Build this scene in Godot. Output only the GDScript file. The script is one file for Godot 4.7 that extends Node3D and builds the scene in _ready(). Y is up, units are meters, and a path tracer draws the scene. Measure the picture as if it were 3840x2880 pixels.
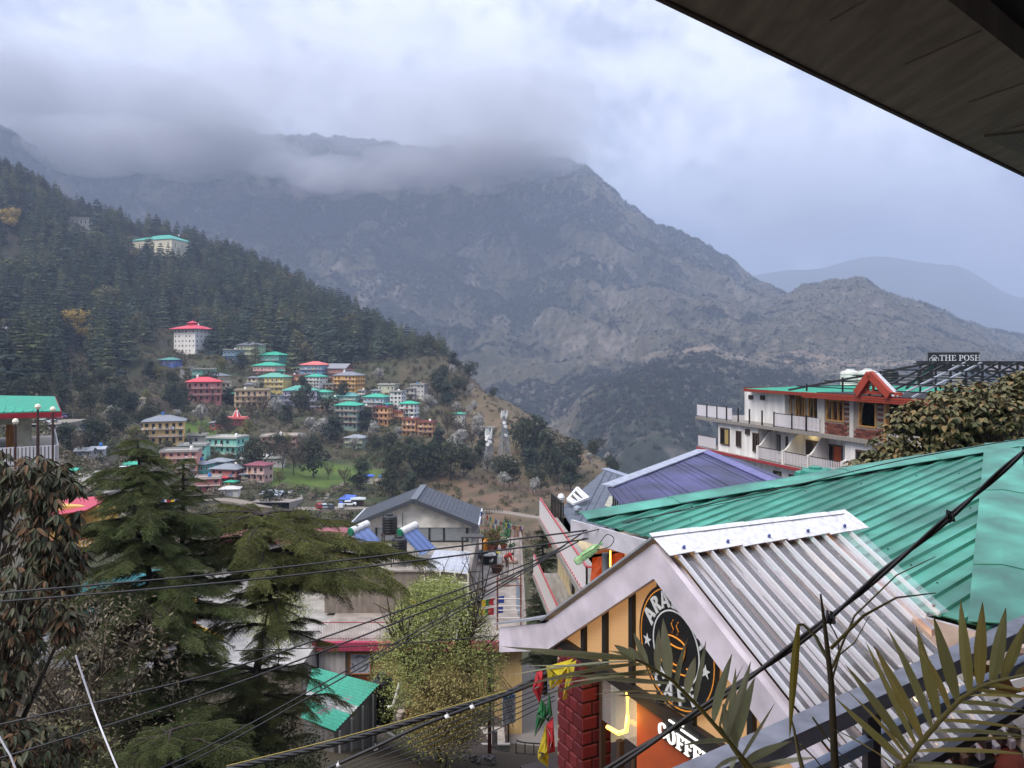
extends Node3D
# A hill town under low cloud, seen from a cafe balcony. y is up, metres, the eye is at the origin.
const F := 2886.0          # focal length of the lens in photograph pixels
const U0 := 1920.0
const V0 := 1346.0         # row of the horizon
var rng := RandomNumberGenerator.new()
var used := {}
var tex := {}
var mats := {}

# ---------------------------------------------------------------- mesh builder
class MB:
	var v := PackedVector3Array()
	var n := PackedVector3Array()
	var c := PackedColorArray()
	var col := Color(1, 1, 1)
	func tri(p: Vector3, q: Vector3, r: Vector3) -> void:       # counter-clockwise seen from outside
		var m := (q - p).cross(r - p).normalized()
		v.push_back(p); v.push_back(r); v.push_back(q)
		n.push_back(m); n.push_back(m); n.push_back(m)
		c.push_back(col); c.push_back(col); c.push_back(col)
	func trin(p: Vector3, q: Vector3, r: Vector3, a: Vector3, b: Vector3, d: Vector3) -> void:
		v.push_back(p); v.push_back(r); v.push_back(q)
		n.push_back(a); n.push_back(d); n.push_back(b)
		c.push_back(col); c.push_back(col); c.push_back(col)
	func quad(p: Vector3, q: Vector3, r: Vector3, s: Vector3) -> void:
		tri(p, q, r); tri(p, r, s)
	func hexa(p: Array) -> void:       # 0-3 bottom ring counter-clockwise from above, 4-7 top ring
		quad(p[4], p[5], p[6], p[7]); quad(p[3], p[2], p[1], p[0])
		for i in 4:
			var j := (i + 1) % 4
			quad(p[i], p[j], p[j + 4], p[i + 4])
	func obox(t: Transform3D, s: Vector3) -> void:
		var h := s * 0.5
		var p := []
		for y in [-h.y, h.y]:
			for k in [[-1, 1], [1, 1], [1, -1], [-1, -1]]:
				p.append(t * Vector3(k[0] * h.x, y, k[1] * h.z))
		hexa(p)
	func box(at: Vector3, s: Vector3) -> void:
		obox(Transform3D(Basis(), at), s)
	func bar(p: Vector3, q: Vector3, w: float, h: float, up := Vector3.UP) -> void:   # a beam of section w x h
		var z := (q - p).normalized()
		var x := up.cross(z)
		if x.length() < 0.01:
			x = Vector3.RIGHT.cross(z)
		x = x.normalized()
		obox(Transform3D(Basis(x, z.cross(x), z), (p + q) * 0.5), Vector3(w, h, p.distance_to(q)))
	func tube(pts: Array, r0: float, r1: float, k := 6, cap := true) -> void:
		var rings := []
		var up := Vector3.UP
		for i in pts.size():
			var dir: Vector3 = (pts[mini(i + 1, pts.size() - 1)] - pts[maxi(i - 1, 0)]).normalized()
			var x := up.cross(dir)
			if x.length() < 0.05:
				x = Vector3.RIGHT.cross(dir)
			x = x.normalized()
			var y := dir.cross(x)
			var r := lerpf(r0, r1, float(i) / maxf(1.0, pts.size() - 1.0))
			var ring := []
			for j in k:
				var a := TAU * j / k
				var o := x * cos(a) + y * sin(a)
				ring.append([pts[i] + o * r, o])
			rings.append(ring)
		for i in rings.size() - 1:
			for j in k:
				var a = rings[i][j]; var b = rings[i][(j + 1) % k]; var d = rings[i + 1][(j + 1) % k]; var e = rings[i + 1][j]
				trin(a[0], b[0], d[0], a[1], b[1], d[1]); trin(a[0], d[0], e[0], a[1], d[1], e[1])
		if cap:
			for j in k:
				var l := rings.size() - 1
				tri(rings[0][(j + 1) % k][0], rings[0][j][0], pts[0])
				tri(rings[l][j][0], rings[l][(j + 1) % k][0], pts[l])
	func lathe(prof: Array, t: Transform3D, k := 16) -> void:    # prof: Vector2(radius, height), going up
		for i in prof.size() - 1:
			var d: Vector2 = prof[i + 1] - prof[i]
			var m := Vector2(d.y, -d.x).normalized()
			for j in k:
				var a0 := TAU * j / k
				var a1 := TAU * (j + 1) / k
				var q := func(p: Vector2, a: float) -> Vector3: return t * Vector3(p.x * cos(a), p.y, -p.x * sin(a))
				var w := func(a: float) -> Vector3: return (t.basis * Vector3(m.x * cos(a), m.y, -m.x * sin(a))).normalized()
				trin(q.call(prof[i], a0), q.call(prof[i], a1), q.call(prof[i + 1], a1), w.call(a0), w.call(a1), w.call(a1))
				trin(q.call(prof[i], a0), q.call(prof[i + 1], a1), q.call(prof[i + 1], a0), w.call(a0), w.call(a1), w.call(a0))
	func slab(poly: Array, down: Vector3) -> void:     # a flat convex polygon, counter-clockwise from above, with thickness
		var k := poly.size()
		for i in range(1, k - 1):
			tri(poly[0], poly[i], poly[i + 1]); tri(poly[0] + down, poly[i + 1] + down, poly[i] + down)
		for i in k:
			var a: Vector3 = poly[i]
			var b: Vector3 = poly[(i + 1) % k]
			quad(a + down, b + down, b, a)
	func add(o: MB, t: Transform3D, tint := Color(1, 1, 1)) -> void:
		for i in o.v.size():
			v.push_back(t * o.v[i]); n.push_back((t.basis * o.n[i]).normalized()); c.push_back(o.c[i] * tint)
	func fill(m: ArrayMesh, mat: Material) -> void:
		if v.is_empty():
			return
		var a := []
		a.resize(Mesh.ARRAY_MAX)
		a[Mesh.ARRAY_VERTEX] = v; a[Mesh.ARRAY_NORMAL] = n; a[Mesh.ARRAY_COLOR] = c
		m.add_surface_from_arrays(Mesh.PRIMITIVE_TRIANGLES, a)
		m.surface_set_material(m.get_surface_count() - 1, mat)
	func mesh(mat: Material) -> ArrayMesh:
		var m := ArrayMesh.new()
		fill(m, mat)
		return m

# ---------------------------------------------------------------- naming
func numbered(called: String) -> String:
	var k: int = used.get(called, 0)
	used[called] = k + 1
	return called if k == 0 else "%s_%03d" % [called, k]

func tag(o: Node3D, label: String, category: String, group := "", kind := "") -> Node3D:
	if label: o.set_meta("label", label)
	if category: o.set_meta("category", category)
	if group: o.set_meta("group", group)
	if kind: o.set_meta("kind", kind)
	return o

func thing(called: String, label: String, category: String, where := Vector3.ZERO, turn := 0.0, group := "") -> Node3D:
	var o := Node3D.new()
	o.name = numbered(called)
	add_child(o)
	o.position = where
	o.rotation.y = turn
	return tag(o, label, category, group)

func piece(called: String, m: Mesh, parent: Node3D = null, mat: Material = null) -> MeshInstance3D:
	var o := MeshInstance3D.new()
	o.mesh = m
	if mat: o.material_override = mat
	if parent == null:
		o.name = numbered(called)
		add_child(o)
	else:
		o.name = called
		var k := 0
		while parent.has_node(NodePath(o.name)):
			k += 1
			o.name = "%s_%03d" % [called, k]
		parent.add_child(o, true)
	return o

func part(called: String, b: MB, mat: Material, parent: Node3D) -> MeshInstance3D:
	return piece(called, b.mesh(mat), parent)

func struct(called: String, b: MB, mat: Material) -> MeshInstance3D:
	var o := piece(called, b.mesh(mat))
	o.set_meta("kind", "structure")
	return o

func copy(o: Node3D, where: Vector3, turn: float, label := "", size := 1.0) -> Node3D:
	var r: Node3D = o.duplicate()
	r.name = numbered(String(o.name).rstrip("_0123456789"))
	add_child(r)
	r.position = where
	r.rotation = Vector3(0, turn, 0)
	r.scale = Vector3.ONE * size
	if label: r.set_meta("label", label)
	return r

func many(called: String, m: Mesh, places: Array, tints: Array, label: String, category: String) -> MultiMeshInstance3D:
	var mm := MultiMesh.new()
	mm.transform_format = MultiMesh.TRANSFORM_3D
	mm.use_colors = not tints.is_empty()
	mm.mesh = m
	mm.instance_count = places.size()
	for i in places.size():
		mm.set_instance_transform(i, places[i])
		if mm.use_colors: mm.set_instance_color(i, tints[i])
	var o := MultiMeshInstance3D.new()
	o.multimesh = mm
	o.name = numbered(called)
	add_child(o)
	tag(o, label, category, "", "stuff")
	return o

func at(u: float, v: float, d: float) -> Vector3:
	return Vector3((u - U0) / F * d, (V0 - v) / F * d, -d)

# ---------------------------------------------------------------- materials
func noise_tex(key: String, freq: float, lo: Color, hi: Color, octaves := 4, kind := FastNoiseLite.TYPE_SIMPLEX_SMOOTH, size := 512, stretch := Vector2i(1, 1)) -> Texture2D:
	if tex.has(key): return tex[key]
	var f := FastNoiseLite.new()
	f.noise_type = kind
	f.seed = hash(key) % 1000
	f.frequency = freq
	f.fractal_octaves = octaves
	var im := f.get_seamless_image(size / stretch.x, size / stretch.y)
	if stretch != Vector2i(1, 1): im.resize(size, size, Image.INTERPOLATE_CUBIC)
	im.convert(Image.FORMAT_RGB8)
	for y in size:
		for x in size:
			im.set_pixel(x, y, lo.lerp(hi, im.get_pixel(x, y).r))
	tex[key] = ImageTexture.create_from_image(im)
	return tex[key]

func grime() -> Texture2D: return noise_tex("grime", 0.012, Color(0.74, 0.74, 0.74), Color(1, 1, 1), 6)
func stain() -> Texture2D: return noise_tex("stain", 0.007, Color(0.5, 0.5, 0.48), Color(1, 1, 1), 7)
func grain() -> Texture2D: return noise_tex("grain", 0.06, Color(0.7, 0.7, 0.7), Color(1, 1, 1), 5)
func streak() -> Texture2D: return noise_tex("streak", 0.02, Color(0.8, 0.79, 0.78), Color(1, 1, 1), 5, FastNoiseLite.TYPE_SIMPLEX_SMOOTH, 512, Vector2i(1, 8))

# colour in sRGB, as seen on a card of the material; how: "grime", "grain", "streak" or ""
func mat(hex: String, rough := 0.8, how := "grime", scale := 0.3, metal := 0.0, bump := 0.0) -> StandardMaterial3D:
	var key := "%s/%s/%s/%s/%s/%s" % [hex, rough, how, scale, metal, bump]
	if mats.has(key): return mats[key]
	var m := StandardMaterial3D.new()
	m.albedo_color = Color(hex)
	m.roughness = rough
	m.metallic = metal
	if how:
		m.albedo_texture = grime() if how == "grime" else stain() if how == "stain" else grain() if how == "grain" else streak()
		m.uv1_triplanar = true
		m.uv1_world_triplanar = true
		m.uv1_scale = Vector3.ONE * scale
		if bump > 0.0:
			m.heightmap_enabled = true
			m.heightmap_texture = grain()
			m.heightmap_scale = bump
	mats[key] = m
	return m

func vmat(key: String, rough := 0.9, texture: Texture2D = null, scale := 0.1, back := 0.0, bump := 0.0) -> StandardMaterial3D:   # vertex colours are the base colour
	if mats.has(key): return mats[key]
	var m := StandardMaterial3D.new()
	m.vertex_color_use_as_albedo = true
	m.roughness = rough
	m.metallic_specular = 0.3
	if texture:
		m.albedo_texture = texture
		m.uv1_triplanar = true
		m.uv1_world_triplanar = true
		m.uv1_scale = Vector3.ONE * scale
		if bump > 0.0:
			m.heightmap_enabled = true
			m.heightmap_texture = texture
			m.heightmap_scale = bump
	if back > 0.0:
		m.backlight_enabled = true
		m.backlight = Color(back, back, back)
		m.cull_mode = BaseMaterial3D.CULL_DISABLED
	mats[key] = m
	return m

func glass(alpha := 0.15, hex := "dfe6ea") -> StandardMaterial3D:
	var key := "glass%s%s" % [alpha, hex]
	if mats.has(key): return mats[key]
	var m := StandardMaterial3D.new()
	m.albedo_color = Color(Color(hex), alpha)
	m.transparency = BaseMaterial3D.TRANSPARENCY_ALPHA
	m.roughness = 0.06
	m.cull_mode = BaseMaterial3D.CULL_DISABLED
	mats[key] = m
	return m

func glow(hex: String, energy: float, base := "808080") -> StandardMaterial3D:
	var m := StandardMaterial3D.new()
	m.albedo_color = Color(base)
	m.emission_enabled = true
	m.emission = Color(hex)
	m.emission_energy_multiplier = energy
	return m

# ---------------------------------------------------------------- the lie of the land
func spline(xs: Array, ys: Array, x: float) -> float:
	var n := xs.size()
	if x <= xs[0]: return ys[0]
	if x >= xs[n - 1]: return ys[n - 1]
	var i := 0
	while x > xs[i + 1]: i += 1
	var h: float = xs[i + 1] - xs[i]
	var t: float = (x - xs[i]) / h
	var s: float = (ys[i + 1] - ys[i]) / h
	var m0: float = s if i == 0 else (ys[i + 1] - ys[i - 1]) / (xs[i + 1] - xs[i - 1])
	var m1: float = s if i == n - 2 else (ys[i + 2] - ys[i]) / (xs[i + 2] - xs[i])
	var lim := 2.0 * absf(s)
	m0 = clampf(m0, -lim - 0.02, lim + 0.02); m1 = clampf(m1, -lim - 0.02, lim + 0.02)
	var t2 := t * t
	var t3 := t2 * t
	return (2 * t3 - 3 * t2 + 1) * ys[i] + (t3 - 2 * t2 + t) * h * m0 + (-2 * t3 + 3 * t2) * ys[i + 1] + (t3 - t2) * h * m1

# bearings (tangent x 2886 + 1920) and heights in metres at each distance
const HILL_U := [-2600, -900, 0, 330, 700, 1000, 1300, 1650, 2000, 2300, 2600, 3000, 3840, 6400]
const HILL_D := [1.0, 15.0, 40.0, 70.0, 110.0, 180.0, 270.0, 350.0, 430.0, 520.0, 620.0, 800.0, 1000.0, 1200.0, 1600.0]
const HILL_Y := [
	[-9, -10, -14, -17, -20, -20, -8, 8, 25, 45, 80, 170, 270, 290, 200],
	[-9, -11, -16, -20, -23, -25, -18, -8, 8, 28, 62, 150, 245, 270, 180],
	[-9, -12, -18, -22, -26, -30, -25, -16, -2, 17, 49, 135, 232, 240, 140],
	[-9, -12, -18, -22, -27, -33, -30, -23, -11, 5, 31, 107, 176, 172, 70],
	[-9, -12, -18, -23, -31, -42, -45, -39, -26, -2, 16, 74, 142, 135, 20],
	[-9, -12, -18, -25, -35, -45, -49, -45, -32, -15, 10, 57, 100, 70, -60],
	[-9, -12, -19, -28, -38, -48, -52, -48, -38, -22, -1, 36, 30, -60, -200],
	[-9, -13, -20.5, -31, -41, -52, -54, -50, -38, -17, 3, -30, -150, -220, -320],
	[-8, -13, -21, -32, -43, -54, -54, -54, -44, -40, -80, -150, -240, -300, -350],
	[-8, -13, -21, -32, -44, -56, -58, -58, -62, -95, -150, -230, -280, -300, -350],
	[-8, -13, -21, -32, -46, -64, -80, -100, -135, -185, -220, -260, -290, -320, -360],
	[-8, -12, -20, -30, -48, -76, -105, -140, -170, -200, -230, -260, -290, -320, -360],
	[-8, -12, -18, -28, -46, -80, -115, -150, -180, -210, -235, -260, -290, -320, -360],
	[-8, -12, -18, -26, -44, -80, -120, -155, -185, -215, -240, -260, -290, -320, -360]]
const MOUNT_U := [-2600, -1000, 0, 400, 800, 1200, 1600, 1900, 2060, 2200, 2420, 2600, 2870, 3050, 3250, 3500, 3840, 6400]
const MOUNT_D := [900.0, 1100.0, 1400.0, 1800.0, 2200.0, 2600.0, 3000.0, 3400.0, 3900.0, 4700.0]
const MOUNT_V := [
	[1900, 1700, 1400, 1000, 700, 420, 250, 380, 420, 700],
	[1900, 1700, 1450, 1050, 780, 520, 330, 430, 450, 700],
	[2000, 1800, 1550, 1200, 900, 640, 490, 560, 520, 700],
	[2000, 1800, 1600, 1380, 1180, 960, 780, 660, 540, 700],
	[2000, 1800, 1600, 1420, 1230, 1040, 840, 650, 520, 700],
	[2000, 1820, 1600, 1420, 1260, 1080, 890, 700, 540, 700],
	[2000, 1850, 1620, 1440, 1300, 1140, 950, 750, 580, 720],
	[2050, 1900, 1680, 1470, 1320, 1160, 960, 760, 610, 760],
	[2100, 1950, 1700, 1460, 1300, 1140, 950, 750, 625, 780],
	[1950, 1780, 1520, 1420, 1270, 1110, 930, 745, 650, 800],
	[1800, 1600, 1410, 1390, 1260, 1120, 980, 865, 870, 1000],
	[1850, 1640, 1430, 1335, 1240, 1140, 1030, 940, 960, 1080],
	[1900, 1680, 1440, 1335, 1250, 1170, 1110, 1085, 1110, 1200],
	[1900, 1700, 1460, 1335, 1190, 1070, 1140, 1180, 1200, 1260],
	[1900, 1700, 1460, 1335, 1195, 1068, 1150, 1190, 1220, 1260],
	[1900, 1700, 1460, 1345, 1250, 1180, 1168, 1220, 1260, 1280],
	[1900, 1720, 1480, 1395, 1360, 1340, 1290, 1275, 1320, 1340],
	[1900, 1720, 1500, 1430, 1410, 1400, 1380, 1380, 1390, 1400]]
var relief := FastNoiseLite.new()
var folds := FastNoiseLite.new()
var patch := FastNoiseLite.new()
var hill_rows := []

func table(us: Array, ds: Array, ys: Array, u: float, d: float) -> float:
	var logs := ds.map(func(x): return log(x))
	var col := []
	for i in us.size(): col.append(spline(logs, ys[i], log(d)))
	return spline(us, col, u)

func hill_raw(u: float, d: float) -> float:
	var ld := log(d)
	var i := 0
	while i < HILL_U.size() - 2 and u > HILL_U[i + 1]: i += 1
	var us := []
	var ys := []
	for k in range(maxi(0, i - 1), mini(HILL_U.size(), i + 3)):
		us.append(HILL_U[k]); ys.append(spline(hill_rows, HILL_Y[k], ld))
	return spline(us, ys, u)

func ground(x: float, z: float) -> float:       # height of the near slope, the valley and the town's hill
	var d := maxf(-z, 1.0)
	var u := clampf(U0 + x / d * F, -2600.0, 6400.0)
	var y := hill_raw(u, d)
	var k := smoothstep(60.0, 500.0, d)
	y += relief.get_noise_2d(x, z) * (0.7 + 7.0 * k)
	if d > 220.0:                                # old terraces
		var step := 4.2
		var q := y / step
		var fr := q - floorf(q)
		y = lerpf(y, (floorf(q) + smoothstep(0.55, 1.0, fr)) * step, 0.55 * smoothstep(220.0, 300.0, d) * (1.0 - smoothstep(520.0, 700.0, d)))
	return y

func on_ground(u: float, d: float, lift := 0.0) -> Vector3:
	var x := (u - U0) / F * d
	return Vector3(x, ground(x, -d) + lift, -d)

func mountain(x: float, z: float) -> float:
	var d := maxf(-z, 1.0)
	var u := clampf(U0 + x / d * F, -2600.0, 6400.0)
	var ld := log(d)
	var i := 0
	while i < MOUNT_U.size() - 2 and u > MOUNT_U[i + 1]: i += 1
	var us := []
	var ys := []
	for k in range(maxi(0, i - 1), mini(MOUNT_U.size(), i + 3)):
		us.append(MOUNT_U[k])
		ys.append(spline(mount_rows, mount_y[k], ld))
	var y := spline(us, ys, u)
	var w := smoothstep(1000.0, 2400.0, d)
	var calm := 1.0 - 0.55 * smoothstep(2650.0, 3000.0, u)
	var r := 1.0 - absf(folds.get_noise_2d(x, z)) * 2.0
	y -= 260.0 * (1.0 - smoothstep(820.0, 1050.0, d))
	y += (r - 0.45) * (16.0 + 70.0 * w) * calm + folds.get_noise_2d(x * 4.1 + 900.0, z * 4.1) * (6.0 + 13.0 * w) * calm
	y += (0.62 - absf(folds.get_noise_2d(x * 3.3 + 400.0, z * 2.2)) * 2.0) * 17.0 * w * calm
	return y
var mount_rows := []
var mount_y := []

func sheet(ux: Array, dx: Array, height: Callable, paint: Callable) -> MB:     # a terrain mesh, finer near the eye
	var b := MB.new()
	var w := ux.size()
	var p := PackedVector3Array()
	for d in dx:
		for u in ux:
			var x: float = (u - U0) / F * d
			p.push_back(Vector3(x, height.call(x, -d), -d))
	var nn := PackedVector3Array()
	nn.resize(p.size())
	for j in dx.size():
		for i in w:
			var a := p[j * w + maxi(i - 1, 0)]; var e := p[j * w + mini(i + 1, w - 1)]
			var f := p[maxi(j - 1, 0) * w + i]; var g := p[mini(j + 1, dx.size() - 1) * w + i]
			var m := (e - a).cross(g - f).normalized()
			nn[j * w + i] = m if m.y > 0 else -m
	var cc := PackedColorArray()
	for i in p.size(): cc.push_back(paint.call(p[i], nn[i]))
	for j in dx.size() - 1:
		for i in w - 1:
			for k in [[j * w + i, (j + 1) * w + i + 1, j * w + i + 1], [j * w + i, (j + 1) * w + i, (j + 1) * w + i + 1]]:
				for q in k:
					b.v.push_back(p[q]); b.n.push_back(nn[q]); b.c.push_back(cc[q])
	return b

func span(a: float, b: float, k: int, geometric := false) -> Array:
	var r := []
	for i in k:
		var t := float(i) / (k - 1)
		r.append(a * pow(b / a, t) if geometric else lerpf(a, b, t))
	return r

func near(u: float, v: float, d: float, x: float, z: float, size: float) -> float:   # 1 at a spot, 0 beyond its size
	var px := (u - U0) / F * d
	return 1.0 - smoothstep(size * 0.6, size, Vector2(x - px, z + d).length())

func hill_paint(p: Vector3, m: Vector3) -> Color:
	var d := -p.z
	var u := U0 + p.x / d * F
	var a := patch.get_noise_2d(p.x, p.z)
	var b := patch.get_noise_2d(p.x * 5.0 + 300.0, p.z * 5.0)
	var c := Color(0.08, 0.072, 0.04).lerp(Color(0.05, 0.066, 0.026), clampf(0.5 + a * 1.6, 0.0, 1.0))
	c = c.lerp(Color(0.15, 0.11, 0.075), clampf(b * 1.2 + 0.1, 0.0, 0.8))
	var dry := smoothstep(1560.0, 1800.0, u + a * 160.0) * smoothstep(330.0, 400.0, d)
	c = c.lerp(Color(0.2, 0.142, 0.092).lerp(Color(0.15, 0.125, 0.07), clampf(0.5 + b * 2.0, 0.0, 1.0)), dry)
	var earth := smoothstep(1450.0, 1750.0, u) * smoothstep(200.0, 250.0, d) * (1.0 - smoothstep(330.0, 370.0, d))
	c = c.lerp(Color(0.19, 0.125, 0.08).lerp(Color(0.1, 0.085, 0.05), clampf(0.3 + b * 2.5, 0.0, 1.0)), earth)
	if d < 70.0: c = c.lerp(Color(0.1, 0.078, 0.06), 0.6)
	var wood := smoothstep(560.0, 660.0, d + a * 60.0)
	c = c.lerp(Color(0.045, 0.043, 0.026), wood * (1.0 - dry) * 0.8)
	if m.y < 0.86 and d > 220.0: c = c.lerp(Color(0.17, 0.135, 0.1), 0.5 * (1.0 - dry) * (1.0 - wood))
	var field := maxf(near(1240, 1750, 330.0, p.x, p.z, 26.0), near(1120, 1800, 312.0, p.x, p.z, 24.0))
	field = maxf(field, near(720, 1440, 395.0, p.x, p.z, 26.0))
	field = maxf(field, maxf(near(1260, 1700, 348.0, p.x, p.z, 17.0), near(760, 1500, 375.0, p.x, p.z, 24.0)))
	c = c.lerp(Color(0.13, 0.2, 0.035).lerp(Color(0.09, 0.145, 0.025), clampf(0.5 + b * 3.0, 0.0, 1.0)), field * 0.9)
	return c

func mountain_paint(p: Vector3, m: Vector3) -> Color:
	var d := -p.z
	var u := U0 + p.x / d * F
	var a := patch.get_noise_2d(p.x * 0.3, p.z * 0.3)
	var b := patch.get_noise_2d(p.x * 1.3 + 50.0, p.z * 1.3)
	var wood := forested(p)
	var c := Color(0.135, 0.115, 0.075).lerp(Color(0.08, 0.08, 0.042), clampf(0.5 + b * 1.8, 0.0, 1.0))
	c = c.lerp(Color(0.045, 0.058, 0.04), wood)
	var rock := smoothstep(0.12, 0.36, b + a * 0.6 - 0.08) * smoothstep(0.88, 0.66, m.y)
	c = c.lerp(Color(0.3, 0.26, 0.22), rock * 0.8)
	c = c.lerp(Color(0.3, 0.25, 0.2), 0.5 * smoothstep(0.72, 0.95, sin(p.y * 0.42 + b * 5.0)) * (1.0 - wood) * smoothstep(1900.0, 2200.0, u))
	var cut := smoothstep(2330.0, 2520.0, u) * smoothstep(1520.0, 1640.0, d) * (1.0 - smoothstep(1780.0, 1860.0, d)) * clampf(0.75 + b * 2.6 + a, 0.0, 1.0)
	c = c.lerp(Color(0.36, 0.27, 0.19).lerp(Color(0.3, 0.25, 0.2), clampf(0.5 + a * 3.0, 0.0, 1.0)), cut)
	var gorge := smoothstep(1750.0, 1900.0, u) * (1.0 - smoothstep(2130.0, 2330.0, u)) * smoothstep(1300.0, 1450.0, d) * (1.0 - smoothstep(1650.0, 1800.0, d)) * clampf(0.4 + b * 3.0, 0.0, 1.0)
	c = c.lerp(Color(0.3, 0.26, 0.2), gorge * 0.7)
	return c

func forested(p: Vector3) -> float:
	var d := -p.z
	var u := U0 + p.x / d * F
	var a := patch.get_noise_2d(p.x * 0.25 + 70.0, p.z * 0.25)
	var b := patch.get_noise_2d(p.x * 0.9, p.z * 0.9)
	var w := 0.74 + a * 2.2 + b * 1.1
	w += 0.35 * (1.0 - smoothstep(1900.0, 2500.0, u)) * smoothstep(2300.0, 2700.0, d)
	w -= 0.75 * smoothstep(2150.0, 2500.0, u) * smoothstep(1500.0, 1650.0, d) * (1.0 - smoothstep(2600.0, 3200.0, d))
	w -= 0.5 * smoothstep(2650.0, 2900.0, u)
	w += 0.9 * (1.0 - smoothstep(1380.0, 1480.0, d)) * smoothstep(2120.0, 2230.0, u) * (1.0 - smoothstep(2640.0, 2760.0, u))
	w -= 0.8 * (1.0 - smoothstep(250.0, 420.0, absf(u - 2150.0))) * smoothstep(1700.0, 1850.0, d) * (1.0 - smoothstep(2350.0, 2600.0, d))
	return clampf(w, 0.0, 1.0)

# ---------------------------------------------------------------- the sky: a deck of broken rain cloud
func cloud_sky() -> ImageTexture:
	var w := 1280
	var h := 640
	var big := FastNoiseLite.new()
	big.seed = 11; big.frequency = 1.3; big.fractal_octaves = 6; big.fractal_gain = 0.5
	big.domain_warp_enabled = true; big.domain_warp_amplitude = 0.35; big.domain_warp_frequency = 1.5; big.domain_warp_fractal_octaves = 3
	var wisp := FastNoiseLite.new()
	wisp.seed = 5; wisp.frequency = 4.2; wisp.fractal_octaves = 6
	wisp.domain_warp_enabled = true; wisp.domain_warp_amplitude = 0.25; wisp.domain_warp_frequency = 2.5
	var im := Image.create(w, h, false, Image.FORMAT_RGBF)
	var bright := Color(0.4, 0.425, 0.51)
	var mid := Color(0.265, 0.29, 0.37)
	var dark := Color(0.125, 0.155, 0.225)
	for y in h:
		var el := PI * (0.5 - (y + 0.5) / h)
		for x in w:
			var az := TAU * (x + 0.5) / w - PI
			var dir := Vector3(sin(az) * cos(el), sin(el), -cos(az) * cos(el))
			if el < -0.03:
				im.set_pixel(x, y, Color(0.16, 0.165, 0.18))
				continue
			# a flat deck seen from below: the pattern shrinks towards the horizon
			var q := dir * 0.75 + Vector3(dir.x, 0.0, dir.z) / (dir.y + 0.55) * 0.75
			var n := big.get_noise_3d(q.x, q.y * 2.0, q.z) * 1.5
			var s := wisp.get_noise_3d(q.x, q.y * 2.2, q.z)
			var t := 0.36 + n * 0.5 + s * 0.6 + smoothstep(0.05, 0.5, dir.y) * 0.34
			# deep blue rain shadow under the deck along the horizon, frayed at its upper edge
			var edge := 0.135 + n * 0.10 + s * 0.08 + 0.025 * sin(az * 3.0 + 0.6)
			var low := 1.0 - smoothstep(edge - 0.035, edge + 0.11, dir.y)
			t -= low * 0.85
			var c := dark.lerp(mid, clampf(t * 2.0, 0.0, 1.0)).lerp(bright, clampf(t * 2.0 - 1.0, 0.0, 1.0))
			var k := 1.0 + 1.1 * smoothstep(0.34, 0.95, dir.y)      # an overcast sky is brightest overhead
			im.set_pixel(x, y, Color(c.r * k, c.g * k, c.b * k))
	return ImageTexture.create_from_image(im)

func _ready() -> void:
	rng.seed = 20240311
	var cam := Camera3D.new()
	cam.name = "camera"
	cam.projection = Camera3D.PROJECTION_FRUSTUM
	cam.near = 0.05
	cam.far = 30000.0
	cam.keep_aspect = Camera3D.KEEP_HEIGHT
	cam.size = 2.0 * cam.near * 1440.0 / F
	cam.frustum_offset = Vector2(0.0, cam.near * (V0 - 1440.0) / F)
	add_child(cam)
	cam.current = true
	var env := Environment.new()
	env.tonemap_mode = Environment.TONE_MAPPER_LINEAR
	env.tonemap_exposure = 2.9
	env.background_mode = Environment.BG_SKY
	env.background_energy_multiplier = 1.0
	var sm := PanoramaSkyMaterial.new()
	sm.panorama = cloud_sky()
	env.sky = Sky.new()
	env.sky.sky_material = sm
	env.sdfgi_enabled = true
	env.ssao_enabled = true
	env.ssil_enabled = true
	env.fog_enabled = true
	env.fog_light_color = Color(0.8, 0.87, 1.0)
	env.fog_density = 0.00018
	env.volumetric_fog_enabled = true
	env.volumetric_fog_density = 0.0
	var we := WorldEnvironment.new()
	we.name = "surroundings"
	we.environment = env
	add_child(we)
	var sun := DirectionalLight3D.new()
	sun.name = "veiled_sun"
	sun.light_energy = 0.5
	sun.light_color = Color(1.0, 0.96, 0.9)
	sun.light_angular_distance = 35.0
	sun.shadow_enabled = true
	sun.rotation_degrees = Vector3(-52, -48, 0)
	add_child(sun)

	relief.seed = 3; relief.frequency = 0.012; relief.fractal_octaves = 4
	folds.seed = 21; folds.frequency = 0.0016; folds.fractal_octaves = 5
	patch.seed = 8; patch.frequency = 0.012; patch.fractal_octaves = 4
	for d in HILL_D: hill_rows.append(log(d))
	for d in MOUNT_D: mount_rows.append(log(d))
	for col in MOUNT_V:
		var ys := []
		for i in col.size(): ys.append((V0 - col[i]) / F * MOUNT_D[i])
		mount_y.append(ys)
	land()
	clouds()
	hill_trees()
	mountain_woods()
	town()
	roadside()
	hotel()
	terrace()
	roofs()
	cafe()
	left_side()
	street()
	near_trees()
	balcony()
	wires()
	palm()

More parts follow.
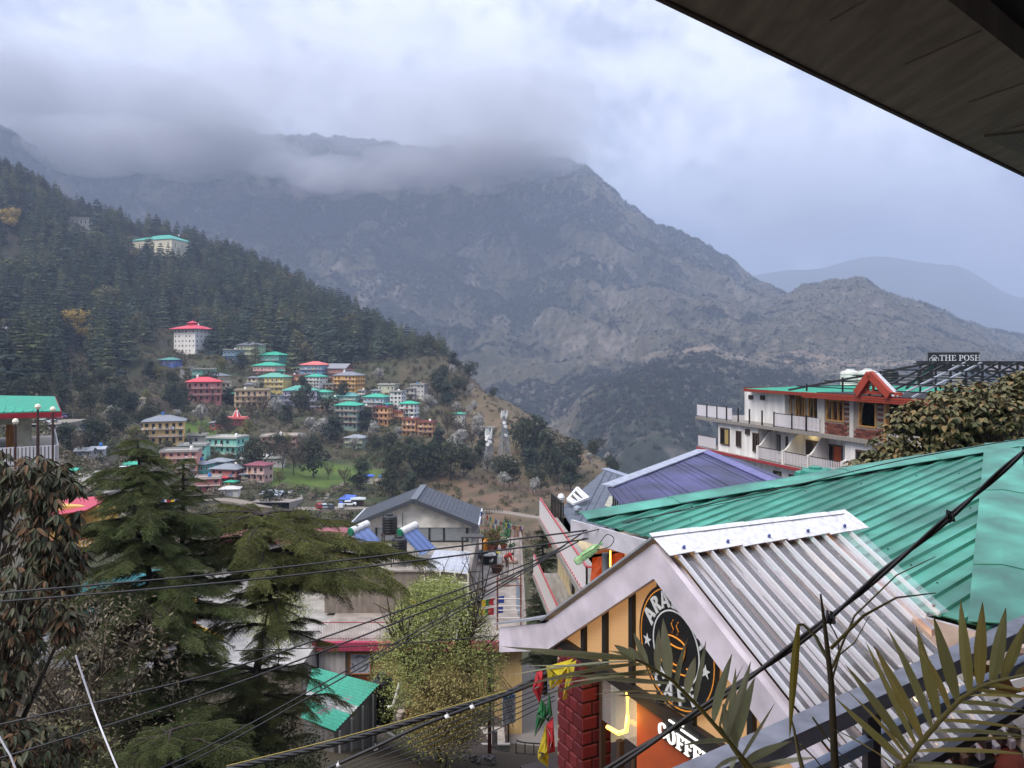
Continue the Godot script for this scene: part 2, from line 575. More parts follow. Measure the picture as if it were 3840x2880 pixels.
func land() -> void:
	var us := span(-2600, -300, 12) + span(-260, 2900, 180) + span(2950, 6400, 20)
	var ds := [0.6] + span(3.0, 60.0, 26, true) + span(64.0, 1600.0, 190, true)
	var near_mat := vmat("soil", 0.95, grain(), 0.21)
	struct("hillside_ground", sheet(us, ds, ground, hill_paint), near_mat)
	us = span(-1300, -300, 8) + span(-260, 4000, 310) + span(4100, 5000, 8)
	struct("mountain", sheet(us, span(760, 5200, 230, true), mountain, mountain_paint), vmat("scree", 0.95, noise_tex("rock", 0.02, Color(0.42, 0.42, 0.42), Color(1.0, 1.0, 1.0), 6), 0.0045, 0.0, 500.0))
	# ranges beyond, and the plain they stand on
	var far := MB.new()
	far.col = Color(0.07, 0.08, 0.075)
	var prof := func(x: float, z: float) -> float:
		var d := -z
		var u := U0 + x / d * F
		var v := spline([-2600, 1000, 2300, 2700, 3000, 3300, 3560, 3840, 4300, 6400], [1100, 1100, 1080, 1050, 1010, 960, 990, 1118, 1190, 1200], u)
		var ridge := (V0 - v) / F * 7500.0
		return ridge * (1.0 - absf(d - 7500.0) / 1600.0) + folds.get_noise_2d(x * 0.6, z * 0.6) * 90.0 * smoothstep(0.0, 600.0, absf(d - 7500.0) + 200.0) - 250.0 * absf(d - 7500.0) / 1600.0
	far = sheet(span(2200, 4700, 90), span(6300, 8600, 24), prof, func(_p, _m): return Color(0.07, 0.08, 0.075))
	struct("far_mountain", far, vmat("far", 0.95))
	var flat := MB.new()
	flat.col = Color(0.09, 0.085, 0.06)
	flat.quad(Vector3(-5500, -420, 600), Vector3(8000, -420, 600), Vector3(8000, -420, -8600), Vector3(-5500, -420, -8600))
	struct("valley_floor", flat, vmat("far", 0.95))

func clouds() -> void:      # rain cloud lying on the mountain: many banks of mist, thick and small below, thin and wide above
	var r := RandomNumberGenerator.new()
	r.seed = 77
	var foot_u := [-400, 0, 300, 600, 900, 1050, 1180, 1330, 1450, 1600, 1800, 2000, 2150, 2300, 2500]
	var foot_v := [430, 490, 640, 650, 640, 670, 720, 745, 690, 715, 690, 670, 640, 560, 440]
	var fogs := []
	for k in 4:
		var m := FogMaterial.new()
		m.albedo = Color(0.95, 0.965, 1.0)
		m.density = [0.0026, 0.0008, 0.00024, 0.00011][k]
		fogs.append(m)
	for i in 90:
		var layer := 0 if i < 64 else 1 if i < 82 else 2
		var u := r.randf_range(-350.0, 2330.0)
		if layer == 0 and i < 22: u = r.randf_range(1080.0, 1500.0)
		if layer == 0 and i >= 22 and i < 44: u = r.randf_range(120.0, 1120.0)
		if layer == 0 and i >= 44 and i < 60: u = r.randf_range(1480.0, 2130.0)
		var size: float = [r.randf_range(35, 110) if i < 22 else r.randf_range(60, 170), r.randf_range(170, 300), r.randf_range(320, 520), r.randf_range(600, 900)][layer]
		var d := r.randf_range(2750.0, 3250.0) + layer * 130.0
		var half := size * 0.62 / d * F
		var v: float = spline(foot_u, foot_v, u) - half * r.randf_range(0.75, 1.25) - [0.0, 45.0, 110.0, 190.0][layer]
		cloud(fogs[layer], at(u, v, d), Vector3(size * r.randf_range(1.0, 1.7), size * r.randf_range(0.35, 0.7), size * r.randf_range(0.8, 1.3)), Vector3(r.randf_range(-0.3, 0.3), r.randf() * TAU, r.randf_range(-0.45, 0.45)), ("upper" if layer else "lower") + " bank of grey cloud on the main mountain, " + ("left part" if u < 900.0 else "middle tongue" if u < 1550.0 else "right part by the summit"), "clouds on the main mountain")
	for i in 8:
		var u := r.randf_range(2650.0, 4100.0)
		var size := r.randf_range(350.0, 900.0)
		var v := spline([2600, 3000, 3300, 3600, 4100], [800, 930, 1000, 960, 1060], u) - size * 0.5 / 6200.0 * F * r.randf_range(0.5, 1.2)
		cloud(fogs[3], at(u, v - 60.0, r.randf_range(5600.0, 6200.0)), Vector3(size * 1.5, size * 0.6, size), Vector3(0, r.randf() * TAU, r.randf_range(-0.3, 0.3)), "grey rain cloud covering the far blue mountains on the right", "clouds on the far mountains")

func cloud(m: FogMaterial, where: Vector3, half: Vector3, turn: Vector3, label: String, group: String) -> void:
	var f := FogVolume.new()
	f.shape = RenderingServer.FOG_VOLUME_SHAPE_ELLIPSOID
	f.size = half * 2.0
	f.material = m
	f.name = numbered("cloud")
	add_child(f)
	f.position = where
	f.rotation = turn
	tag(f, label, "cloud", group)

# ---------------------------------------------------------------- where a line of sight meets the hill
func spot(u: float, v: float, from := 90.0, to := 1150.0) -> Vector3:
	var d := from
	while d < to:
		var x := (u - U0) / F * d
		if ground(x, -d) >= (V0 - v) / F * d: break
		d *= 1.008
	return on_ground(u, d)

# ---------------------------------------------------------------- trees of the hill
func conifer_crown(h: float, r: float, tiers: int, per: int, flat: float, seed_: int, hue: Color) -> MB:
	var g := RandomNumberGenerator.new()
	g.seed = seed_
	var b := MB.new()
	for k in tiers:
		var t := (k + g.randf() * 0.6) / tiers
		var y := h * lerpf(0.1, 0.985, t)
		var big := r * pow(1.0 - t, flat) * g.randf_range(0.75, 1.15) + 0.35
		var turn := g.randf() * TAU
		for j in per:
			var a := turn + TAU * j / per + g.randf_range(-0.35, 0.35)
			var l := big * g.randf_range(0.65, 1.12)
			var o := Vector3(cos(a), 0, sin(a))
			var s := Vector3(-sin(a), 0, cos(a))
			var root := Vector3(0, y, 0)
			var mid := root + o * l * 0.55 + Vector3(0, l * g.randf_range(-0.02, 0.1), 0)
			var tip := root + o * l + Vector3(0, -l * g.randf_range(0.04, 0.22), 0)
			var w := l * g.randf_range(0.2, 0.32)
			var shade := g.randf_range(0.7, 1.25)
			b.col = Color(hue.r * shade, hue.g * shade, hue.b * shade)
			var dn := Vector3(0, -0.12 * l - 0.25, 0)
			b.tri(root, mid + s * w, mid - s * w); b.tri(mid - s * w, mid + s * w, tip)
			b.tri(mid + s * w, mid + s * w * 1.25 + dn, tip); b.tri(mid - s * w, tip, mid - s * w * 1.2 + dn)
			b.tri(mid - s * w * 0.6, mid + s * w * 0.5, mid + dn * 1.7 + o * l * 0.1)
			b.tri(mid.lerp(tip, 0.5) - s * w * 0.5, tip, tip + dn * 1.3 - o * l * 0.12)
	return b

func leafy_crown(h: float, r: float, base: float, clumps: int, per: int, leaf: float, seed_: int, hue: Color, spread := 0.5) -> MB:
	var g := RandomNumberGenerator.new()
	g.seed = seed_
	var b := MB.new()
	var lumps := []
	for i in 7:
		var a := g.randf() * TAU
		var q := r * g.randf_range(0.1, 0.72)
		lumps.append([Vector3(cos(a) * q, lerpf(base, h * 0.86, g.randf()), sin(a) * q), r * g.randf_range(0.34, 0.62)])
	lumps.append([Vector3(0, h * 0.82, 0), r * 0.5])
	for i in clumps:
		var l = lumps[g.randi() % lumps.size()]
		var o := Vector3(g.randfn(), g.randfn() * 0.8, g.randfn()).normalized()
		var p: Vector3 = l[0] + o * l[1] * g.randf_range(0.75, 1.08)
		var shade := g.randf_range(0.6, 1.35)
		b.col = Color(hue.r * shade, hue.g * shade, hue.b * shade)
		for k in per:
			var c := p + Vector3(g.randfn(), g.randfn() * 0.7, g.randfn()) * leaf * spread * 1.7
			var x := (o.cross(Vector3(g.randfn(), g.randfn(), g.randfn()))).normalized() * leaf * g.randf_range(0.6, 1.3)
			var y := (o * 0.5 + Vector3(g.randfn(), g.randfn(), g.randfn()) * 0.5).cross(x).normalized() * leaf * g.randf_range(0.5, 1.0)
			b.tri(c - x, c + y, c + x)
	return b

func limbs(h: float, r: float, base: float, k: int, seed_: int, twigs := 0, thick := 0.022) -> MB:
	var g := RandomNumberGenerator.new()
	g.seed = seed_
	var b := MB.new()
	b.tube([Vector3(0, -1.0, 0), Vector3(0.1, base * 0.6, 0), Vector3(0, base, 0.1), Vector3(0.1, h * 0.62, 0)], h * thick, h * thick * 0.5, 5, false)
	for i in k:
		var a := TAU * i / k + g.randf()
		var p := Vector3(0, lerpf(base * 0.7, h * 0.6, float(i) / k), 0)
		var q := p + Vector3(cos(a) * r * 0.45, (h - p.y) * 0.45, sin(a) * r * 0.45)
		var e := p + Vector3(cos(a) * r * 0.8, (h - p.y) * g.randf_range(0.6, 0.95), sin(a) * r * 0.8)
		b.tube([p, q, e], h * thick * 0.5, h * 0.004, 4, false)
		for j in twigs:
			var s := p.lerp(e, g.randf_range(0.25, 1.0))
			b.tube([s, s + Vector3(g.randfn() * r * 0.22, absf(g.randfn()) * h * 0.1 + h * 0.04, g.randfn() * r * 0.22)], h * 0.005, h * 0.0015, 3, false)
	return b

func proto(called: String, label: String, category: String, group: String, trunk: MB, crown: MB, bark: Material, leaf: Material) -> Node3D:
	var o := Node3D.new()
	o.name = called
	tag(o, label, category, group)
	if trunk: part("trunk", trunk, bark, o)
	if crown: part("crown", crown, leaf, o)
	return o

func plant(p: Node3D, where: Vector3, size: float, label := "", group := "") -> Node3D:
	var o := copy(p, where, rng.randf() * TAU, label, size)
	if group: o.set_meta("group", group)
	return o

var wild := FastNoiseLite.new()
func hill_wood(u: float, d: float, a: float) -> float:    # how thick the deodars stand
	var edge := spline([-900, 0, 250, 420, 560, 640, 760, 1000, 1300, 1500, 1700, 1760], [300, 330, 400, 430, 540, 640, 585, 590, 590, 610, 640, 4000], u)
	var w := smoothstep(edge - 25.0, edge + 45.0, d + a * 60.0)
	w *= 1.0 - smoothstep(1640.0, 1720.0, u)
	if u > 420.0 and u < 720.0 and d < 645.0: w *= 0.05
	return w

func hill_trees() -> void:
	wild.seed = 4; wild.frequency = 0.02
	var bark := mat("3a3028", 0.95, "grain", 0.5)
	var leaf := vmat("needles", 0.9)
	var hues := [Color(0.045, 0.062, 0.042), Color(0.068, 0.084, 0.05), Color(0.034, 0.05, 0.04), Color(0.088, 0.096, 0.048)]
	var kinds := []
	for k in 4:
		var tr := MB.new()
		tr.tube([Vector3(0, -2, 0), Vector3(0, 10, 0), Vector3(0, 23, 0)], 0.45, 0.08, 5, false)
		kinds.append(proto("deodar_tree", "dark deodar tree in the conifer forest covering the hill", "conifer", "deodars of the forested hill", tr, conifer_crown(25.0, [6.2, 5.2, 7.2, 5.6][k], [17, 20, 15, 18][k], 8, [0.62, 0.8, 0.5, 0.72][k], 40 + k, hues[k]), bark, leaf))
	for k in 2:
		var tr := limbs(15, 6, 4, 5, 30 + k)
		kinds.append(proto("forest_oak", "", "tree", "round crowned trees of the forested hill", tr, leafy_crown(16.0, [6.0, 7.0][k], 4.0, 240, 3, 1.0, 33 + k, [Color(0.075, 0.082, 0.036), Color(0.1, 0.09, 0.045)][k]), bark, leaf))
	var cand := []
	var g := RandomNumberGenerator.new()
	g.seed = 99
	for i in 19000:
		var d := sqrt(g.randf_range(300.0 * 300.0, 1120.0 * 1120.0))
		var u := g.randf_range(-900.0, 1760.0)
		var x := (u - U0) / F * d
		if g.randf() < hill_wood(u, d, wild.get_noise_2d(x, -d)) * 0.92 and patch.get_noise_2d(x * 0.7, -d * 0.7) < 0.3:
			cand.append([u, d, g.randf_range(0.55, 1.5) * lerpf(1.0, 0.62, smoothstep(1300.0, 1650.0, u)), (g.randi() % 4) if g.randf() < 0.84 else 4 + g.randi() % 2, g.randf() * TAU])
	# leave room round the buildings of the hill
	var clear := [[585, 905, 930, 130], [300, 830, 900, 60], [700, 1260, 560, 60], [20, 1230, 480, 45], [285, 0, 455, 62], [285, 0, 350, 55], [40, 0, 740, 40], [1378, 1235, 640, 25], [295, 1205, 500, 30]]
	cand = cand.filter(func(q): return not clear.any(func(c): return absf(q[0] - c[0]) < c[3] and q[1] > c[2] - 90.0 and q[1] < c[2] + 60.0))
	var grid := {}
	var keep := []
	for q in cand:
		var p := on_ground(q[0], q[1], -0.5)
		var key := Vector2i(int(p.x / 8.0), int(p.z / 8.0))
		if grid.has(key): continue
		grid[key] = true
		keep.append([p, q[2], q[3], q[4], q[0]])
	keep.sort_custom(func(a, b): return a[0].z > b[0].z)
	var rest := [[], [], [], [], [], []]
	var n := 0
	for q in keep:
		if n < 300 and q[4] > -160.0:
			var o := copy(kinds[q[2]], q[0], q[3], "%s %s on the forested hill" % [["dark deodar", "green grey deodar", "blackish deodar", "olive tinged deodar", "round green oak", "round olive oak"][q[2]], "at the left edge" if q[4] < 150 else "round the golden tree" if q[4] < 420 else "left of the pagoda roofed building" if q[4] < 640 else "above the pagoda roofed building" if q[4] < 900 else "above the coloured houses" if q[4] < 1300 else "at the right end of the wood"], q[1])
			n += 1
		else:
			rest[q[2]].append(Transform3D(Basis(Vector3.UP, q[3]).scaled(Vector3.ONE * q[1]), q[0]))
	for k in 6:
		var o: MeshInstance3D = kinds[k].get_child(1)
		var tints := []
		for i in rest[k].size():
			var s := g.randf_range(0.65, 1.45)
			tints.append(Color(s, s * g.randf_range(0.95, 1.06), s * 0.98))
		many("conifer_forest", o.mesh, rest[k], tints, "dark deodar forest covering the upper hill up to the ridge", "forest")
	for k in kinds: k.free()
	# broadleaved trees: base in the photograph's pixels, height in metres
	var dk := vmat("leaves", 0.85, null, 0.1, 0.15)
	var p_oak := []
	for k in 3: p_oak.append(proto("oak_tree", "", "tree", "dark oaks on the lower hill", limbs(12, 5.0, 3.5, 6, 10 + k), leafy_crown(12.5, [5.2, 4.3, 5.8][k], 3.6, 330, 4, 0.62, 20 + k, [Color(0.04, 0.05, 0.03), Color(0.034, 0.046, 0.03), Color(0.048, 0.055, 0.03)][k]), bark, dk))
	var p_white := []
	for k in 2: p_white.append(proto("blossom_tree", "", "tree", "trees in white blossom", limbs(9, 3.6, 2.5, 7, 50 + k, 5), leafy_crown(9.5, 3.6, 3.0, 240, 4, 0.42, 60 + k, Color(0.33, 0.32, 0.29)), bark, dk))
	var p_bare := []
	for k in 2: p_bare.append(proto("bare_tree", "", "tree", "leafless brown trees", limbs(12, 5.0, 3.0, 11, 70 + k, 14, 0.018), leafy_crown(12.5, 5.0, 4.0, 200, 3, 0.3, 80 + k, Color(0.13, 0.098, 0.066), 1.1), bark, dk))
	var p_olive := []
	for k in 2: p_olive.append(proto("leafing_tree", "", "tree", "trees in fresh yellow green leaf", limbs(10, 4.0, 3.0, 8, 90 + k, 6), leafy_crown(10.5, 4.0, 3.2, 260, 4, 0.42, 95 + k, Color(0.15, 0.14, 0.045)), bark, dk))
	var big := proto("golden_tree", "large rounded golden brown tree among the dark deodars", "tree", "", limbs(20, 8, 6, 8, 7, 4), leafy_crown(21, 9.0, 8.0, 620, 5, 0.8, 8, Color(0.34, 0.24, 0.06)), bark, dk)
	plant(big, spot(285, 1300, 300), 1.15)
	plant(big, spot(40, 880, 700), 1.2, "broad olive gold tree high on the left of the forest")
	big.free()
	var oaks := [[1177, 1792, 15], [1261, 1670, 14], [1415, 1712, 10], [1470, 1725, 10], [1530, 1715, 8], [1575, 1730, 9], [1620, 1745, 9], [1350, 1840, 11], [1490, 1800, 14], [1560, 1810, 15], [1620, 1800, 14], [1690, 1800, 15], [1740, 1790, 12], [1800, 1745, 9],
		[1960, 1720, 18], [2010, 1740, 19], [2060, 1760, 18], [2110, 1780, 17], [2150, 1800, 15], [1990, 1790, 13], [1910, 1830, 13], [2090, 1820, 14], [2140, 1840, 12], [2010, 1850, 10], [1470, 1870, 10], [1540, 1880, 10],
		[780, 1470, 12], [690, 1545, 13], [640, 1540, 14], [560, 1600, 11], [455, 1545, 12], [420, 1560, 13], [340, 1560, 12], [500, 1560, 10], [860, 1520, 10], [1120, 1560, 14], [1150, 1530, 13], [1080, 1600, 11], [1230, 1590, 12], [900, 1400, 12], [1380, 1620, 12], [1530, 1630, 7],
		[1640, 1500, 15], [1680, 1530, 14], [1720, 1490, 12], [1660, 1460, 12], [1700, 1395, 13], [1760, 1425, 13], [1800, 1450, 12], [1870, 1462, 14], [1925, 1500, 14], [1950, 1515, 9], [2040, 1570, 14], [2065, 1590, 10], [1960, 1640, 9], [1440, 1300, 18], [1480, 1290, 20], [1530, 1280, 22], [1570, 1290, 20], [1600, 1340, 16],
		[1420, 1330, 15], [1360, 1320, 14], [1290, 1330, 13], [1230, 1330, 13], [1500, 1350, 12], [870, 1330, 14], [790, 1330, 13], [940, 1350, 12], [1010, 1340, 14], [720, 1320, 10], [560, 1440, 13], [380, 1460, 11], [300, 1500, 13], [230, 1560, 12], [150, 1530, 13], [60, 1560, 12], [330, 1700, 11], [370, 1680, 10], [430, 1640, 11], [250, 1700, 9], [640, 1470, 11], [1130, 1480, 9], [2210, 1560, 10], [2250, 1640, 9], [1290, 1510, 11], [1820, 1690, 10], [960, 1790, 14], [940, 1750, 9], [1230, 1640, 9],
		[1045, 1700, 9], [840, 1620, 9], [1330, 1600, 10], [1010, 1900, 6], [1870, 1800, 9], [1650, 1695, 11], [1850, 1500, 7], [2110, 1530, 9], [2185, 1600, 8], [2230, 1720, 10], [2290, 1790, 9]]
	var spots := ["standing in the wood below the bare brown ridge", "standing by the bright green terraced field", "standing on the slope left of the coloured houses", "standing among the coloured village houses", "standing on the crest of the ridge above the village", "standing on the grassy slope under the masts"]
	for i in oaks.size():
		var q = oaks[i]
		var zone := 0 if q[0] > 1880 and q[1] > 1650 else 5 if q[0] > 1380 and q[1] > 1570 else 4 if q[1] < 1400 else 1 if q[0] > 1000 and q[1] > 1600 else 2 if q[0] < 700 else 3
		plant(p_oak[i % 3], spot(q[0], q[1], 200), q[2] / 12.0 * 1.05, "dark green oak tree " + spots[zone], "dark oaks " + spots[zone])
	var whites := [[1266, 1590, 12], [1612, 1560, 12], [1420, 1450, 10], [1167, 1640, 10], [1037, 1570, 11], [1207, 1670, 12], [754, 1605, 11], [1578, 1490, 9], [1694, 1425, 9], [1760, 1492, 8], [1712, 1555, 7], [1755, 1570, 7], [1796, 1640, 12], [1803, 1680, 11], [1708, 1720, 11], [1733, 1712, 12], [420, 1610, 9], [670, 1590, 7], [1405, 1650, 9], [1140, 1690, 8], [1330, 1700, 7], [2210, 1745, 6], [1890, 1840, 7], [2000, 1862, 7], [1780, 1560, 8], [1500, 1660, 7]]
	for i in whites.size():
		plant(p_white[i % 2], spot(whites[i][0], whites[i][1], 200), whites[i][2] / 9.0, "pale tree in white blossom " + ("near the radio masts" if whites[i][0] > 1650 else "among the coloured village houses"), "white blossom trees")
	var bares := [[988, 1570, 13], [940, 1580, 12], [1060, 1770, 12], [1100, 1790, 13], [1140, 1740, 12], [1030, 1750, 11], [800, 1600, 11], [1680, 1640, 14], [1720, 1660, 13], [1770, 1690, 13], [1780, 1790, 8], [1830, 1780, 9], [1880, 1790, 9], [690, 1400, 12], [820, 1230, 14], [780, 1260, 12], [1190, 1380, 10], [860, 1660, 10], [1390, 1690, 8], [1740, 1480, 9], [1660, 1500, 9], [420, 1500, 8], [380, 1530, 9], [250, 1690, 9], [300, 1720, 9], [560, 1540, 8], [1090, 1440, 9], [1230, 1800, 7], [1290, 1830, 8], [1500, 1510, 9], [850, 1270, 12]]
	for i in bares.size():
		plant(p_bare[i % 2], spot(bares[i][0], bares[i][1], 200), bares[i][2] / 12.0, "leafless brown tree " + ("on the slope round the masts" if bares[i][0] > 1300 else "on the hillside among the houses"), "leafless brown trees")
	var olives := [[925, 1660, 11], [505, 1680, 9], [1075, 1700, 9], [600, 1440, 9], [545, 1530, 9], [700, 1430, 8], [830, 1400, 9], [1330, 1290, 12], [1390, 1340, 10], [770, 1200, 15], [230, 1120, 18], [150, 870, 18], [1050, 1820, 6], [1690, 1600, 9], [1610, 1620, 8], [1080, 1340, 10], [1000, 1450, 7], [1465, 1790, 9]]
	for i in olives.size():
		plant(p_olive[i % 2], spot(olives[i][0], olives[i][1], 200), olives[i][2] / 10.0, "yellow green tree in new leaf on the hillside", "yellow green trees")
	for p in p_oak + p_white + p_bare + p_olive: p.free()
	# scrub on the slopes, too many to count
	var bush := leafy_crown(1.5, 1.1, 0.2, 26, 3, 0.34, 5, Color(1, 1, 1))
	var tr := []
	var tint := []
	for i in 9000:
		var d := sqrt(g.randf_range(150.0 * 150.0, 640.0 * 640.0))
		var u := g.randf_range(-250.0, 2400.0)
		var p := on_ground(u, d, -0.1)
		var dry := u > 1750.0
		if field_at(p) > 0.2 or (dry and g.randf() < 0.45): continue
		if road_near(p) < 5.0: continue
		tr.append(Transform3D(Basis(Vector3.UP, g.randf() * TAU).scaled(Vector3.ONE * g.randf_range(0.5, 1.7) * (0.7 if dry else 1.0)), p))
		var k := g.randf()
		tint.append(Color(0.15, 0.115, 0.075).lerp(Color(0.2, 0.17, 0.13), g.randf()) if k < (0.6 if dry else 0.3) else Color(0.06, 0.065, 0.03).lerp(Color(0.1, 0.095, 0.04), g.randf()))
	many("scrub", bush.mesh(dk), tr, tint, "low brown and green scrub scattered over the slopes", "scrub")

func field_at(p: Vector3) -> float:
	return maxf(near(1240, 1750, 330.0, p.x, p.z, 26.0), maxf(near(1120, 1800, 312.0, p.x, p.z, 24.0), near(1260, 1700, 348.0, p.x, p.z, 17.0)))

func mountain_woods() -> void:
	var g := RandomNumberGenerator.new()
	g.seed = 31
	var b := MB.new()
	for k in 2:
		b.add(leafy_crown(9.0, 4.5, 1.0, 16, 2, 2.3, 12 + k, Color(1, 1, 1)), Transform3D(Basis(), Vector3(k * 5.0 - 2.5, 0, k * 3.0)))
	var tr := []
	var tint := []
	for i in 190000:
		var d := 1000.0 * pow(3900.0 / 1000.0, sqrt(g.randf()))
		var u := g.randf_range(-200.0, 4000.0)
		var p := Vector3((u - U0) / F * d, 0, -d)
		p.y = mountain(p.x, p.z)
		var f := forested(p)
		var bare := u > 2350.0 and d > 1480.0
		if g.randf() > f * f + (0.16 if bare else 0.03): continue
		var s := (0.55 if bare and f < 0.5 else 1.0) * g.randf_range(0.6, 1.4) * lerpf(0.6, 0.8, smoothstep(1200.0, 3000.0, d))
		tr.append(Transform3D(Basis(Vector3.UP, g.randf() * TAU).scaled(Vector3(s, s * g.randf_range(0.8, 1.3), s)), p))
		var q := g.randf_range(0.7, 1.3)
		tint.append(Color(0.032 * q, 0.041 * q, 0.03 * q) if g.randf() < 0.93 else Color(0.24, 0.22, 0.2) if u > 2500.0 else Color(0.11, 0.095, 0.06))
	many("mountain_forest", b.mesh(vmat("leaves", 0.85, null, 0.1, 0.15)), tr, tint, "dark woods and bushes on the far mountain slopes", "forest")
const ROAD := [[560, 2010, 5.0], [640, 1905, 4.5], [800, 1882, 4.5], [960, 1905, 4.5], [1120, 1915, 5.5], [1300, 1912, 6.0], [1500, 1925, 4.5], [1800, 1925, 4.0], [2000, 1945, 4.0], [2100, 1962, 3.5]]
var road_pts := []
func road_near(p: Vector3) -> float:
	if road_pts.is_empty():
		for q in ROAD: road_pts.append(spot(q[0], q[1], 190.0, 330.0))
	var best := 999.0
	for i in road_pts.size() - 1:
		var c := Geometry3D.get_closest_point_to_segment(p, road_pts[i], road_pts[i + 1])
		best = minf(best, c.distance_to(p))
	return best

# ---------------------------------------------------------------- the houses of the town
var pane_mesh := {}
func window_mesh(frame: String) -> ArrayMesh:       # one metre square, centred, facing +z
	if pane_mesh.has(frame): return pane_mesh[frame]
	var f := MB.new()
	f.box(Vector3(0, 0.46, 0), Vector3(1, 0.08, 0.12)); f.box(Vector3(0, -0.46, 0.02), Vector3(1.06, 0.08, 0.16))
	for x in [-0.47, 0.47]: f.box(Vector3(x, 0, 0), Vector3(0.06, 0.84, 0.12))
	f.box(Vector3(0.0, 0, 0), Vector3(0.05, 0.84, 0.08))
	var p := MB.new()
	p.quad(Vector3(-0.47, -0.45, 0.02), Vector3(0.47, -0.45, 0.02), Vector3(0.47, 0.45, 0.02), Vector3(-0.47, 0.45, 0.02))
	var m := f.mesh(mat(frame, 0.6, ""))
	p.fill(m, mat("22262c", 0.15, ""))
	pane_mesh[frame] = m
	return m

func put(m: Mesh, called: String, parent: Node3D, t: Transform3D) -> MeshInstance3D:
	var o := piece(called, m, parent)
	o.transform = t
	return o

func hip_roof(b: MB, w: float, d: float, rise: float, y: float, over: float, thick := 0.22) -> void:
	var x := w / 2 + over
	var z := d / 2 + over
	var r := maxf(x - z, 0.0) if x > z else 0.0
	var rz := maxf(z - x, 0.0) if z > x else 0.0
	var a := Vector3(-x, y, z); var c := Vector3(x, y, z); var e := Vector3(x, y, -z); var g := Vector3(-x, y, -z)
	var p := Vector3(-r, y + rise, rz); var q := Vector3(r, y + rise, -rz)
	if x > z:
		p = Vector3(-r, y + rise, 0); q = Vector3(r, y + rise, 0)
		b.quad(a, c, q, p); b.quad(e, g, p, q); b.tri(c, e, q); b.tri(g, a, p)
	else:
		p = Vector3(0, y + rise, rz); q = Vector3(0, y + rise, -rz)
		b.tri(a, c, p); b.tri(e, g, q); b.quad(c, e, q, p); b.quad(g, a, p, q)
	for s in [[a, c], [c, e], [e, g], [g, a]]:
		var dn := Vector3(0, -thick, 0)
		b.quad(s[0] + dn, s[1] + dn, s[1], s[0])
	b.quad(a - Vector3(0, thick, 0), g - Vector3(0, thick, 0), e - Vector3(0, thick, 0), c - Vector3(0, thick, 0))

func gable_roof(b: MB, w: float, d: float, rise: float, y: float, over: float, thick := 0.22) -> void:   # ridge along x
	var x := w / 2 + over
	var z := d / 2 + over
	for s in [1.0, -1.0]:
		var a := Vector3(-x * s, y, z * s); var c := Vector3(x * s, y, z * s)
		var p := Vector3(-x * s, y + rise, 0); var q := Vector3(x * s, y + rise, 0)
		b.slab([a, c, q, p], Vector3(0, -thick, 0))

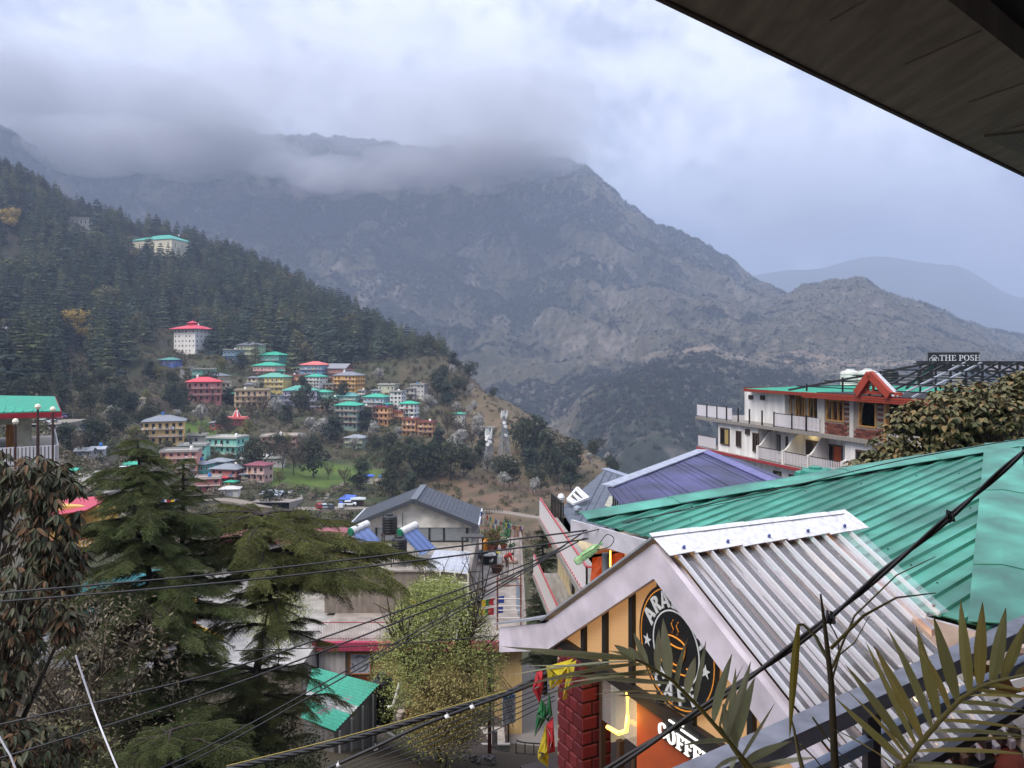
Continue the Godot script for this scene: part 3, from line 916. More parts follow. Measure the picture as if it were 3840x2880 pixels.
# u0, u1, v_eave, v_base: the house in the photograph's pixels; the hill gives its distance
func house(called: String, label: String, u0: float, u1: float, ve: float, vb: float, floors: int, wall: String, roof: String, roofhex: String, turn := 0.3, bal := "", frame := "e8e4dc", dd := 0.0) -> Node3D:
	var g := RandomNumberGenerator.new()
	g.seed = hash(label)
	var s := spot((u0 + u1) / 2, vb, 200.0) if dd == 0.0 else at((u0 + u1) / 2, vb, dd)
	var d := -s.z
	var total := (u1 - u0) * d / F * 1.1
	var w := total / (cos(turn) + 0.62 * absf(sin(turn)))
	var dp := w * 0.72
	var h := (vb - ve) * d / F * 1.08
	var o := thing(called, label, "house", s + Vector3(0, 0, -dp * 0.5), turn, "coloured houses of the hill town")
	var b := MB.new()
	b.box(Vector3(0, h / 2 - 3.0, 0), Vector3(w, h + 6.0, dp))
	if roof == "gable":
		var rs := w * 0.22
		for x in [-w / 2 + 0.01, w / 2 - 0.01]:
			b.tri(Vector3(x, h, dp / 2), Vector3(x, h, -dp / 2), Vector3(x, h + rs, 0)); b.tri(Vector3(x, h, -dp / 2), Vector3(x, h, dp / 2), Vector3(x, h + rs, 0))
	part("wall", b, mat(Color(wall).lightened(0.16).to_html(false), 0.85, "streak", 0.13), o)
	b = MB.new()
	if roof == "hip":
		hip_roof(b, w, dp, minf(w, dp) * 0.2, h + 0.22, 0.9)
		b.box(Vector3(0, h + minf(w, dp) * 0.2 + 0.24, 0), Vector3(maxf(w - dp, 0.4), 0.12, 0.4))
	elif roof == "gable":
		gable_roof(b, w, dp, w * 0.22, h + 0.05, 0.8)
	else:
		b.box(Vector3(0, h + 0.1, 0.2), Vector3(w + 0.9, 0.22, dp + 1.2))
		for e in [[0, dp / 2 + 0.3, w + 0.5, 0.15], [0, -dp / 2, w + 0.5, 0.15], [-w / 2 - 0.2, 0.15, 0.15, dp + 0.3], [w / 2 + 0.2, 0.15, 0.15, dp + 0.3]]:
			b.box(Vector3(e[0], h + 0.5, e[1]), Vector3(e[2], 0.6, e[3]))
	part("roof", b, mat(roofhex, 0.55, "streak", 0.2), o)
	if roof == "flat" or g.randf() < 0.35:
		var tk := MB.new()
		var hx := g.randf_range(-0.3, 0.3) * w
		var ty := h + (0.2 if roof == "flat" else minf(w, dp) * 0.2)
		tk.lathe([Vector2(0.6, 0), Vector2(0.62, 1.1), Vector2(0.5, 1.3), Vector2(0.2, 1.36), Vector2(0.2, 1.5), Vector2(0, 1.5)], Transform3D(Basis(), Vector3(hx, ty, -dp * 0.15)), 10)
		tk.box(Vector3(hx, ty - 0.2, -dp * 0.15), Vector3(1.3, 0.4, 1.3))
		part("water_tank", tk, mat(["1d1e20", "e6e6e2", "2f6db0", "e6e6e2"][g.randi() % 4], 0.6, ""), o)
	var fh := h / floors
	var n := clampi(int(round(w / 2.7)), 2, 6)
	var side := -1.0 if turn > 0 else 1.0
	var ns := clampi(int(round(dp / 3.0)), 1, 4)
	var wm := window_mesh(frame)
	for f in floors:
		var y := fh * (f + 0.55)
		for i in n:
			if g.randf() < 0.1: continue
			var door := bal != "" and g.randf() < 0.3
			var sz := Vector3(g.randf_range(0.9, 1.5), (fh * 0.72 if door else fh * g.randf_range(0.36, 0.5)), 1)
			put(wm, "door" if door else "window", o, Transform3D(Basis.from_scale(sz), Vector3(w * ((i + 0.5) / n - 0.5), y - (fh * 0.15 if door else 0.0), dp / 2 + 0.03)))
		for i in ns:
			if g.randf() < 0.15: continue
			put(wm, "window", o, Transform3D(Basis(Vector3.UP, side * PI / 2).scaled_local(Vector3(g.randf_range(0.8, 1.3), fh * 0.42, 1)), Vector3(side * (w / 2 + 0.03), y, dp * ((i + 0.5) / ns - 0.5))))
	if bal:
		for f in range(0 if g.randf() < 0.3 else 1, floors):
			var sl := MB.new()
			sl.box(Vector3(0, fh * f, dp / 2 + 0.6), Vector3(w + 0.3, 0.2, 1.3))
			if g.randf() < 0.5: sl.box(Vector3(side * (w / 2 + 0.5), fh * f, 0.3), Vector3(1.0, 0.19, dp + 0.8))
			var bs := part("balcony", sl, mat(Color(bal).lerp(Color("d8d4cc"), 0.45).to_html(false), 0.8, "streak", 0.3), o)
			var rl := MB.new()
			for y in [0.45, 0.95]: rl.box(Vector3(0, fh * f + y, dp / 2 + 1.2), Vector3(w + 0.2, 0.06, 0.06))
			var k := int(w / 0.7)
			for i in k + 1: rl.box(Vector3(w * (float(i) / k - 0.5), fh * f + 0.5, dp / 2 + 1.2), Vector3(0.05, 0.9, 0.05))
			part("railing", rl, mat("b9b4ac", 0.6, ""), bs)
			if f > 0:
				for x in [-w / 2, -w / 6, w / 6, w / 2]:
					var ps := MB.new()
					ps.box(Vector3(x, fh * (f - 0.5), dp / 2 + 1.13), Vector3(0.22, fh - 0.22, 0.22))
					part("post", ps, mat(wall, 0.85, "streak", 0.13), bs)
		if g.randf() < 0.7:      # washing hung out on a balcony
			for i in 3:
				var c := MB.new()
				c.box(Vector3(w * g.randf_range(-0.4, 0.4), fh * (floors - 1) + 0.62, dp / 2 + 1.27), Vector3(g.randf_range(0.4, 0.9), 0.75, 0.05))
				part("washing", c, mat(["d8d4d0", "c05a4a", "3f6aa8", "d8b24a", "e6e2dc"][g.randi() % 5], 0.95, ""), o)
	return o

func z2(x: float) -> float: return 600.0 + x / 2.011
func z2y(y: float) -> float: return 1150.0 + y / 2.011

func hz(label: String, x0: float, x1: float, ye: float, yb: float, floors: int, wall: String, roof: String, roofhex: String, turn := 0.3, bal := "", frame := "e8e4dc") -> void:
	house("village_house", label, z2(x0), z2(x1), z2y(ye), z2y(yb), floors, wall, roof, roofhex, turn, bal, frame)

func town() -> void:
	var green := "2aa98a"
	var slate := "70747c"
	hz("blue house with white roof room at the left end of the top row", 462, 612, 345, 425, 2, "5a86a0", "flat", "a8a69e", 0.3, "9fc0b8")
	hz("pale green house with dark grey hipped roof at the top of the village", 580, 755, 302, 400, 3, "9db184", "hip", "6a6a74", -0.25, "b09a94")
	hz("teal house with green hipped roof beside the pink one", 742, 930, 372, 445, 2, "2f9d92", "hip", green, -0.3, "b98a7c")
	hz("pink house with green roof just below the teal one", 705, 900, 452, 525, 2, "d6a09a", "hip", green, -0.3, "c08a84")
	hz("small whitish flat roofed house at the left edge of the village", 148, 232, 468, 545, 2, "b4b6b8", "flat", "9a9a98", 0.3)
	hz("sea green flat roofed house beside the small whitish one", 232, 395, 480, 560, 2, "4fa58c", "flat", "a3a498", 0.25, "8fbcae")
	hz("grey roofed house behind the red roofed one", 332, 488, 552, 640, 2, "a89878", "hip", slate, -0.35, "a06060")
	hz("dusky pink house with bright red hipped roof left of the village", 172, 425, 598, 735, 3, "b0625c", "hip", "d8404a", 0.38, "a9655e", "7a4238")
	hz("cream house with open roof terrace and green canopy", 548, 795, 645, 765, 3, "d3b183", "flat", "b5a88e", 0.22, "c2a67c", "5a3a2a")
	hz("long yellow house with pale green roof and many windows", 738, 945, 556, 660, 3, "d6c067", "hip", "57a892", -0.15, "d9c88a")
	hz("orange and maroon house between the yellow and white ones", 958, 1088, 530, 622, 3, "c98a58", "flat", "8d5a54", -0.2, "a05048", "5a2f28")
	hz("blue house with light red roof at the top right of the village", 1062, 1252, 452, 548, 3, "5f97bd", "hip", "d66a60", -0.3, "a2564e")
	hz("house with grey roof and red timber balconies at the top right", 1256, 1428, 476, 578, 3, "8f4e44", "gable", "84868c", -0.3, "8a4a40")
	hz("white four storey house with bright green roof", 1098, 1238, 546, 642, 4, "dcdcda", "hip", green, -0.4, "cfcfcd", "55524e")
	hz("tall amber house with grey hipped roof", 1314, 1512, 532, 648, 4, "e0a040", "hip", "7c7f88", -0.35, "e0b878", "8c5a2c")
	hz("lilac house with long green roof in the middle of the village", 912, 1158, 648, 758, 3, "b0a8c4", "hip", "4f9f8f", 0.2, "a49fbe")
	hz("low blue grey house beside the lilac one", 818, 918, 685, 755, 2, "8fa2b8", "flat", "8a8f98", 0.2)
	hz("mint house with bright green roof right of the lilac one", 1166, 1282, 662, 728, 2, "7fc4a8", "hip", green, -0.25, "8fcab4")
	hz("mint house with teal hipped roof and red washing", 1312, 1500, 682, 735, 2, "86c6b4", "hip", "5f9f9c", -0.25, "b06058")
	hz("pale blue house with bright green roof right of the teal roofed one", 1540, 1708, 690, 765, 2, "8fb6d0", "hip", green, -0.25, "a08078")
	hz("tall narrow white house on the right of the village", 1738, 1840, 668, 782, 4, "d2d2ce", "flat", "a4a49e", -0.35, "", "55524e")
	hz("white house with green gabled roof at the right end of the village", 1812, 1938, 748, 848, 3, "dadfdc", "hip", "24b08c", -0.3, "c8ccc8", "55524e")
	hz("small pale lime house with white water tank", 1650, 1785, 618, 668, 1, "c4cba8", "flat", "b8b8ae", -0.25)
	hz("unplastered white concrete house on the right above the village", 1892, 2010, 598, 692, 3, "c2c0ba", "flat", "a8a6a0", -0.3)
	hz("open grey concrete frame beside the white concrete house", 1852, 1928, 628, 695, 2, "9c9a94", "flat", "92908a", -0.2, "a4a29c", "5a5a5a")
	hz("big grey green house with bright green gable and red bands", 1330, 1508, 762, 920, 4, "6f8c80", "hip", green, -0.25, "9a5048", "6a3a34")
	hz("bare brick house under construction right of the big green one", 1500, 1620, 772, 892, 3, "8a6a5e", "flat", "9a8c84", -0.25, "a89a90", "4a3a34")
	hz("orange house with maroon frames below the tall white one", 1626, 1738, 780, 902, 3, "e0a058", "flat", "8c4a40", -0.3, "8c4a40", "6a2f2a")
	hz("orange house with maroon bands right of the first orange one", 1742, 1850, 800, 868, 2, "dc9a58", "flat", "8c4a40", -0.3, "8c4a40", "6a2f2a")
	hz("lower orange house with terrace roof among the trees", 1832, 1945, 862, 978, 3, "d89c5c", "flat", "94564a", -0.3, "8c4a40", "6a2f2a")
	hz("last orange house at the right edge of the village", 1952, 2068, 885, 985, 3, "c48c58", "flat", "94564a", -0.2, "8c4a40", "6a2f2a")
	hz("small red hut with grey pyramid roof left of the shrine", 374, 462, 888, 938, 1, "b0483c", "hip", "8a8d92", 0.2)
	hz("grey unfinished concrete house left of the mint one", 195, 330, 985, 1048, 1, "a19c94", "flat", "b0aca2", 0.2, "a8a49c", "5a5a5a")
	hz("mint house with washing on its upper balcony", 360, 605, 1002, 1110, 2, "6fc4b0", "flat", "b8b8b0", -0.2, "b8c8c0", "46504e")
	hz("turquoise flat house with grey terrace behind the coral one", 132, 328, 1062, 1152, 2, "72c8b2", "flat", "a8aaa6", 0.15, "", "3f4646")
	hz("coral pink house with grey roof terrace left of the village road", -10, 252, 1118, 1250, 3, "dd8a78", "flat", "a8a49e", 0.2, "a8a09a", "8a4a44")
	hz("low turquoise house with grey sheet roof", 218, 362, 1196, 1256, 1, "48c4bc", "hip", "8a9098", -0.3)
	hz("blue grey sheet roofed house beside the turquoise one", 364, 512, 1178, 1225, 1, "5a86a8", "hip", "8c929a", -0.25)
	hz("red house under a wide patched grey roof above the road", 385, 602, 1252, 1345, 2, "a04840", "hip", "868c94", -0.2, "9a6a60", "5a2a26")
	hz("flat roofed brick house standing alone on the terraces", 745, 1008, 990, 1072, 2, "a8705c", "flat", "b8aea2", 0.2, "a89a90", "6a4a40")
	hz("green walled house with grey hipped roof below the big green one", 1400, 1546, 1000, 1068, 2, "7f9478", "hip", "8d929a", -0.25, "b8b07c")
	hz("white concrete house with outside stair and roof panels", 600, 895, 1152, 1212, 1, "b8b6b0", "flat", "c4c4be", 0.15)
	hz("pink house with maroon roof behind the dark tree", 655, 815, 1218, 1330, 2, "c99c94", "hip", "8a4a58", -0.3, "c8a8a0", "6a4a44")
	hz("red and white storeyed house beside the road", 255, 432, 1310, 1398, 2, "a8473f", "flat", "b8aca4", 0.25, "c0a8a0", "5a2a26")
	house("village_house", "yellow and white house with grey hipped roof and wide terraces", 522, 668, 1588, 1665, 3, "dcb268", "hip", "7e838c", 0.35, "b8b4b4", "4a3f38")
	house("village_house", "beige unplastered hut on the left hillside", 486, 532, 1500, 1532, 1, "b5a58a", "flat", "c0b49c", 0.2)
	house("village_house", "brown hut right of the beige one on the left hillside", 536, 578, 1510, 1535, 1, "8c6a5a", "flat", "94867a", 0.2)
	house("village_house", "house with blue tarpaulin walls on the left slope", 596, 664, 1366, 1384, 1, "3a5ab0", "hip", "3f8a80", -0.3)
	house("village_house", "stone house beside the car park", 286, 338, 1618, 1655, 1, "8a8074", "flat", "7a8078", 0.2)
	house("village_house", "small white house with green roof near the masts", 1698, 1740, 1562, 1612, 2, "cfcfc4", "hip", "3f9a80", -0.3)
	house("village_house", "blue shed under the trees at the left edge", 2, 36, 1215, 1236, 1, "3f5a94", "gable", "5a6a90", 0.2)
	house("village_house", "grey house under the trees at the left edge", -6, 42, 1242, 1266, 1, "a4a8ac", "gable", "8c9098", 0.3)
	house("village_house", "low sheds with grey sheet roofs left of the deodar top", 285, 335, 1695, 1722, 1, "8a8d8c", "gable", "8f959c", 0.2)
	house("village_house", "whitish shed with sheet roof right of the low sheds", 342, 384, 1690, 1718, 1, "a4a8ac", "gable", "a8aeb8", 0.2)
	house("village_house", "stall with bright green sheet roof by the road bend", 468, 508, 1746, 1766, 1, "6a6a64", "gable", green, 0.1)
	house("village_house", "green roofed shed behind the broadleaved tree", 248, 278, 1785, 1815, 1, "8f8f86", "gable", green, 0.1)
	house("village_house", "brown hut under the oak right of the tarpaulin hut", 1406, 1440, 1810, 1830, 1, "8d6a54", "gable", "8a7a6a", 0.2)
	house("village_house", "tiny green roofed house breaking the forest crest", 1068, 1112, 1066, 1084, 1, "a0a494", "hip", green, -0.3)
	house("village_house", "raw concrete building among the trees on the high ridge", 262, 350, 822, 852, 1, "8d8a84", "flat", "9a968e", 0.2, "9a968e", "4a4a4a")
	var fill := [[630, 700, 600, 640, 2], [1010, 1060, 470, 520, 2], [1240, 1300, 610, 650, 2], [1120, 1170, 770, 810, 1], [1285, 1330, 700, 760, 2], [1500, 1545, 640, 690, 2], [1590, 1660, 640, 680, 1], [1700, 1745, 760, 800, 2], [430, 520, 610, 690, 2], [660, 735, 560, 620, 2], [870, 930, 500, 540, 2], [1180, 1250, 740, 790, 2], [1560, 1620, 700, 745, 2], [840, 910, 610, 650, 2], [1060, 1110, 660, 710, 2], [300, 360, 640, 690, 2], [500, 560, 690, 740, 2], [520, 600, 1220, 1260, 1], [610, 660, 1280, 1330, 2], [500, 560, 1330, 1380, 2], [120, 200, 1230, 1280, 2], [1440, 1500, 560, 600, 2]]
	var wn := ["cream", "pale blue", "white", "mint", "salmon", "grey"]
	var wc := ["cfc09c", "9db4c8", "d0d0cc", "9cc8b4", "d09c88", "a4a29c"]
	for i in fill.size():
		var q = fill[i]
		var k := (i * 5 + i / 3) % 6
		hz("small %s house with %s roof squeezed %s" % [wn[k], ["grey", "green", "flat"][i % 3], "into the lower houses by the road" if q[2] > 1100 else "between larger houses left in the village" if q[0] < 900 else "between larger houses right in the village"], q[0], q[1], q[2], q[3], q[4], wc[k], "hip" if i % 3 < 2 else "flat", [slate, green, "a8a49c"][i % 3], -0.25 if i % 2 else 0.2, "b8b4ac" if i % 2 else "", "5a544e")
	# white tower with the red pagoda roof
	var t := house("pagoda_roofed_building", "white five storey building with red pagoda roof on the slope", z2(98), z2(328), z2y(185), z2y(352), 5, "f4f2ee", "hip", "d83f55", -0.42, "", "c8c4bc")
	t.set_meta("category", "building")
	var b := MB.new()
	var s := 0.2
	var sz: float = (t.get_node("wall") as MeshInstance3D).mesh.get_aabb().size.x
	var hh: float = (t.get_node("wall") as MeshInstance3D).mesh.get_aabb().end.y
	hip_roof(b, sz * 1.12, sz * 0.9, sz * 0.16, hh + 0.4, 1.2)
	b.box(Vector3(0, hh + sz * 0.16 + 0.9, 0), Vector3(sz * 0.2, 1.6, sz * 0.17))
	hip_roof(b, sz * 0.2, sz * 0.18, sz * 0.06, hh + sz * 0.16 + 1.8, 1.0)
	b.tube([Vector3(0, hh + sz * 0.2 + 2.0, 0), Vector3(0, hh + sz * 0.2 + 4.2, 0)], 0.35, 0.05, 6)
	part("pagoda_roof", b, mat("d83f55", 0.55, "streak", 0.2), t)
	# hall on the ridge
	t = house("ridge_hall", "long cream hall with green roof on top of the forested ridge", 480, 685, 903, 945, 1, "d9d2b4", "hip", "2a9a86", -0.3, "", "b8b09a", 900.0)
	t.set_meta("category", "hall")
	t = house("ridge_shelter", "cream roofed shelter right of the ridge hall", 735, 775, 1040, 1052, 1, "8a8478", "gable", "d8c890", 0.2, "", "8a8478", 905.0)
	t.set_meta("category", "shelter")
	shrine()
	stupa("white stupa on the bare ridge below the mountain", spot(2146, 1622, 250), 5.0)
	stupa("small white stupa on the wooded crest above the village", spot(1378, 1240, 400), 10.0)
	stupa("white domed shrine beside the red spired one", spot(862, 1600, 250), 5.5)
	stupa("white pinnacle between the trees under the green walled house", spot(1330, 1684, 250), 4.5)

func stupa(label: String, p: Vector3, h: float) -> void:
	var t := thing("stupa", label, "stupa", p)
	var k := h / 5.0
	var b := MB.new()
	b.box(Vector3(0, 0.4 * k - 0.6, 0), Vector3(3.2 * k, 0.8 * k + 1.2, 3.2 * k)); b.box(Vector3(0, 1.1 * k, 0), Vector3(2.5 * k, 0.6 * k, 2.5 * k))
	part("plinth", b, mat("e4e2dc", 0.8, "grime", 0.3), t)
	b = MB.new()
	b.lathe([Vector2(1.1, 1.4), Vector2(1.2, 2.0), Vector2(1.0, 2.6), Vector2(0.5, 3.0), Vector2(0.0, 3.1)], Transform3D(Basis.from_scale(Vector3.ONE * k)), 12)
	part("dome", b, mat("e8e6e0", 0.8, "grime", 0.3), t)
	b = MB.new()
	b.lathe([Vector2(0.42, 2.9), Vector2(0.4, 3.3), Vector2(0.3, 3.4), Vector2(0.02, 5.0)], Transform3D(Basis.from_scale(Vector3.ONE * k)), 8)
	part("spire", b, mat("e0d8c8", 0.7, ""), t)

func shrine() -> void:
	var p := spot(870, 1608, 250)
	var d := -p.z
	var k := d / F
	var t := thing("shrine", "pink shrine with tall red and white pointed spire", "shrine", p + Vector3(0, 0, -4), 0.15)
	var b := MB.new()
	b.box(Vector3(-0.5, 14 * k, 0), Vector3(95 * k, 36 * k + 2, 7))
	part("wall", b, mat("d8706c", 0.85, "streak", 0.2), t)
	b = MB.new()
	b.box(Vector3(0, 33 * k, 0.4), Vector3(108 * k, 0.3, 9))
	part("roof", b, mat("b85a58", 0.8, "grime", 0.2), t)
	b = MB.new()
	hip_roof(b, 30 * k, 30 * k, 8 * k, 34 * k, 0.5)
	b.lathe([Vector2(15 * k, 40 * k), Vector2(9 * k, 52 * k), Vector2(4 * k, 64 * k), Vector2(0.1, 70 * k)], Transform3D(Basis(Vector3.UP, PI / 8), Vector3(1.0, 0, 0)), 8)
	part("spire", b, mat("d8353f", 0.6, "grime", 0.3), t)
	b = MB.new()
	for j in 4:
		var a := PI / 8 + TAU * j / 4 + PI / 4
		b.bar(Vector3(1.0 + cos(a) * 15.2 * k, 40 * k, sin(a) * 15.2 * k), Vector3(1.0 + cos(a) * 4.2 * k, 64 * k, sin(a) * 4.2 * k), 0.5, 0.25)
	part("white_rib", b, mat("e8e4e0", 0.7, ""), t)

# ---------------------------------------------------------------- masts, road, cars, stalls
func mast(label: String, u: float, vt: float, vb: float, wide: float, dishes: int) -> void:
	var p := spot(u, vb, 220)
	var h := (vb - vt) * -p.z / F
	var t := thing("radio_mast", label, "radio mast", p, 0.4)
	var b := MB.new()
	var bays := 12
	var wd := func(y: float) -> float: return lerpf(wide, 1.1, clampf(y / (h * 0.85), 0.0, 1.0))
	for i in bays:
		var y0 := h * i / bays
		var y1 := h * (i + 1) / bays
		for c in 4:
			var a := Vector3([-1, 1, 1, -1][c], 0, [-1, -1, 1, 1][c]) * 0.5
			var e := Vector3([1, 1, -1, -1][c], 0, [-1, 1, 1, -1][c]) * 0.5
			var w0: float = wd.call(y0)
			var w1: float = wd.call(y1)
			b.bar(a * w0 + Vector3.UP * y0, a * w1 + Vector3.UP * y1, 0.22, 0.22)
			b.bar(a * w0 + Vector3.UP * y0, e * w1 + Vector3.UP * y1, 0.11, 0.11)
			b.bar(e * w0 + Vector3.UP * y0, a * w1 + Vector3.UP * y1, 0.11, 0.11)
			b.bar(a * w1 + Vector3.UP * y1, e * w1 + Vector3.UP * y1, 0.11, 0.11)
	part("lattice", b, mat("8e9498", 0.5, "", 1.0, 0.4), t)
	var g := RandomNumberGenerator.new()
	g.seed = hash(label)
	for i in 9:
		b = MB.new()
		var a := TAU * i / 9.0
		var y := h - 1.4 - (i % 3) * 0.6
		b.box(Vector3(cos(a) * 1.5, y, sin(a) * 1.5), Vector3(0.45, 2.6, 0.35))
		b.bar(Vector3(0, y, 0), Vector3(cos(a) * 1.5, y, sin(a) * 1.5), 0.12, 0.12)
		part("panel_antenna", b, mat("e2e2de", 0.6, ""), t)
	for i in dishes:
		b = MB.new()
		var y := h * g.randf_range(0.5, 0.86)
		var a := g.randf_range(0.3, 2.8)
		var c := Vector3(cos(a), 0, sin(a))
		b.tube([Vector3(0, y, 0) + c * 0.7, Vector3(0, y, 0) + c * 1.6], 0.75, 0.85, 10)
		part("dish", b, mat("e8e8e4", 0.5, ""), t)
	b = MB.new()
	b.box(Vector3(wide * 0.9, 1.2, 1), Vector3(2.2, 3.2, 1.8))
	part("cabinet", b, mat("dcdcd8", 0.6, ""), t)

func car_proto(paint: String) -> Node3D:
	var o := Node3D.new()
	o.name = "parked_car"
	o.set_meta("category", "car")
	var b := MB.new()
	for s in [[0.32, 0.86, 4.1, 4.0, 1.68, 1.62]]:
		b.hexa([Vector3(-2.05, 0.3, 0.82), Vector3(2.05, 0.3, 0.82), Vector3(2.05, 0.3, -0.82), Vector3(-2.05, 0.3, -0.82), Vector3(-2.0, 0.92, 0.8), Vector3(1.95, 0.82, 0.8), Vector3(1.95, 0.82, -0.8), Vector3(-2.0, 0.92, -0.8)])
	b.hexa([Vector3(-1.7, 1.38, 0.66), Vector3(0.35, 1.42, 0.66), Vector3(0.35, 1.42, -0.66), Vector3(-1.7, 1.38, -0.66), Vector3(-1.5, 1.47, 0.58), Vector3(0.2, 1.5, 0.58), Vector3(0.2, 1.5, -0.58), Vector3(-1.5, 1.47, -0.58)])
	part("body", b, mat(paint, 0.3, ""), o)
	b = MB.new()
	b.hexa([Vector3(-1.98, 0.915, 0.76), Vector3(1.1, 0.86, 0.76), Vector3(1.1, 0.86, -0.76), Vector3(-1.98, 0.915, -0.76), Vector3(-1.68, 1.385, 0.65), Vector3(0.33, 1.425, 0.65), Vector3(0.33, 1.425, -0.65), Vector3(-1.68, 1.385, -0.65)])
	part("window", b, mat("15181c", 0.1, ""), o)
	for x in [-1.3, 1.3]:
		for z in [-0.75, 0.75]:
			b = MB.new()
			b.tube([Vector3(x, 0.32, z - 0.1), Vector3(x, 0.32, z + 0.1)], 0.32, 0.32, 10)
			part("wheel", b, mat("1a1a1b", 0.8, ""), o)
	for z in [-0.6, 0.6]:
		b = MB.new()
		b.box(Vector3(1.99, 0.68, z), Vector3(0.12, 0.14, 0.3))
		part("headlight", b, mat("d8dce0", 0.2, ""), o)
		b = MB.new()
		b.box(Vector3(-2.02, 0.75, z), Vector3(0.1, 0.14, 0.24))
		part("taillight", b, mat("8a1c1c", 0.3, ""), o)
	return o

func roadside() -> void:
	# the road along the foot of the hill
	road_near(Vector3.ZERO)
	var dense := []
	for i in road_pts.size() - 1:
		for k in 24: dense.append([road_pts[i].cubic_interpolate(road_pts[i + 1], road_pts[maxi(i - 1, 0)], road_pts[mini(i + 2, road_pts.size() - 1)], k / 24.0), lerpf(ROAD[i][2], ROAD[i + 1][2], k / 24.0)])
	ribbon("village_road", dense, Color(0.3, 0.255, 0.205), 0.5)
	var bend := []
	for q in [[420, 1868, 7.0], [360, 1858, 7.0], [305, 1840, 7.0], [292, 1815, 6.0], [320, 1795, 5.0], [352, 1786, 4.5], [420, 1782, 4.5]]: bend.append([spot(q[0], q[1], 120), q[2]])
	var bd := []
	for i in bend.size() - 1:
		for k in 10: bd.append([bend[i][0].cubic_interpolate(bend[i + 1][0], bend[maxi(i - 1, 0)][0], bend[mini(i + 2, bend.size() - 1)][0], k / 10.0), lerpf(bend[i][1], bend[i + 1][1], k / 10.0)])
	ribbon("hairpin_road", bd, Color(0.33, 0.31, 0.28), 0.5)
	var yard := []
	for q in [[990, 1905, 16.0], [1060, 1880, 14.0], [1090, 1862, 8.0]]: yard.append([spot(q[0], q[1], 200), q[2]])
	ribbon("parking_yard", yard, Color(0.34, 0.3, 0.26), 0.25)
	var lot := []
	for q in [[130, 1602, 14.0], [200, 1596, 16.0], [270, 1590, 12.0]]: lot.append([spot(q[0], q[1], 200), q[2]])
	ribbon("car_park", lot, Color(0.3, 0.27, 0.23), 0.25)
	var path := []
	for q in [[2010, 1590, 1.6], [2014, 1620, 1.6], [2005, 1650, 1.6], [1990, 1658, 1.6], [2030, 1668, 1.5], [2045, 1680, 1.5]]: path.append([spot(q[0], q[1], 250), q[2]])
	ribbon("foot_path", path, Color(0.32, 0.24, 0.17), 0.3)
	# cars
	var paints := {"white": "dfe2e4", "silver": "a9aeb2", "red": "a02a2c", "dark grey": "4a5054", "maroon": "6a2630", "blue": "3a5c9c", "pink": "c05078", "purple": "7a5a9a", "black": "1f2124"}
	var protos := {}
	for k in paints: protos[k] = car_proto(paints[k])
	var cars := [[1196, 1916, "red", 2.0, "red car at the left of the row parked by the village road"], [1214, 1916, "silver", 2.1, "silver car second in the row parked by the village road"], [1236, 1917, "dark grey", 2.2, "dark grey car at the right of the row parked by the village road"], [1312, 1908, "white", 0.15, "white car parked alone under the stall on the village road"],
		[1068, 1870, "black", 1.2, "black and white car standing in the parking yard"], [1095, 1866, "dark grey", 1.5, "dark grey car right of the black one in the parking yard"],
		[165, 1600, "white", 0.2, "white car at the left of the hillside car park"], [205, 1598, "silver", 0.2, "silver car in the front row of the hillside car park"], [198, 1582, "maroon", 0.3, "maroon car in the back row of the hillside car park"], [212, 1581, "pink", 0.3, "pink car in the back row of the hillside car park"], [228, 1579, "purple", 0.3, "purple car in the back row of the hillside car park"], [250, 1578, "black", 0.3, "black car at the right end of the hillside car park"], [75, 1612, "white", 0.2, "white car at the left end behind the pavilion windows"],
		[470, 1778, "white", 0.4, "white car behind the deodar top nearest the bend"], [485, 1786, "silver", 0.5, "silver car behind the deodar top"], [500, 1775, "white", 0.4, "second white car behind the deodar top"]]
	for k in 12: cars.append([[375, 400, 425, 455, 475, 520, 545, 560, 580, 800, 830, 860][k], [1224, 1224, 1225, 1226, 1227, 1226, 1224, 1223, 1226, 1234, 1234, 1233][k], ["white", "silver", "white"][k % 3], 0.1, ["white", "silver"][1 if k % 3 == 1 else 0] + " car parked on the road through the deodars"])
	for c in cars:
		var p := spot(c[0], c[1], 200) + Vector3(0, 0.9, 0)
		var o := copy(protos[c[2]], p, c[3], c[4], 1.05)
		o.set_meta("group", "cars parked on the hillside")
	for k in protos: protos[k].free()
	# blue pick-up three wheeler by the road
	var tp := thing("pickup_truck", "small pickup truck with blue tarpaulin beside the white car", "truck", spot(1278, 1916, 200) + Vector3(0, 0.65, 0), -1.4)
	var b := MB.new()
	b.box(Vector3(0, 0.75, 0), Vector3(3.6, 0.7, 1.6)); b.box(Vector3(1.2, 1.35, 0), Vector3(1.1, 0.7, 1.5))
	part("body", b, mat("d8dadc", 0.4, ""), tp)
	b = MB.new()
	b.hexa([Vector3(-1.8, 1.1, 0.85), Vector3(0.6, 1.1, 0.85), Vector3(0.6, 1.1, -0.85), Vector3(-1.8, 1.1, -0.85), Vector3(-1.7, 2.0, 0.5), Vector3(0.5, 2.1, 0.5), Vector3(0.5, 2.1, -0.5), Vector3(-1.7, 2.0, -0.5)])
	part("tarpaulin", b, mat("2f5fc0", 0.6, "grime", 1.0), tp)
	for x in [-1.2, 1.2]:
		for z in [-0.75, 0.75]:
			b = MB.new()
			b.tube([Vector3(x, 0.35, z - 0.1), Vector3(x, 0.35, z + 0.1)], 0.35, 0.35, 10)
			part("wheel", b, mat("1a1a1b", 0.8, ""), tp)
	# stalls and sheds by the road
	shed("tarpaulin_hut", "whitewashed hut under a bright blue tarpaulin roof", "hut", 1356, 1396, 1788, 1816, "d8d0c0", "2a5cc8", true)
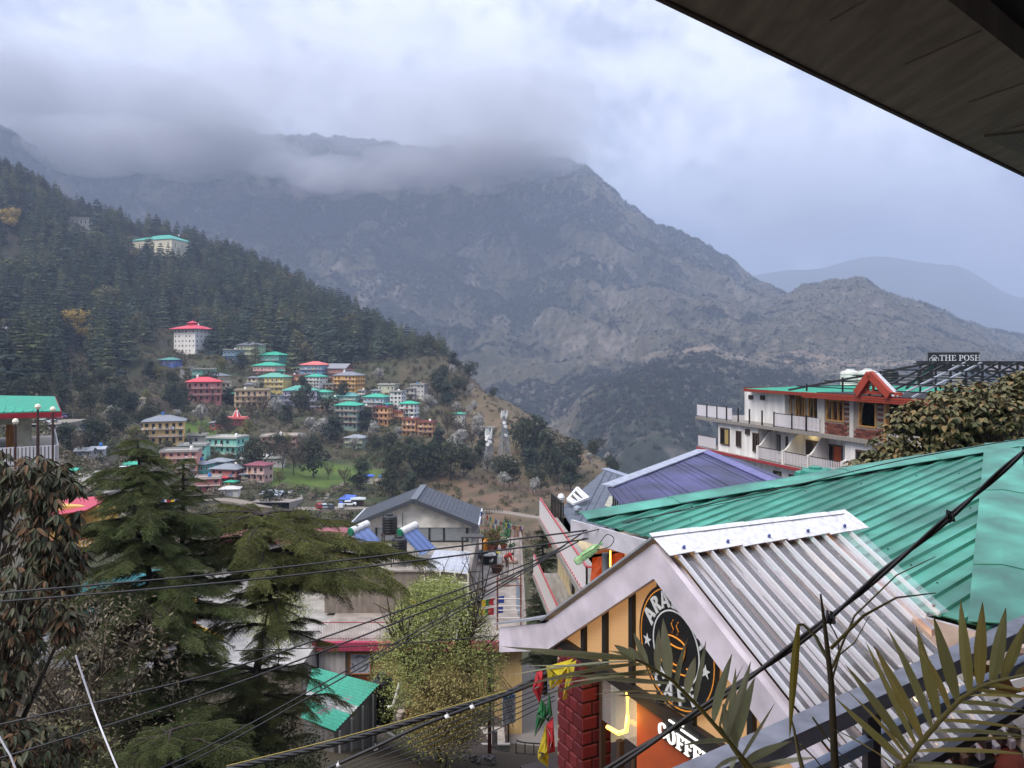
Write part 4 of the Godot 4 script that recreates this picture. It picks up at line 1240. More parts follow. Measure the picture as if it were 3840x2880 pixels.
	shed("white_shed", "white shed with roller shutter beside the road", "shed", 822, 888, 1838, 1866, "d4d2cc", "c8c8c2", true)
	shed("shutter_garage", "small garage with grey shutter and pale roof by the yard", "garage", 1002, 1044, 1858, 1884, "b4b4b0", "aab4c0", true)
	shed("roadside_pavilion", "open pavilion with grey sheet roof behind the garage", "pavilion", 976, 1046, 1852, 1874, "5a5650", "a4adb8", false)
	shed("tea_stall", "tea stall with silver curved roof beside the blue awning", "stall", 1318, 1362, 1872, 1900, "6a5448", "b0b8b8", false)
	var aw := thing("blue_awning", "blue tarpaulin awning stretched on poles beside the tea stall", "awning", spot(1300, 1884, 200))
	var k := -aw.position.z / F
	b = MB.new()
	b.slab([Vector3(-28 * k, 14 * k, 2), Vector3(25 * k, 11 * k, 2.5), Vector3(30 * k, 18 * k, -4), Vector3(-14 * k, 21 * k, -4)], Vector3(0, -0.08, 0))
	part("tarpaulin", b, mat("3f68c4", 0.5, "grime", 0.8), aw)
	for q in [[-27, 2.0, 14], [24, 2.4, 11], [28, -3.8, 18], [-14, -3.8, 20]]:
		b = MB.new()
		b.tube([Vector3(q[0] * k, -0.5, q[1]), Vector3(q[0] * k, q[2] * k, q[1])], 0.07, 0.07, 5)
		part("pole", b, mat("6a5a48", 0.9, ""), aw)
	shed("red_awning_shop", "red roofed shop front beside the road", "shop", 812, 848, 1800, 1826, "a8504a", "d83a44", false)
	# stone stair, canopy on a pillar, masts, foot bridge
	var st := thing("stone_stair", "stone stair climbing from the road to the green field", "stairs", spot(1200, 1885, 200))
	for i in 16:
		b = MB.new()
		var p := spot(1200 + i * 6.2, 1885 - i * 4.6, 200) - st.position
		b.box(p + Vector3(0, 0.1, 0), Vector3(2.4, 0.7, 1.2))
		part("step", b, mat("8d857a", 0.9, "grain", 0.4), st)
	var cp := thing("canopy", "flat grey concrete canopy on a column behind the shorter mast", "canopy", spot(1830, 1640, 250))
	k = -cp.position.z / F
	b = MB.new()
	b.box(Vector3(0, 36 * k, 0), Vector3(50 * k, 0.5, 6))
	part("slab", b, mat("8d8a84", 0.9, "streak", 0.2), cp)
	b = MB.new()
	b.box(Vector3(0, 16 * k, 0), Vector3(30 * k, 38 * k, 3))
	part("column", b, mat("4a4c48", 0.9, "grime", 0.3), cp)
	mast("taller lattice radio mast behind, right of the other mast", 1891, 1543, 1758, 6.0, 3)
	mast("shorter radio mast crowded with white dishes and antennas", 1832, 1607, 1762, 4.4, 9)
	var fb := thing("foot_bridge", "dark railed foot bridge on the earth path behind the flags", "bridge", spot(1845, 1926, 190))
	k = -fb.position.z / F
	b = MB.new()
	b.box(Vector3(0, 0.3, 0), Vector3(80 * k, 0.4, 2.4))
	part("deck", b, mat("6a625a", 0.9, "grain", 0.4), fb)
	for z in [-1.1, 1.1]:
		b = MB.new()
		for i in 9: b.box(Vector3((i - 4) * 10 * k, 1.0, z), Vector3(0.12, 1.2, 0.12))
		for y in [1.0, 1.6]: b.box(Vector3(0, y, z), Vector3(80 * k, 0.1, 0.1))
		part("railing", b, mat("4a4642", 0.7, ""), fb)
	# walkers far off
	walker("person", "person in dark clothes standing on the path by the green field", spot(1251, 1838, 200), 0.4, "26262a", "1c1c20")

func ribbon(called: String, pts: Array, c: Color, lift: float) -> void:
	var b := MB.new()
	b.col = c
	var l := []
	var r := []
	for i in pts.size():
		var dir: Vector3 = pts[mini(i + 1, pts.size() - 1)][0] - pts[maxi(i - 1, 0)][0]
		dir.y = 0.0
		var s: Vector3 = dir.normalized().cross(Vector3.UP) * pts[i][1] * 0.5
		var p: Vector3 = pts[i][0]
		var y := maxf(p.y, maxf(ground(p.x + s.x, p.z + s.z), ground(p.x - s.x, p.z - s.z))) + lift
		l.append(Vector3(p.x - s.x, y, p.z - s.z)); r.append(Vector3(p.x + s.x, y, p.z + s.z))
	var dn := Vector3(0, -3.0, 0)
	for i in pts.size() - 1:
		b.quad(r[i], r[i + 1], l[i + 1], l[i])
		b.quad(l[i], l[i + 1], l[i + 1] + dn, l[i] + dn); b.quad(r[i + 1], r[i], r[i] + dn, r[i + 1] + dn)
	struct(called, b, vmat("packed", 0.95, grain(), 0.3))

func shed(called: String, label: String, category: String, u0: float, u1: float, ve: float, vb: float, wall: String, roof: String, closed: bool) -> void:
	var p := spot((u0 + u1) / 2, vb, 200)
	var k := -p.z / F
	var w := (u1 - u0) * k
	var h := (vb - ve) * k
	var dp := w * 0.7
	var t := thing(called, label, category, p + Vector3(0, 0, -dp / 2), 0.15)
	var b := MB.new()
	if closed:
		b.box(Vector3(0, h / 2 - 1, 0), Vector3(w, h + 2, dp))
		part("wall", b, mat(wall, 0.85, "streak", 0.2), t)
		b = MB.new()
		for i in 8: b.box(Vector3(0, h * (0.08 + 0.085 * i), dp / 2 + 0.03), Vector3(w * 0.4, h * 0.07, 0.06))
		part("shutter", b, mat("94969a", 0.5, ""), t)
	else:
		for x in [-0.46, 0.46]:
			for z in [-0.46, 0.46]:
				b = MB.new()
				b.box(Vector3(x * w, h / 2 - 0.5, z * dp), Vector3(0.25, h + 1, 0.25))
				part("post", b, mat(wall, 0.85, ""), t)
		b = MB.new()
		b.box(Vector3(0, h * 0.3, -dp * 0.3), Vector3(w * 0.8, h * 0.6, dp * 0.3))
		part("counter", b, mat(wall, 0.85, "grime", 0.5), t)
	b = MB.new()
	hip_roof(b, w, dp, w * 0.14, h, 0.6, 0.12)
	part("roof", b, mat(roof, 0.5, "streak", 0.4), t)

func walker(called: String, label: String, p: Vector3, turn: float, top: String, legs: String) -> void:
	var t := thing(called, label, "person", p, turn)
	var m := ArrayMesh.new()
	figure([[Vector3(0.1, 0.05, 0.06), 0.06], [Vector3(0.1, 0.45, 0.02), 0.07], [Vector3(0.09, 0.88, 0), 0.1], [Vector3(-0.09, 0.88, 0), 0.1], [Vector3(-0.1, 0.45, -0.04), 0.07], [Vector3(-0.11, 0.05, -0.1), 0.06]], [[0, 1], [1, 2], [3, 4], [4, 5], [2, 3]]).fill(m, mat(legs, 0.9, ""))
	figure([[Vector3(0, 0.92, 0), 0.15], [Vector3(0, 1.3, 0), 0.17], [Vector3(0.19, 1.36, 0), 0.07], [Vector3(-0.19, 1.36, 0), 0.07], [Vector3(0.26, 1.08, 0.02), 0.055], [Vector3(0.25, 0.84, 0.12), 0.045], [Vector3(-0.26, 1.08, 0), 0.055], [Vector3(-0.26, 0.84, 0.1), 0.045]], [[0, 1], [1, 2], [1, 3], [2, 4], [4, 5], [3, 6], [6, 7]]).fill(m, mat(top, 0.9, ""))
	figure([[Vector3(0, 1.4, 0), 0.06], [Vector3(0, 1.52, 0.02), 0.085], [Vector3(0, 1.62, 0.01), 0.1]], [[0, 1], [1, 2]]).fill(m, mat("7a5646", 0.7, ""))
	piece("body", m, t)
	var hr := MB.new()
	hr.lathe([Vector2(0.115, 1.6), Vector2(0.115, 1.66), Vector2(0.08, 1.73), Vector2(0, 1.745)], Transform3D(Basis(), Vector3(0, 0, -0.01)), 10)
	part("hair", hr, mat("17130f", 0.8, ""), t)

# a body as one skin: smooth union of tapered capsules, meshed with surface nets
func figure(joints: Array, bones: Array, cell := 0.03, blend := 0.03) -> MB:
	var lo := Vector3.INF
	var hi := -Vector3.INF
	for j in joints:
		lo = lo.min(j[0] - Vector3.ONE * (j[1] + cell * 2)); hi = hi.max(j[0] + Vector3.ONE * (j[1] + cell * 2))
	var n := Vector3i(((hi - lo) / cell).ceil()) + Vector3i.ONE
	var f := PackedFloat32Array()
	f.resize(n.x * n.y * n.z)
	var dist := func(p: Vector3) -> float:
		var best := 9.0
		for e in bones:
			var a: Vector3 = joints[e[0]][0]
			var ab: Vector3 = joints[e[1]][0] - a
			var h := clampf((p - a).dot(ab) / maxf(ab.length_squared(), 1e-6), 0.0, 1.0)
			var q: float = p.distance_to(a + ab * h) - lerpf(joints[e[0]][1], joints[e[1]][1], h)
			var k := clampf(0.5 + 0.5 * (q - best) / blend, 0.0, 1.0)
			best = lerpf(q, best, k) - blend * k * (1.0 - k)
		return best
	for z in n.z:
		for y in n.y:
			for x in n.x: f[(z * n.y + y) * n.x + x] = dist.call(lo + Vector3(x, y, z) * cell)
	var vert := {}
	var b := MB.new()
	for z in n.z - 1:
		for y in n.y - 1:
			for x in n.x - 1:
				var s := Vector3.ZERO
				var cnt := 0
				for e in [[0, 1], [0, 2], [0, 4], [1, 3], [1, 5], [2, 3], [2, 6], [3, 7], [4, 5], [4, 6], [5, 7], [6, 7]]:
					var va := f[((z + (e[0] >> 2)) * n.y + y + ((e[0] >> 1) & 1)) * n.x + x + (e[0] & 1)]
					var vb := f[((z + (e[1] >> 2)) * n.y + y + ((e[1] >> 1) & 1)) * n.x + x + (e[1] & 1)]
					if (va < 0.0) == (vb < 0.0): continue
					var t := va / (va - vb)
					s += Vector3(e[0] & 1, (e[0] >> 1) & 1, e[0] >> 2).lerp(Vector3(e[1] & 1, (e[1] >> 1) & 1, e[1] >> 2), t)
					cnt += 1
				if cnt: vert[Vector3i(x, y, z)] = lo + (Vector3(x, y, z) + s / cnt) * cell
	var grad := func(p: Vector3) -> Vector3:
		var h := cell * 0.5
		return Vector3(dist.call(p + Vector3(h, 0, 0)) - dist.call(p - Vector3(h, 0, 0)), dist.call(p + Vector3(0, h, 0)) - dist.call(p - Vector3(0, h, 0)), dist.call(p + Vector3(0, 0, h)) - dist.call(p - Vector3(0, 0, h))).normalized()
	var nr := {}
	for k in vert: nr[k] = grad.call(vert[k])
	for k in vert:
		for ax in 3:
			var e := Vector3i.ZERO
			e[ax] = 1
			var i0: int = (k.z * n.y + k.y) * n.x + k.x
			var w: Vector3i = k + e
			if w.x >= n.x or w.y >= n.y or w.z >= n.z: continue
			var i1: int = (w.z * n.y + w.y) * n.x + w.x
			if (f[i0] < 0.0) == (f[i1] < 0.0): continue
			var p := Vector3i.ZERO
			var q := Vector3i.ZERO
			p[(ax + 1) % 3] = 1
			q[(ax + 2) % 3] = 1
			var c := [k - p - q, k - q, k, k - p]
			if c.any(func(g): return not vert.has(g)): continue
			if f[i0] >= 0.0: c.reverse()
			b.trin(vert[c[0]], vert[c[1]], vert[c[2]], nr[c[0]], nr[c[1]], nr[c[2]])
			b.trin(vert[c[0]], vert[c[2]], vert[c[3]], nr[c[0]], nr[c[2]], nr[c[3]])
	return b

# ---------------------------------------------------------------- lettering
var fonts := {}
func text_mesh(s: String, em: float, face: String, weight: int, m: Material, depth := 0.01) -> TextMesh:
	var key := face + str(weight)
	if not fonts.has(key):
		var f := SystemFont.new()
		f.font_names = PackedStringArray([face])
		f.font_weight = weight
		fonts[key] = f
	var t := TextMesh.new()
	t.text = s
	t.font = fonts[key]
	t.font_size = 64
	t.pixel_size = em / 64.0
	t.depth = depth
	t.curve_step = 1.0
	t.material = m
	return t

func letters(called: String, parent: Node3D, s: String, em: float, face: String, weight: int, m: Material, t: Transform3D, depth := 0.01) -> MeshInstance3D:
	return put(text_mesh(s, em, face, weight, m, depth), called, parent, t)

# letters set along a circle of radius r round the origin of t; centre angle a0 (0 is up, clockwise), inside when dir is -1
func letter_arc(parent: Node3D, s: String, em: float, r: float, a0: float, step: float, dir: float, m: Material, t: Transform3D) -> void:
	for i in s.length():
		if s[i] == " ": continue
		var a := a0 + (i - (s.length() - 1) / 2.0) * step * dir
		var p := Vector3(sin(a) * r, cos(a) * r, 0)
		letters("letter", parent, s[i], em, "Droid Sans", 700, m, t * Transform3D(Basis(Vector3.BACK, -a + (0.0 if dir > 0 else PI)), p))

func ring(b: MB, r0: float, r1: float, z: float, t: Transform3D, k := 48, a0 := 0.0, a1 := TAU, thick := 0.006) -> void:
	for i in k:
		var a := lerpf(a0, a1, float(i) / k)
		var c := lerpf(a0, a1, float(i + 1) / k)
		var q := func(r: float, an: float, zz: float) -> Vector3: return t * Vector3(sin(an) * r, cos(an) * r, zz)
		b.quad(q.call(r0, c, z), q.call(r1, c, z), q.call(r1, a, z), q.call(r0, a, z))
		b.quad(q.call(r1, a, z), q.call(r1, c, z), q.call(r1, c, z - thick), q.call(r1, a, z - thick))
		if r0 > 0.0: b.quad(q.call(r0, c, z), q.call(r0, a, z), q.call(r0, a, z - thick), q.call(r0, c, z - thick))

# ribbed sheet: a roof panel spanned by two eave points (left, right) and the way up; ribs run up
func ribbed(parent: Node3D, called: String, l: Vector3, r: Vector3, up_l: Vector3, up_r: Vector3, pitch: float, high: float, m: Material, broad := 0.35) -> MeshInstance3D:
	var b := MB.new()
	var k := int(l.distance_to(r) / pitch)
	var nrm := (r - l).cross(up_l - l).normalized()
	if nrm.y < 0: nrm = -nrm
	var dn := -nrm * 0.02
	b.slab([l, r, up_r, up_l], dn)
	for i in k + 1:
		var t := (i + 0.25) / k
		if t > 0.99: break
		var p := l.lerp(r, t)
		var q := up_l.lerp(up_r, t)
		var s := (r - l).normalized() * pitch * broad * 0.5
		var n2 := nrm * high
		b.quad(p - s, p - s * 0.5 + n2, q - s * 0.5 + n2, q - s)
		b.quad(p - s * 0.5 + n2, q - s * 0.5 + n2, q + s * 0.5 + n2, p + s * 0.5 + n2)
		b.quad(p + s * 0.5 + n2, q + s * 0.5 + n2, q + s, p + s)
		b.tri(p - s, p - s * 0.5 + n2, p + s * 0.5 + n2); b.tri(p - s, p + s * 0.5 + n2, p + s)
	return part(called, b, m, parent)

func rail_run(parent: Node3D, p: Vector3, q: Vector3, h: float, gap: float, bar: String, post := "", base := 0.08, bw := 0.03) -> void:
	var b := MB.new()
	b.bar(p + Vector3.UP * h, q + Vector3.UP * h, 0.05, 0.05); b.bar(p + Vector3.UP * base, q + Vector3.UP * base, 0.04, 0.04)
	part("rail", b, mat(post if post else bar, 0.5, ""), parent)
	var n := int(p.distance_to(q) / gap)
	for i in n + 1:
		b = MB.new()
		b.box(p.lerp(q, float(i) / n) + Vector3.UP * (h + base) * 0.5, Vector3(bw, h - base, bw))
		part("baluster", b, mat(bar, 0.6, ""), parent)

# ---------------------------------------------------------------- the hotel under construction on the right
func hotel() -> void:
	var ang := -1.284
	var t := thing("hotel_building", "white and bare brick hotel with green roof and unfinished black roof frame", "hotel", Vector3(17.8, 0, -66), ang)
	var hs := func(x4: float, z: float) -> float:
		var k := (2600.0 + x4 / 1.784 - U0) / F
		return (k * (66.0 - 0.283 * z) - 17.8 + 0.959 * z) / (0.283 + 0.959 * k)
	var hy := func(y4: float, s: float, z: float) -> float: return (V0 - 1200.0 - y4 / 1.784) / F * (66.0 - 0.959 * s - 0.283 * z)
	var white := mat("e8e6e3", 0.85, "streak", 0.12)
	var dark := mat("17191c", 0.15, "")
	var wood := mat("b98c50", 0.7, "grain", 1.2)
	var s0: float = hs.call(165, 0)
	var s_end := 31.0
	# walls floor by floor
	var add := func(called: String, x0: float, x1: float, y0: float, y1: float, z0: float, z1: float, m: Material) -> MeshInstance3D:
		var b := MB.new()
		b.box(Vector3((x0 + x1) / 2, (y0 + y1) / 2, (z0 + z1) / 2), Vector3(x1 - x0, y1 - y0, z1 - z0))
		return part(called, b, m, t)
	var yb := -7.85
	var ym := -5.15
	var yt := -2.62
	add.call("wall", s0, s_end, -22.0, yb - 0.2, -10, -0.5, white)
	# middle storey: proud block at the left, recessed balconies, then the right block
	var sA: float = hs.call(432, 0)
	var sB: float = hs.call(1012, 0)
	add.call("wall", s0, sA, yb, ym - 0.25, -10, -0.02, white)
	add.call("wall", sA, sB, yb, ym - 0.25, -10, -1.5, white)
	add.call("wall", sB, s_end, yb, ym - 0.25, -10, -0.03, white)
	# slabs
	add.call("slab", s0 - 3.2, s_end, ym - 0.25, ym, -9.5, 0.35, mat("8f8a84", 0.95, "streak", 0.5))
	add.call("slab", s0 - 3.0, sB + 0.2, yb - 0.2, yb, -9.5, 0.3, mat("a09a94", 0.95, "streak", 0.5))
	add.call("red_edge", s0 - 3.0, sB + 0.2, yb - 0.22, yb - 0.02, 0.302, 0.36, mat("9c2f36", 0.7, "streak", 0.5))
	# upper storey
	var sC: float = hs.call(343, -1.4)
	var sD: float = hs.call(612, -1.4)
	var sE: float = hs.call(832, 0)
	add.call("wall", sC, sD, ym, yt, -9, -1.4, white)
	add.call("concrete_column", sE, sE + 0.75, ym, yt, -0.6, 0.03, mat("c4c0ba", 0.9, "streak", 0.4))
	# brickwork, brick by brick, round the window openings
	var bricks := [mat("6f3a30", 0.9, "grain", 1.3), mat("7d4638", 0.9, "grain", 1.1), mat("5f322b", 0.9, "grain", 1.2), mat("874f40", 0.9, "grain", 1.4)]
	var bm := BoxMesh.new()
	bm.size = Vector3(0.40, 0.135, 0.2)
	var bay := func(x0: float, x1: float, z: float, holes: Array, budget: int) -> void:
		var back := MB.new()
		for q in [[x0, x1]]:
			var xs := [x0]
			for h in holes: xs += [h[0], h[1]]
			xs.append(x1)
			for i in range(0, xs.size(), 2): back.box(Vector3((xs[i] + xs[i + 1]) / 2, (ym + yt) / 2, z - 0.17), Vector3(maxf(xs[i + 1] - xs[i], 0.02), yt - ym, 0.24))
			for h in holes:
				back.box(Vector3((h[0] + h[1]) / 2, (ym + h[2]) / 2, z - 0.17), Vector3(h[1] - h[0], h[2] - ym, 0.24))
				if h[3] < yt - 0.02: back.box(Vector3((h[0] + h[1]) / 2, (yt + h[3]) / 2, z - 0.17), Vector3(h[1] - h[0], yt - h[3], 0.24))
		var w := part("brick_wall", back, mat("9a8f86", 0.95, "grain", 1.0), t)
		var row := 0
		var y := ym + 0.08
		while y < yt - 0.05:
			var x: float = x0 + 0.2 + (0.21 if row % 2 else 0.0)
			while x < x1 - 0.15:
				if not holes.any(func(h): return x > h[0] - 0.2 and x < h[1] + 0.2 and y > h[2] - 0.07 and y < h[3] + 0.07):
					var o := piece("brick", bm, w, bricks[rng.randi() % 4])
					o.position = Vector3(x, y, z - 0.085 + rng.randf_range(-0.012, 0.014))
				x += 0.425
			y += 0.158
			row += 1
	var sF: float = hs.call(1048, 0)
	var sG: float = hs.call(1275, 0)
	var w1 := [hs.call(885, 0.0), hs.call(1005, 0.0), -4.25, -2.78]
	var w2 := [hs.call(1102, 0.0), hs.call(1222, 0.0), -4.4, -2.72]
	bay.call(sE + 0.75, sF, 0.0, [w1], 60)
	bay.call(sF + 0.35, sG, 0.0, [w2], 60)
	add.call("concrete_column", sF, sF + 0.35, ym, yt, -0.6, 0.03, mat("c4c0ba", 0.9, "streak", 0.4))
	var w3 := [hs.call(680, -1.8), hs.call(748, -1.8), -4.9, -2.75]
	var w4 := [hs.call(618, -1.8), hs.call(655, -1.8), -4.9, -3.1]
	var w5 := [hs.call(765, -1.8), hs.call(838, -1.8), -4.9, -2.75]
	bay.call(sD, sE + 0.6, -1.8, [w4, w3, w5], 60)
	var frame := func(h: Array, z: float, n: int, lit: bool) -> void:
		var b := MB.new()
		for x in [h[0] + 0.06, h[1] - 0.06]: b.box(Vector3(x, (h[2] + h[3]) / 2, z), Vector3(0.12, h[3] - h[2], 0.2))
		for y in [h[2] + 0.05, h[3] - 0.05]: b.box(Vector3((h[0] + h[1]) / 2, y, z + 0.002), Vector3(h[1] - h[0], 0.1, 0.2))
		for i in range(1, n): b.box(Vector3(lerpf(h[0], h[1], float(i) / n), (h[2] + h[3]) / 2, z), Vector3(0.08, h[3] - h[2], 0.14))
		b.bar(Vector3(h[0] + 0.1, h[2] + 0.3, z + 0.1), Vector3(h[0] + 0.5, h[3] - 0.1, z + 0.1), 0.05, 0.05)
		part("window_frame", b, wood, t)
	frame.call(w1, -0.1, 3, false); frame.call(w2, -0.1, 1, false); frame.call(w3, -1.9, 3, false); frame.call(w4, -1.9, 1, false); frame.call(w5, -1.9, 2, false)
	add.call("inner_wall", sD, s_end, ym, yt, -8.9, -8.7, mat("6a6662", 0.9, "grime", 0.3))
	# the open bay at the right of the brickwork, with timber post and things seen through
	var op := [sG, s_end, ym + 0.5, yt]
	add.call("sill_wall", sG, s_end, ym, ym + 0.55, -0.3, -0.02, mat("b9b4ac", 0.9, "streak", 0.4))
	add.call("timber_post", sG, sG + 0.2, ym, yt, -0.25, 0.02, wood)
	# windows of the upper left wall, and of the storey below
	var hole := func(called: String, x0: float, x1: float, y0: float, y1: float, z: float, curtain: String) -> void:
		var a: float = hs.call(x0, z)
		var c: float = hs.call(x1, z)
		var ya: float = hy.call(y1, (a + c) / 2, z)
		var yc: float = hy.call(y0, (a + c) / 2, z)
		var f := MB.new()
		f.box(Vector3((a + c) / 2, yc - 0.05, z + 0.03), Vector3(c - a, 0.1, 0.12)); f.box(Vector3((a + c) / 2, ya + 0.05, z + 0.03), Vector3(c - a, 0.1, 0.12))
		for x in [a + 0.05, c - 0.05, (a + c) / 2]: f.box(Vector3(x, (ya + yc) / 2, z + 0.028), Vector3(0.1, yc - ya, 0.11))
		var o := part(called, f, mat("4a3a30", 0.6, ""), t)
		var p := MB.new()
		p.box(Vector3((a + c) / 2, (ya + yc) / 2, z + 0.02), Vector3(c - a - 0.04, yc - ya - 0.04, 0.05))
		part("pane", p, dark, o)
		if curtain:
			p = MB.new()
			for i in 5: p.box(Vector3(lerpf((a + c) / 2, c - 0.15, i / 4.0), (ya + yc) / 2, z + 0.05), Vector3((c - a) * 0.09, yc - ya - 0.2, 0.03 + 0.02 * (i % 2)))
			part("curtain", p, mat(curtain, 0.9, ""), o)
	hole.call("window", 373, 400, 502, 530, -1.4, "")
	hole.call("window", 451, 480, 504, 535, -1.4, "")
	hole.call("window", 184, 243, 722, 835, 0.0, "9c8a54")
	hole.call("door", 289, 321, 742, 848, 0.0, "")
	hole.call("window", 350, 378, 730, 766, 0.0, "")
	hole.call("door", 400, 438, 755, 882, 0.0, "")
	hole.call("window", 507, 585, 765, 890, -1.5, "6d716c")
	hole.call("door", 622, 634, 780, 880, -1.5, "")
	hole.call("door", 706, 735, 796, 930, -1.5, "")
	hole.call("window", 757, 862, 806, 940, -1.5, "5c5040")
	hole.call("window", 885, 1000, 832, 980, -1.5, "a8502e")
	hole.call("door", 1090, 1230, 875, 1010, 0.0, "")
	hole.call("window", 408, 418, 972, 1010, -0.5, "")
	hole.call("window", 500, 522, 1015, 1030, -0.5, "")
	hole.call("door", 538, 590, 1010, 1100, -0.5, "6b6e48")
	hole.call("window", 644, 690, 1035, 1100, -0.5, "")
	# curved partitions between the balconies
	for q in [[432, 0.9], [602, 0.5], [770, 0.5], [1000, 0.5]]:
		var s: float = hs.call(q[0], 0.2)
		var b := MB.new()
		var prof := []
		for i in 9: prof.append(Vector2(lerpf(-1.5, 0.28, i / 8.0), yb + 1.05 + (1.2 - 0.05) * (1.0 - smoothstep(0.25, 0.95, i / 8.0))))
		for i in 8:
			for sgn in [-1.0, 1.0]:
				var x: float = s + 0.09 * sgn
				var pa := [Vector3(x, yb, prof[i].x), Vector3(x, yb, prof[i + 1].x), Vector3(x, prof[i + 1].y, prof[i + 1].x), Vector3(x, prof[i].y, prof[i].x)]
				if sgn < 0: b.quad(pa[0], pa[1], pa[2], pa[3])
				else: b.quad(pa[3], pa[2], pa[1], pa[0])
			b.quad(Vector3(s - 0.09, prof[i].y, prof[i].x), Vector3(s - 0.09, prof[i + 1].y, prof[i + 1].x), Vector3(s + 0.09, prof[i + 1].y, prof[i + 1].x), Vector3(s + 0.09, prof[i].y, prof[i].x))
		b.box(Vector3(s, yb + 0.52, 0.283), Vector3(0.18, 1.05, 0.02))
		part("balcony_partition", b, white, t)
	for q in [[432, 598], [606, 766], [778, 990]]:
		var r := Node3D.new()
		r.name = "balcony_railing"
		while t.has_node(NodePath(r.name)): r.name = String(r.name) + "_001"
		t.add_child(r, true)
		rail_run(r, Vector3(hs.call(q[0], 0.2) + 0.1, yb, 0.2), Vector3(hs.call(q[1], 0.2) - 0.1, yb, 0.2), 0.98, 0.16, "d8d4d8", "2a2a2c", 0.08, 0.045)
	var r2 := Node3D.new()
	r2.name = "terrace_railing"
	t.add_child(r2, true)
	rail_run(r2, Vector3(s0 - 3.1, ym, 0.2), Vector3(s0 + 2.4, ym, 0.2), 1.1, 0.13, "d8d4d8", "26262a", 0.08, 0.05)
	rail_run(r2, Vector3(hs.call(540, 0.2), ym, 0.2), Vector3(hs.call(840, 0.2), ym, 0.2), 1.05, 0.14, "d8d4d8", "26262a", 0.08, 0.05)
	rail_run(r2, Vector3(s0 - 2.9, yb, 0.2), Vector3(s0 - 0.1, yb, 0.2), 1.05, 0.13, "d8d4d8", "3a2f30", 0.08, 0.05)
	for x in [90, 158, 222, 300, 375, 460, 540, 660, 755]:
		var b := MB.new()
		var s: float = hs.call(x, 0.25)
		b.box(Vector3(s, ym + 0.58, 0.25), Vector3(0.09, 1.16, 0.09))
		part("rail_post", b, mat("1f1f22", 0.5, ""), r2)
	# green sheet roof over the left part, and the red eaves
	var b := MB.new()
	var eL: float = hs.call(247, 0.7)
	ribbed(t, "green_roof", Vector3(eL, yt + 0.15, -0.6), Vector3(sE + 7.0, yt + 0.15, -0.6), Vector3(eL, yt + 0.42, -12), Vector3(sE + 7.0, yt + 0.42, -12), 0.9, 0.04, mat("27a383", 0.45, "grime", 0.2), 0.15)
	b.box(Vector3((eL + sE + 1) / 2, yt + 0.06, -0.57), Vector3(sE + 1 - eL, 0.24, 0.06)); b.box(Vector3(eL - 0.03, yt + 0.16, -6.3), Vector3(0.06, 0.24, 11.4))
	part("red_fascia", b, mat("8c3527", 0.7, "streak", 0.6), t)
	b = MB.new()
	for i in 3: b.box(Vector3((sE - 0.6 + s_end) / 2, yt - 0.02 + i * 0.13, 0.8 + i * 0.03), Vector3(s_end - sE + 0.6, 0.12, 0.06))
	b.box(Vector3((sE - 0.6 + s_end) / 2, yt - 0.05, 0.3), Vector3(s_end - sE + 0.6, 0.05, 1.0))
	part("red_fascia", b, mat("a03c28", 0.7, "streak", 0.6), t)
	b = MB.new()
	b.box(Vector3((sE + s_end) / 2, yt + 0.25, -4.4), Vector3(s_end - sE, 0.1, 9.0))
	part("roof_deck", b, mat("2b2c2e", 0.9, "grime", 0.3), t)
	# bare roof frame of black steel
	var tr := Node3D.new()
	tr.name = "roof_frame"
	t.add_child(tr, true)
	var steel := mat("1d1e20", 0.5, "")
	var x0: float = sE - 2.0
	var x1 := 33.0
	var z0 := 0.9
	var z1 := -9.5
	var ye := yt + 0.38
	var yr := -0.2
	var zr := -4.3
	var ra := 18.6
	var rb := 25.5
	var beam := func(p: Vector3, q: Vector3, w: float, m: Material) -> void:
		var bb := MB.new()
		bb.bar(p, q, w, w)
		part("beam", bb, m, tr)
	beam.call(Vector3(ra - 1.5, yr, zr), Vector3(rb + 2.0, yr, zr), 0.14, steel)
	for c in [[x0, z0, ra], [x0, z1, ra], [x1, z0, rb], [x1, z1, rb]]: beam.call(Vector3(c[0], ye, c[1]), Vector3(c[2], yr, zr), 0.14, steel)
	for i in 7:
		var x := lerpf(ra, rb, i / 6.0)
		for z in [z0, z1]: beam.call(Vector3(x, ye, z), Vector3(x, yr, zr), 0.1, mat("b4b8bc", 0.4, "", 1.0, 0.6) if (i == 2 or i == 3) and z == z0 else steel)
		beam.call(Vector3(x, ye, zr), Vector3(x, yr, zr), 0.1, steel)
	for i in 5:
		var k := (i + 0.5) / 5.0
		for z in [z0, z1]: beam.call(Vector3(lerpf(x0, ra, k) - 0.5, lerpf(ye, yr, k) + 0.09, lerpf(z, zr, k)), Vector3(lerpf(x1, rb, k) + 0.5, lerpf(ye, yr, k) + 0.09, lerpf(z, zr, k)), 0.07, steel)
		beam.call(Vector3(lerpf(x0, ra, k), lerpf(ye, yr, k) + 0.09, lerpf(z0, zr, k)), Vector3(lerpf(x0, ra, k), lerpf(ye, yr, k) + 0.09, lerpf(z1, zr, k)), 0.07, steel)
	for i in 4:
		var x := lerpf(x0 + 2.0, ra - 0.5, i / 3.0)
		beam.call(Vector3(x, ye, lerpf(z0, zr, i / 3.5)), Vector3(x, lerpf(ye, yr, (x - x0) / (ra - x0)), lerpf(z0, zr, i / 3.5)), 0.09, steel)
	# red dormer
	var dg := MB.new()
	var da: float = hs.call(1098, 0.9)
	var db: float = hs.call(1372, 0.9)
	var dm: float = hs.call(1187, 0.9)
	var dh := 1.25
	var yd := yt + 0.42
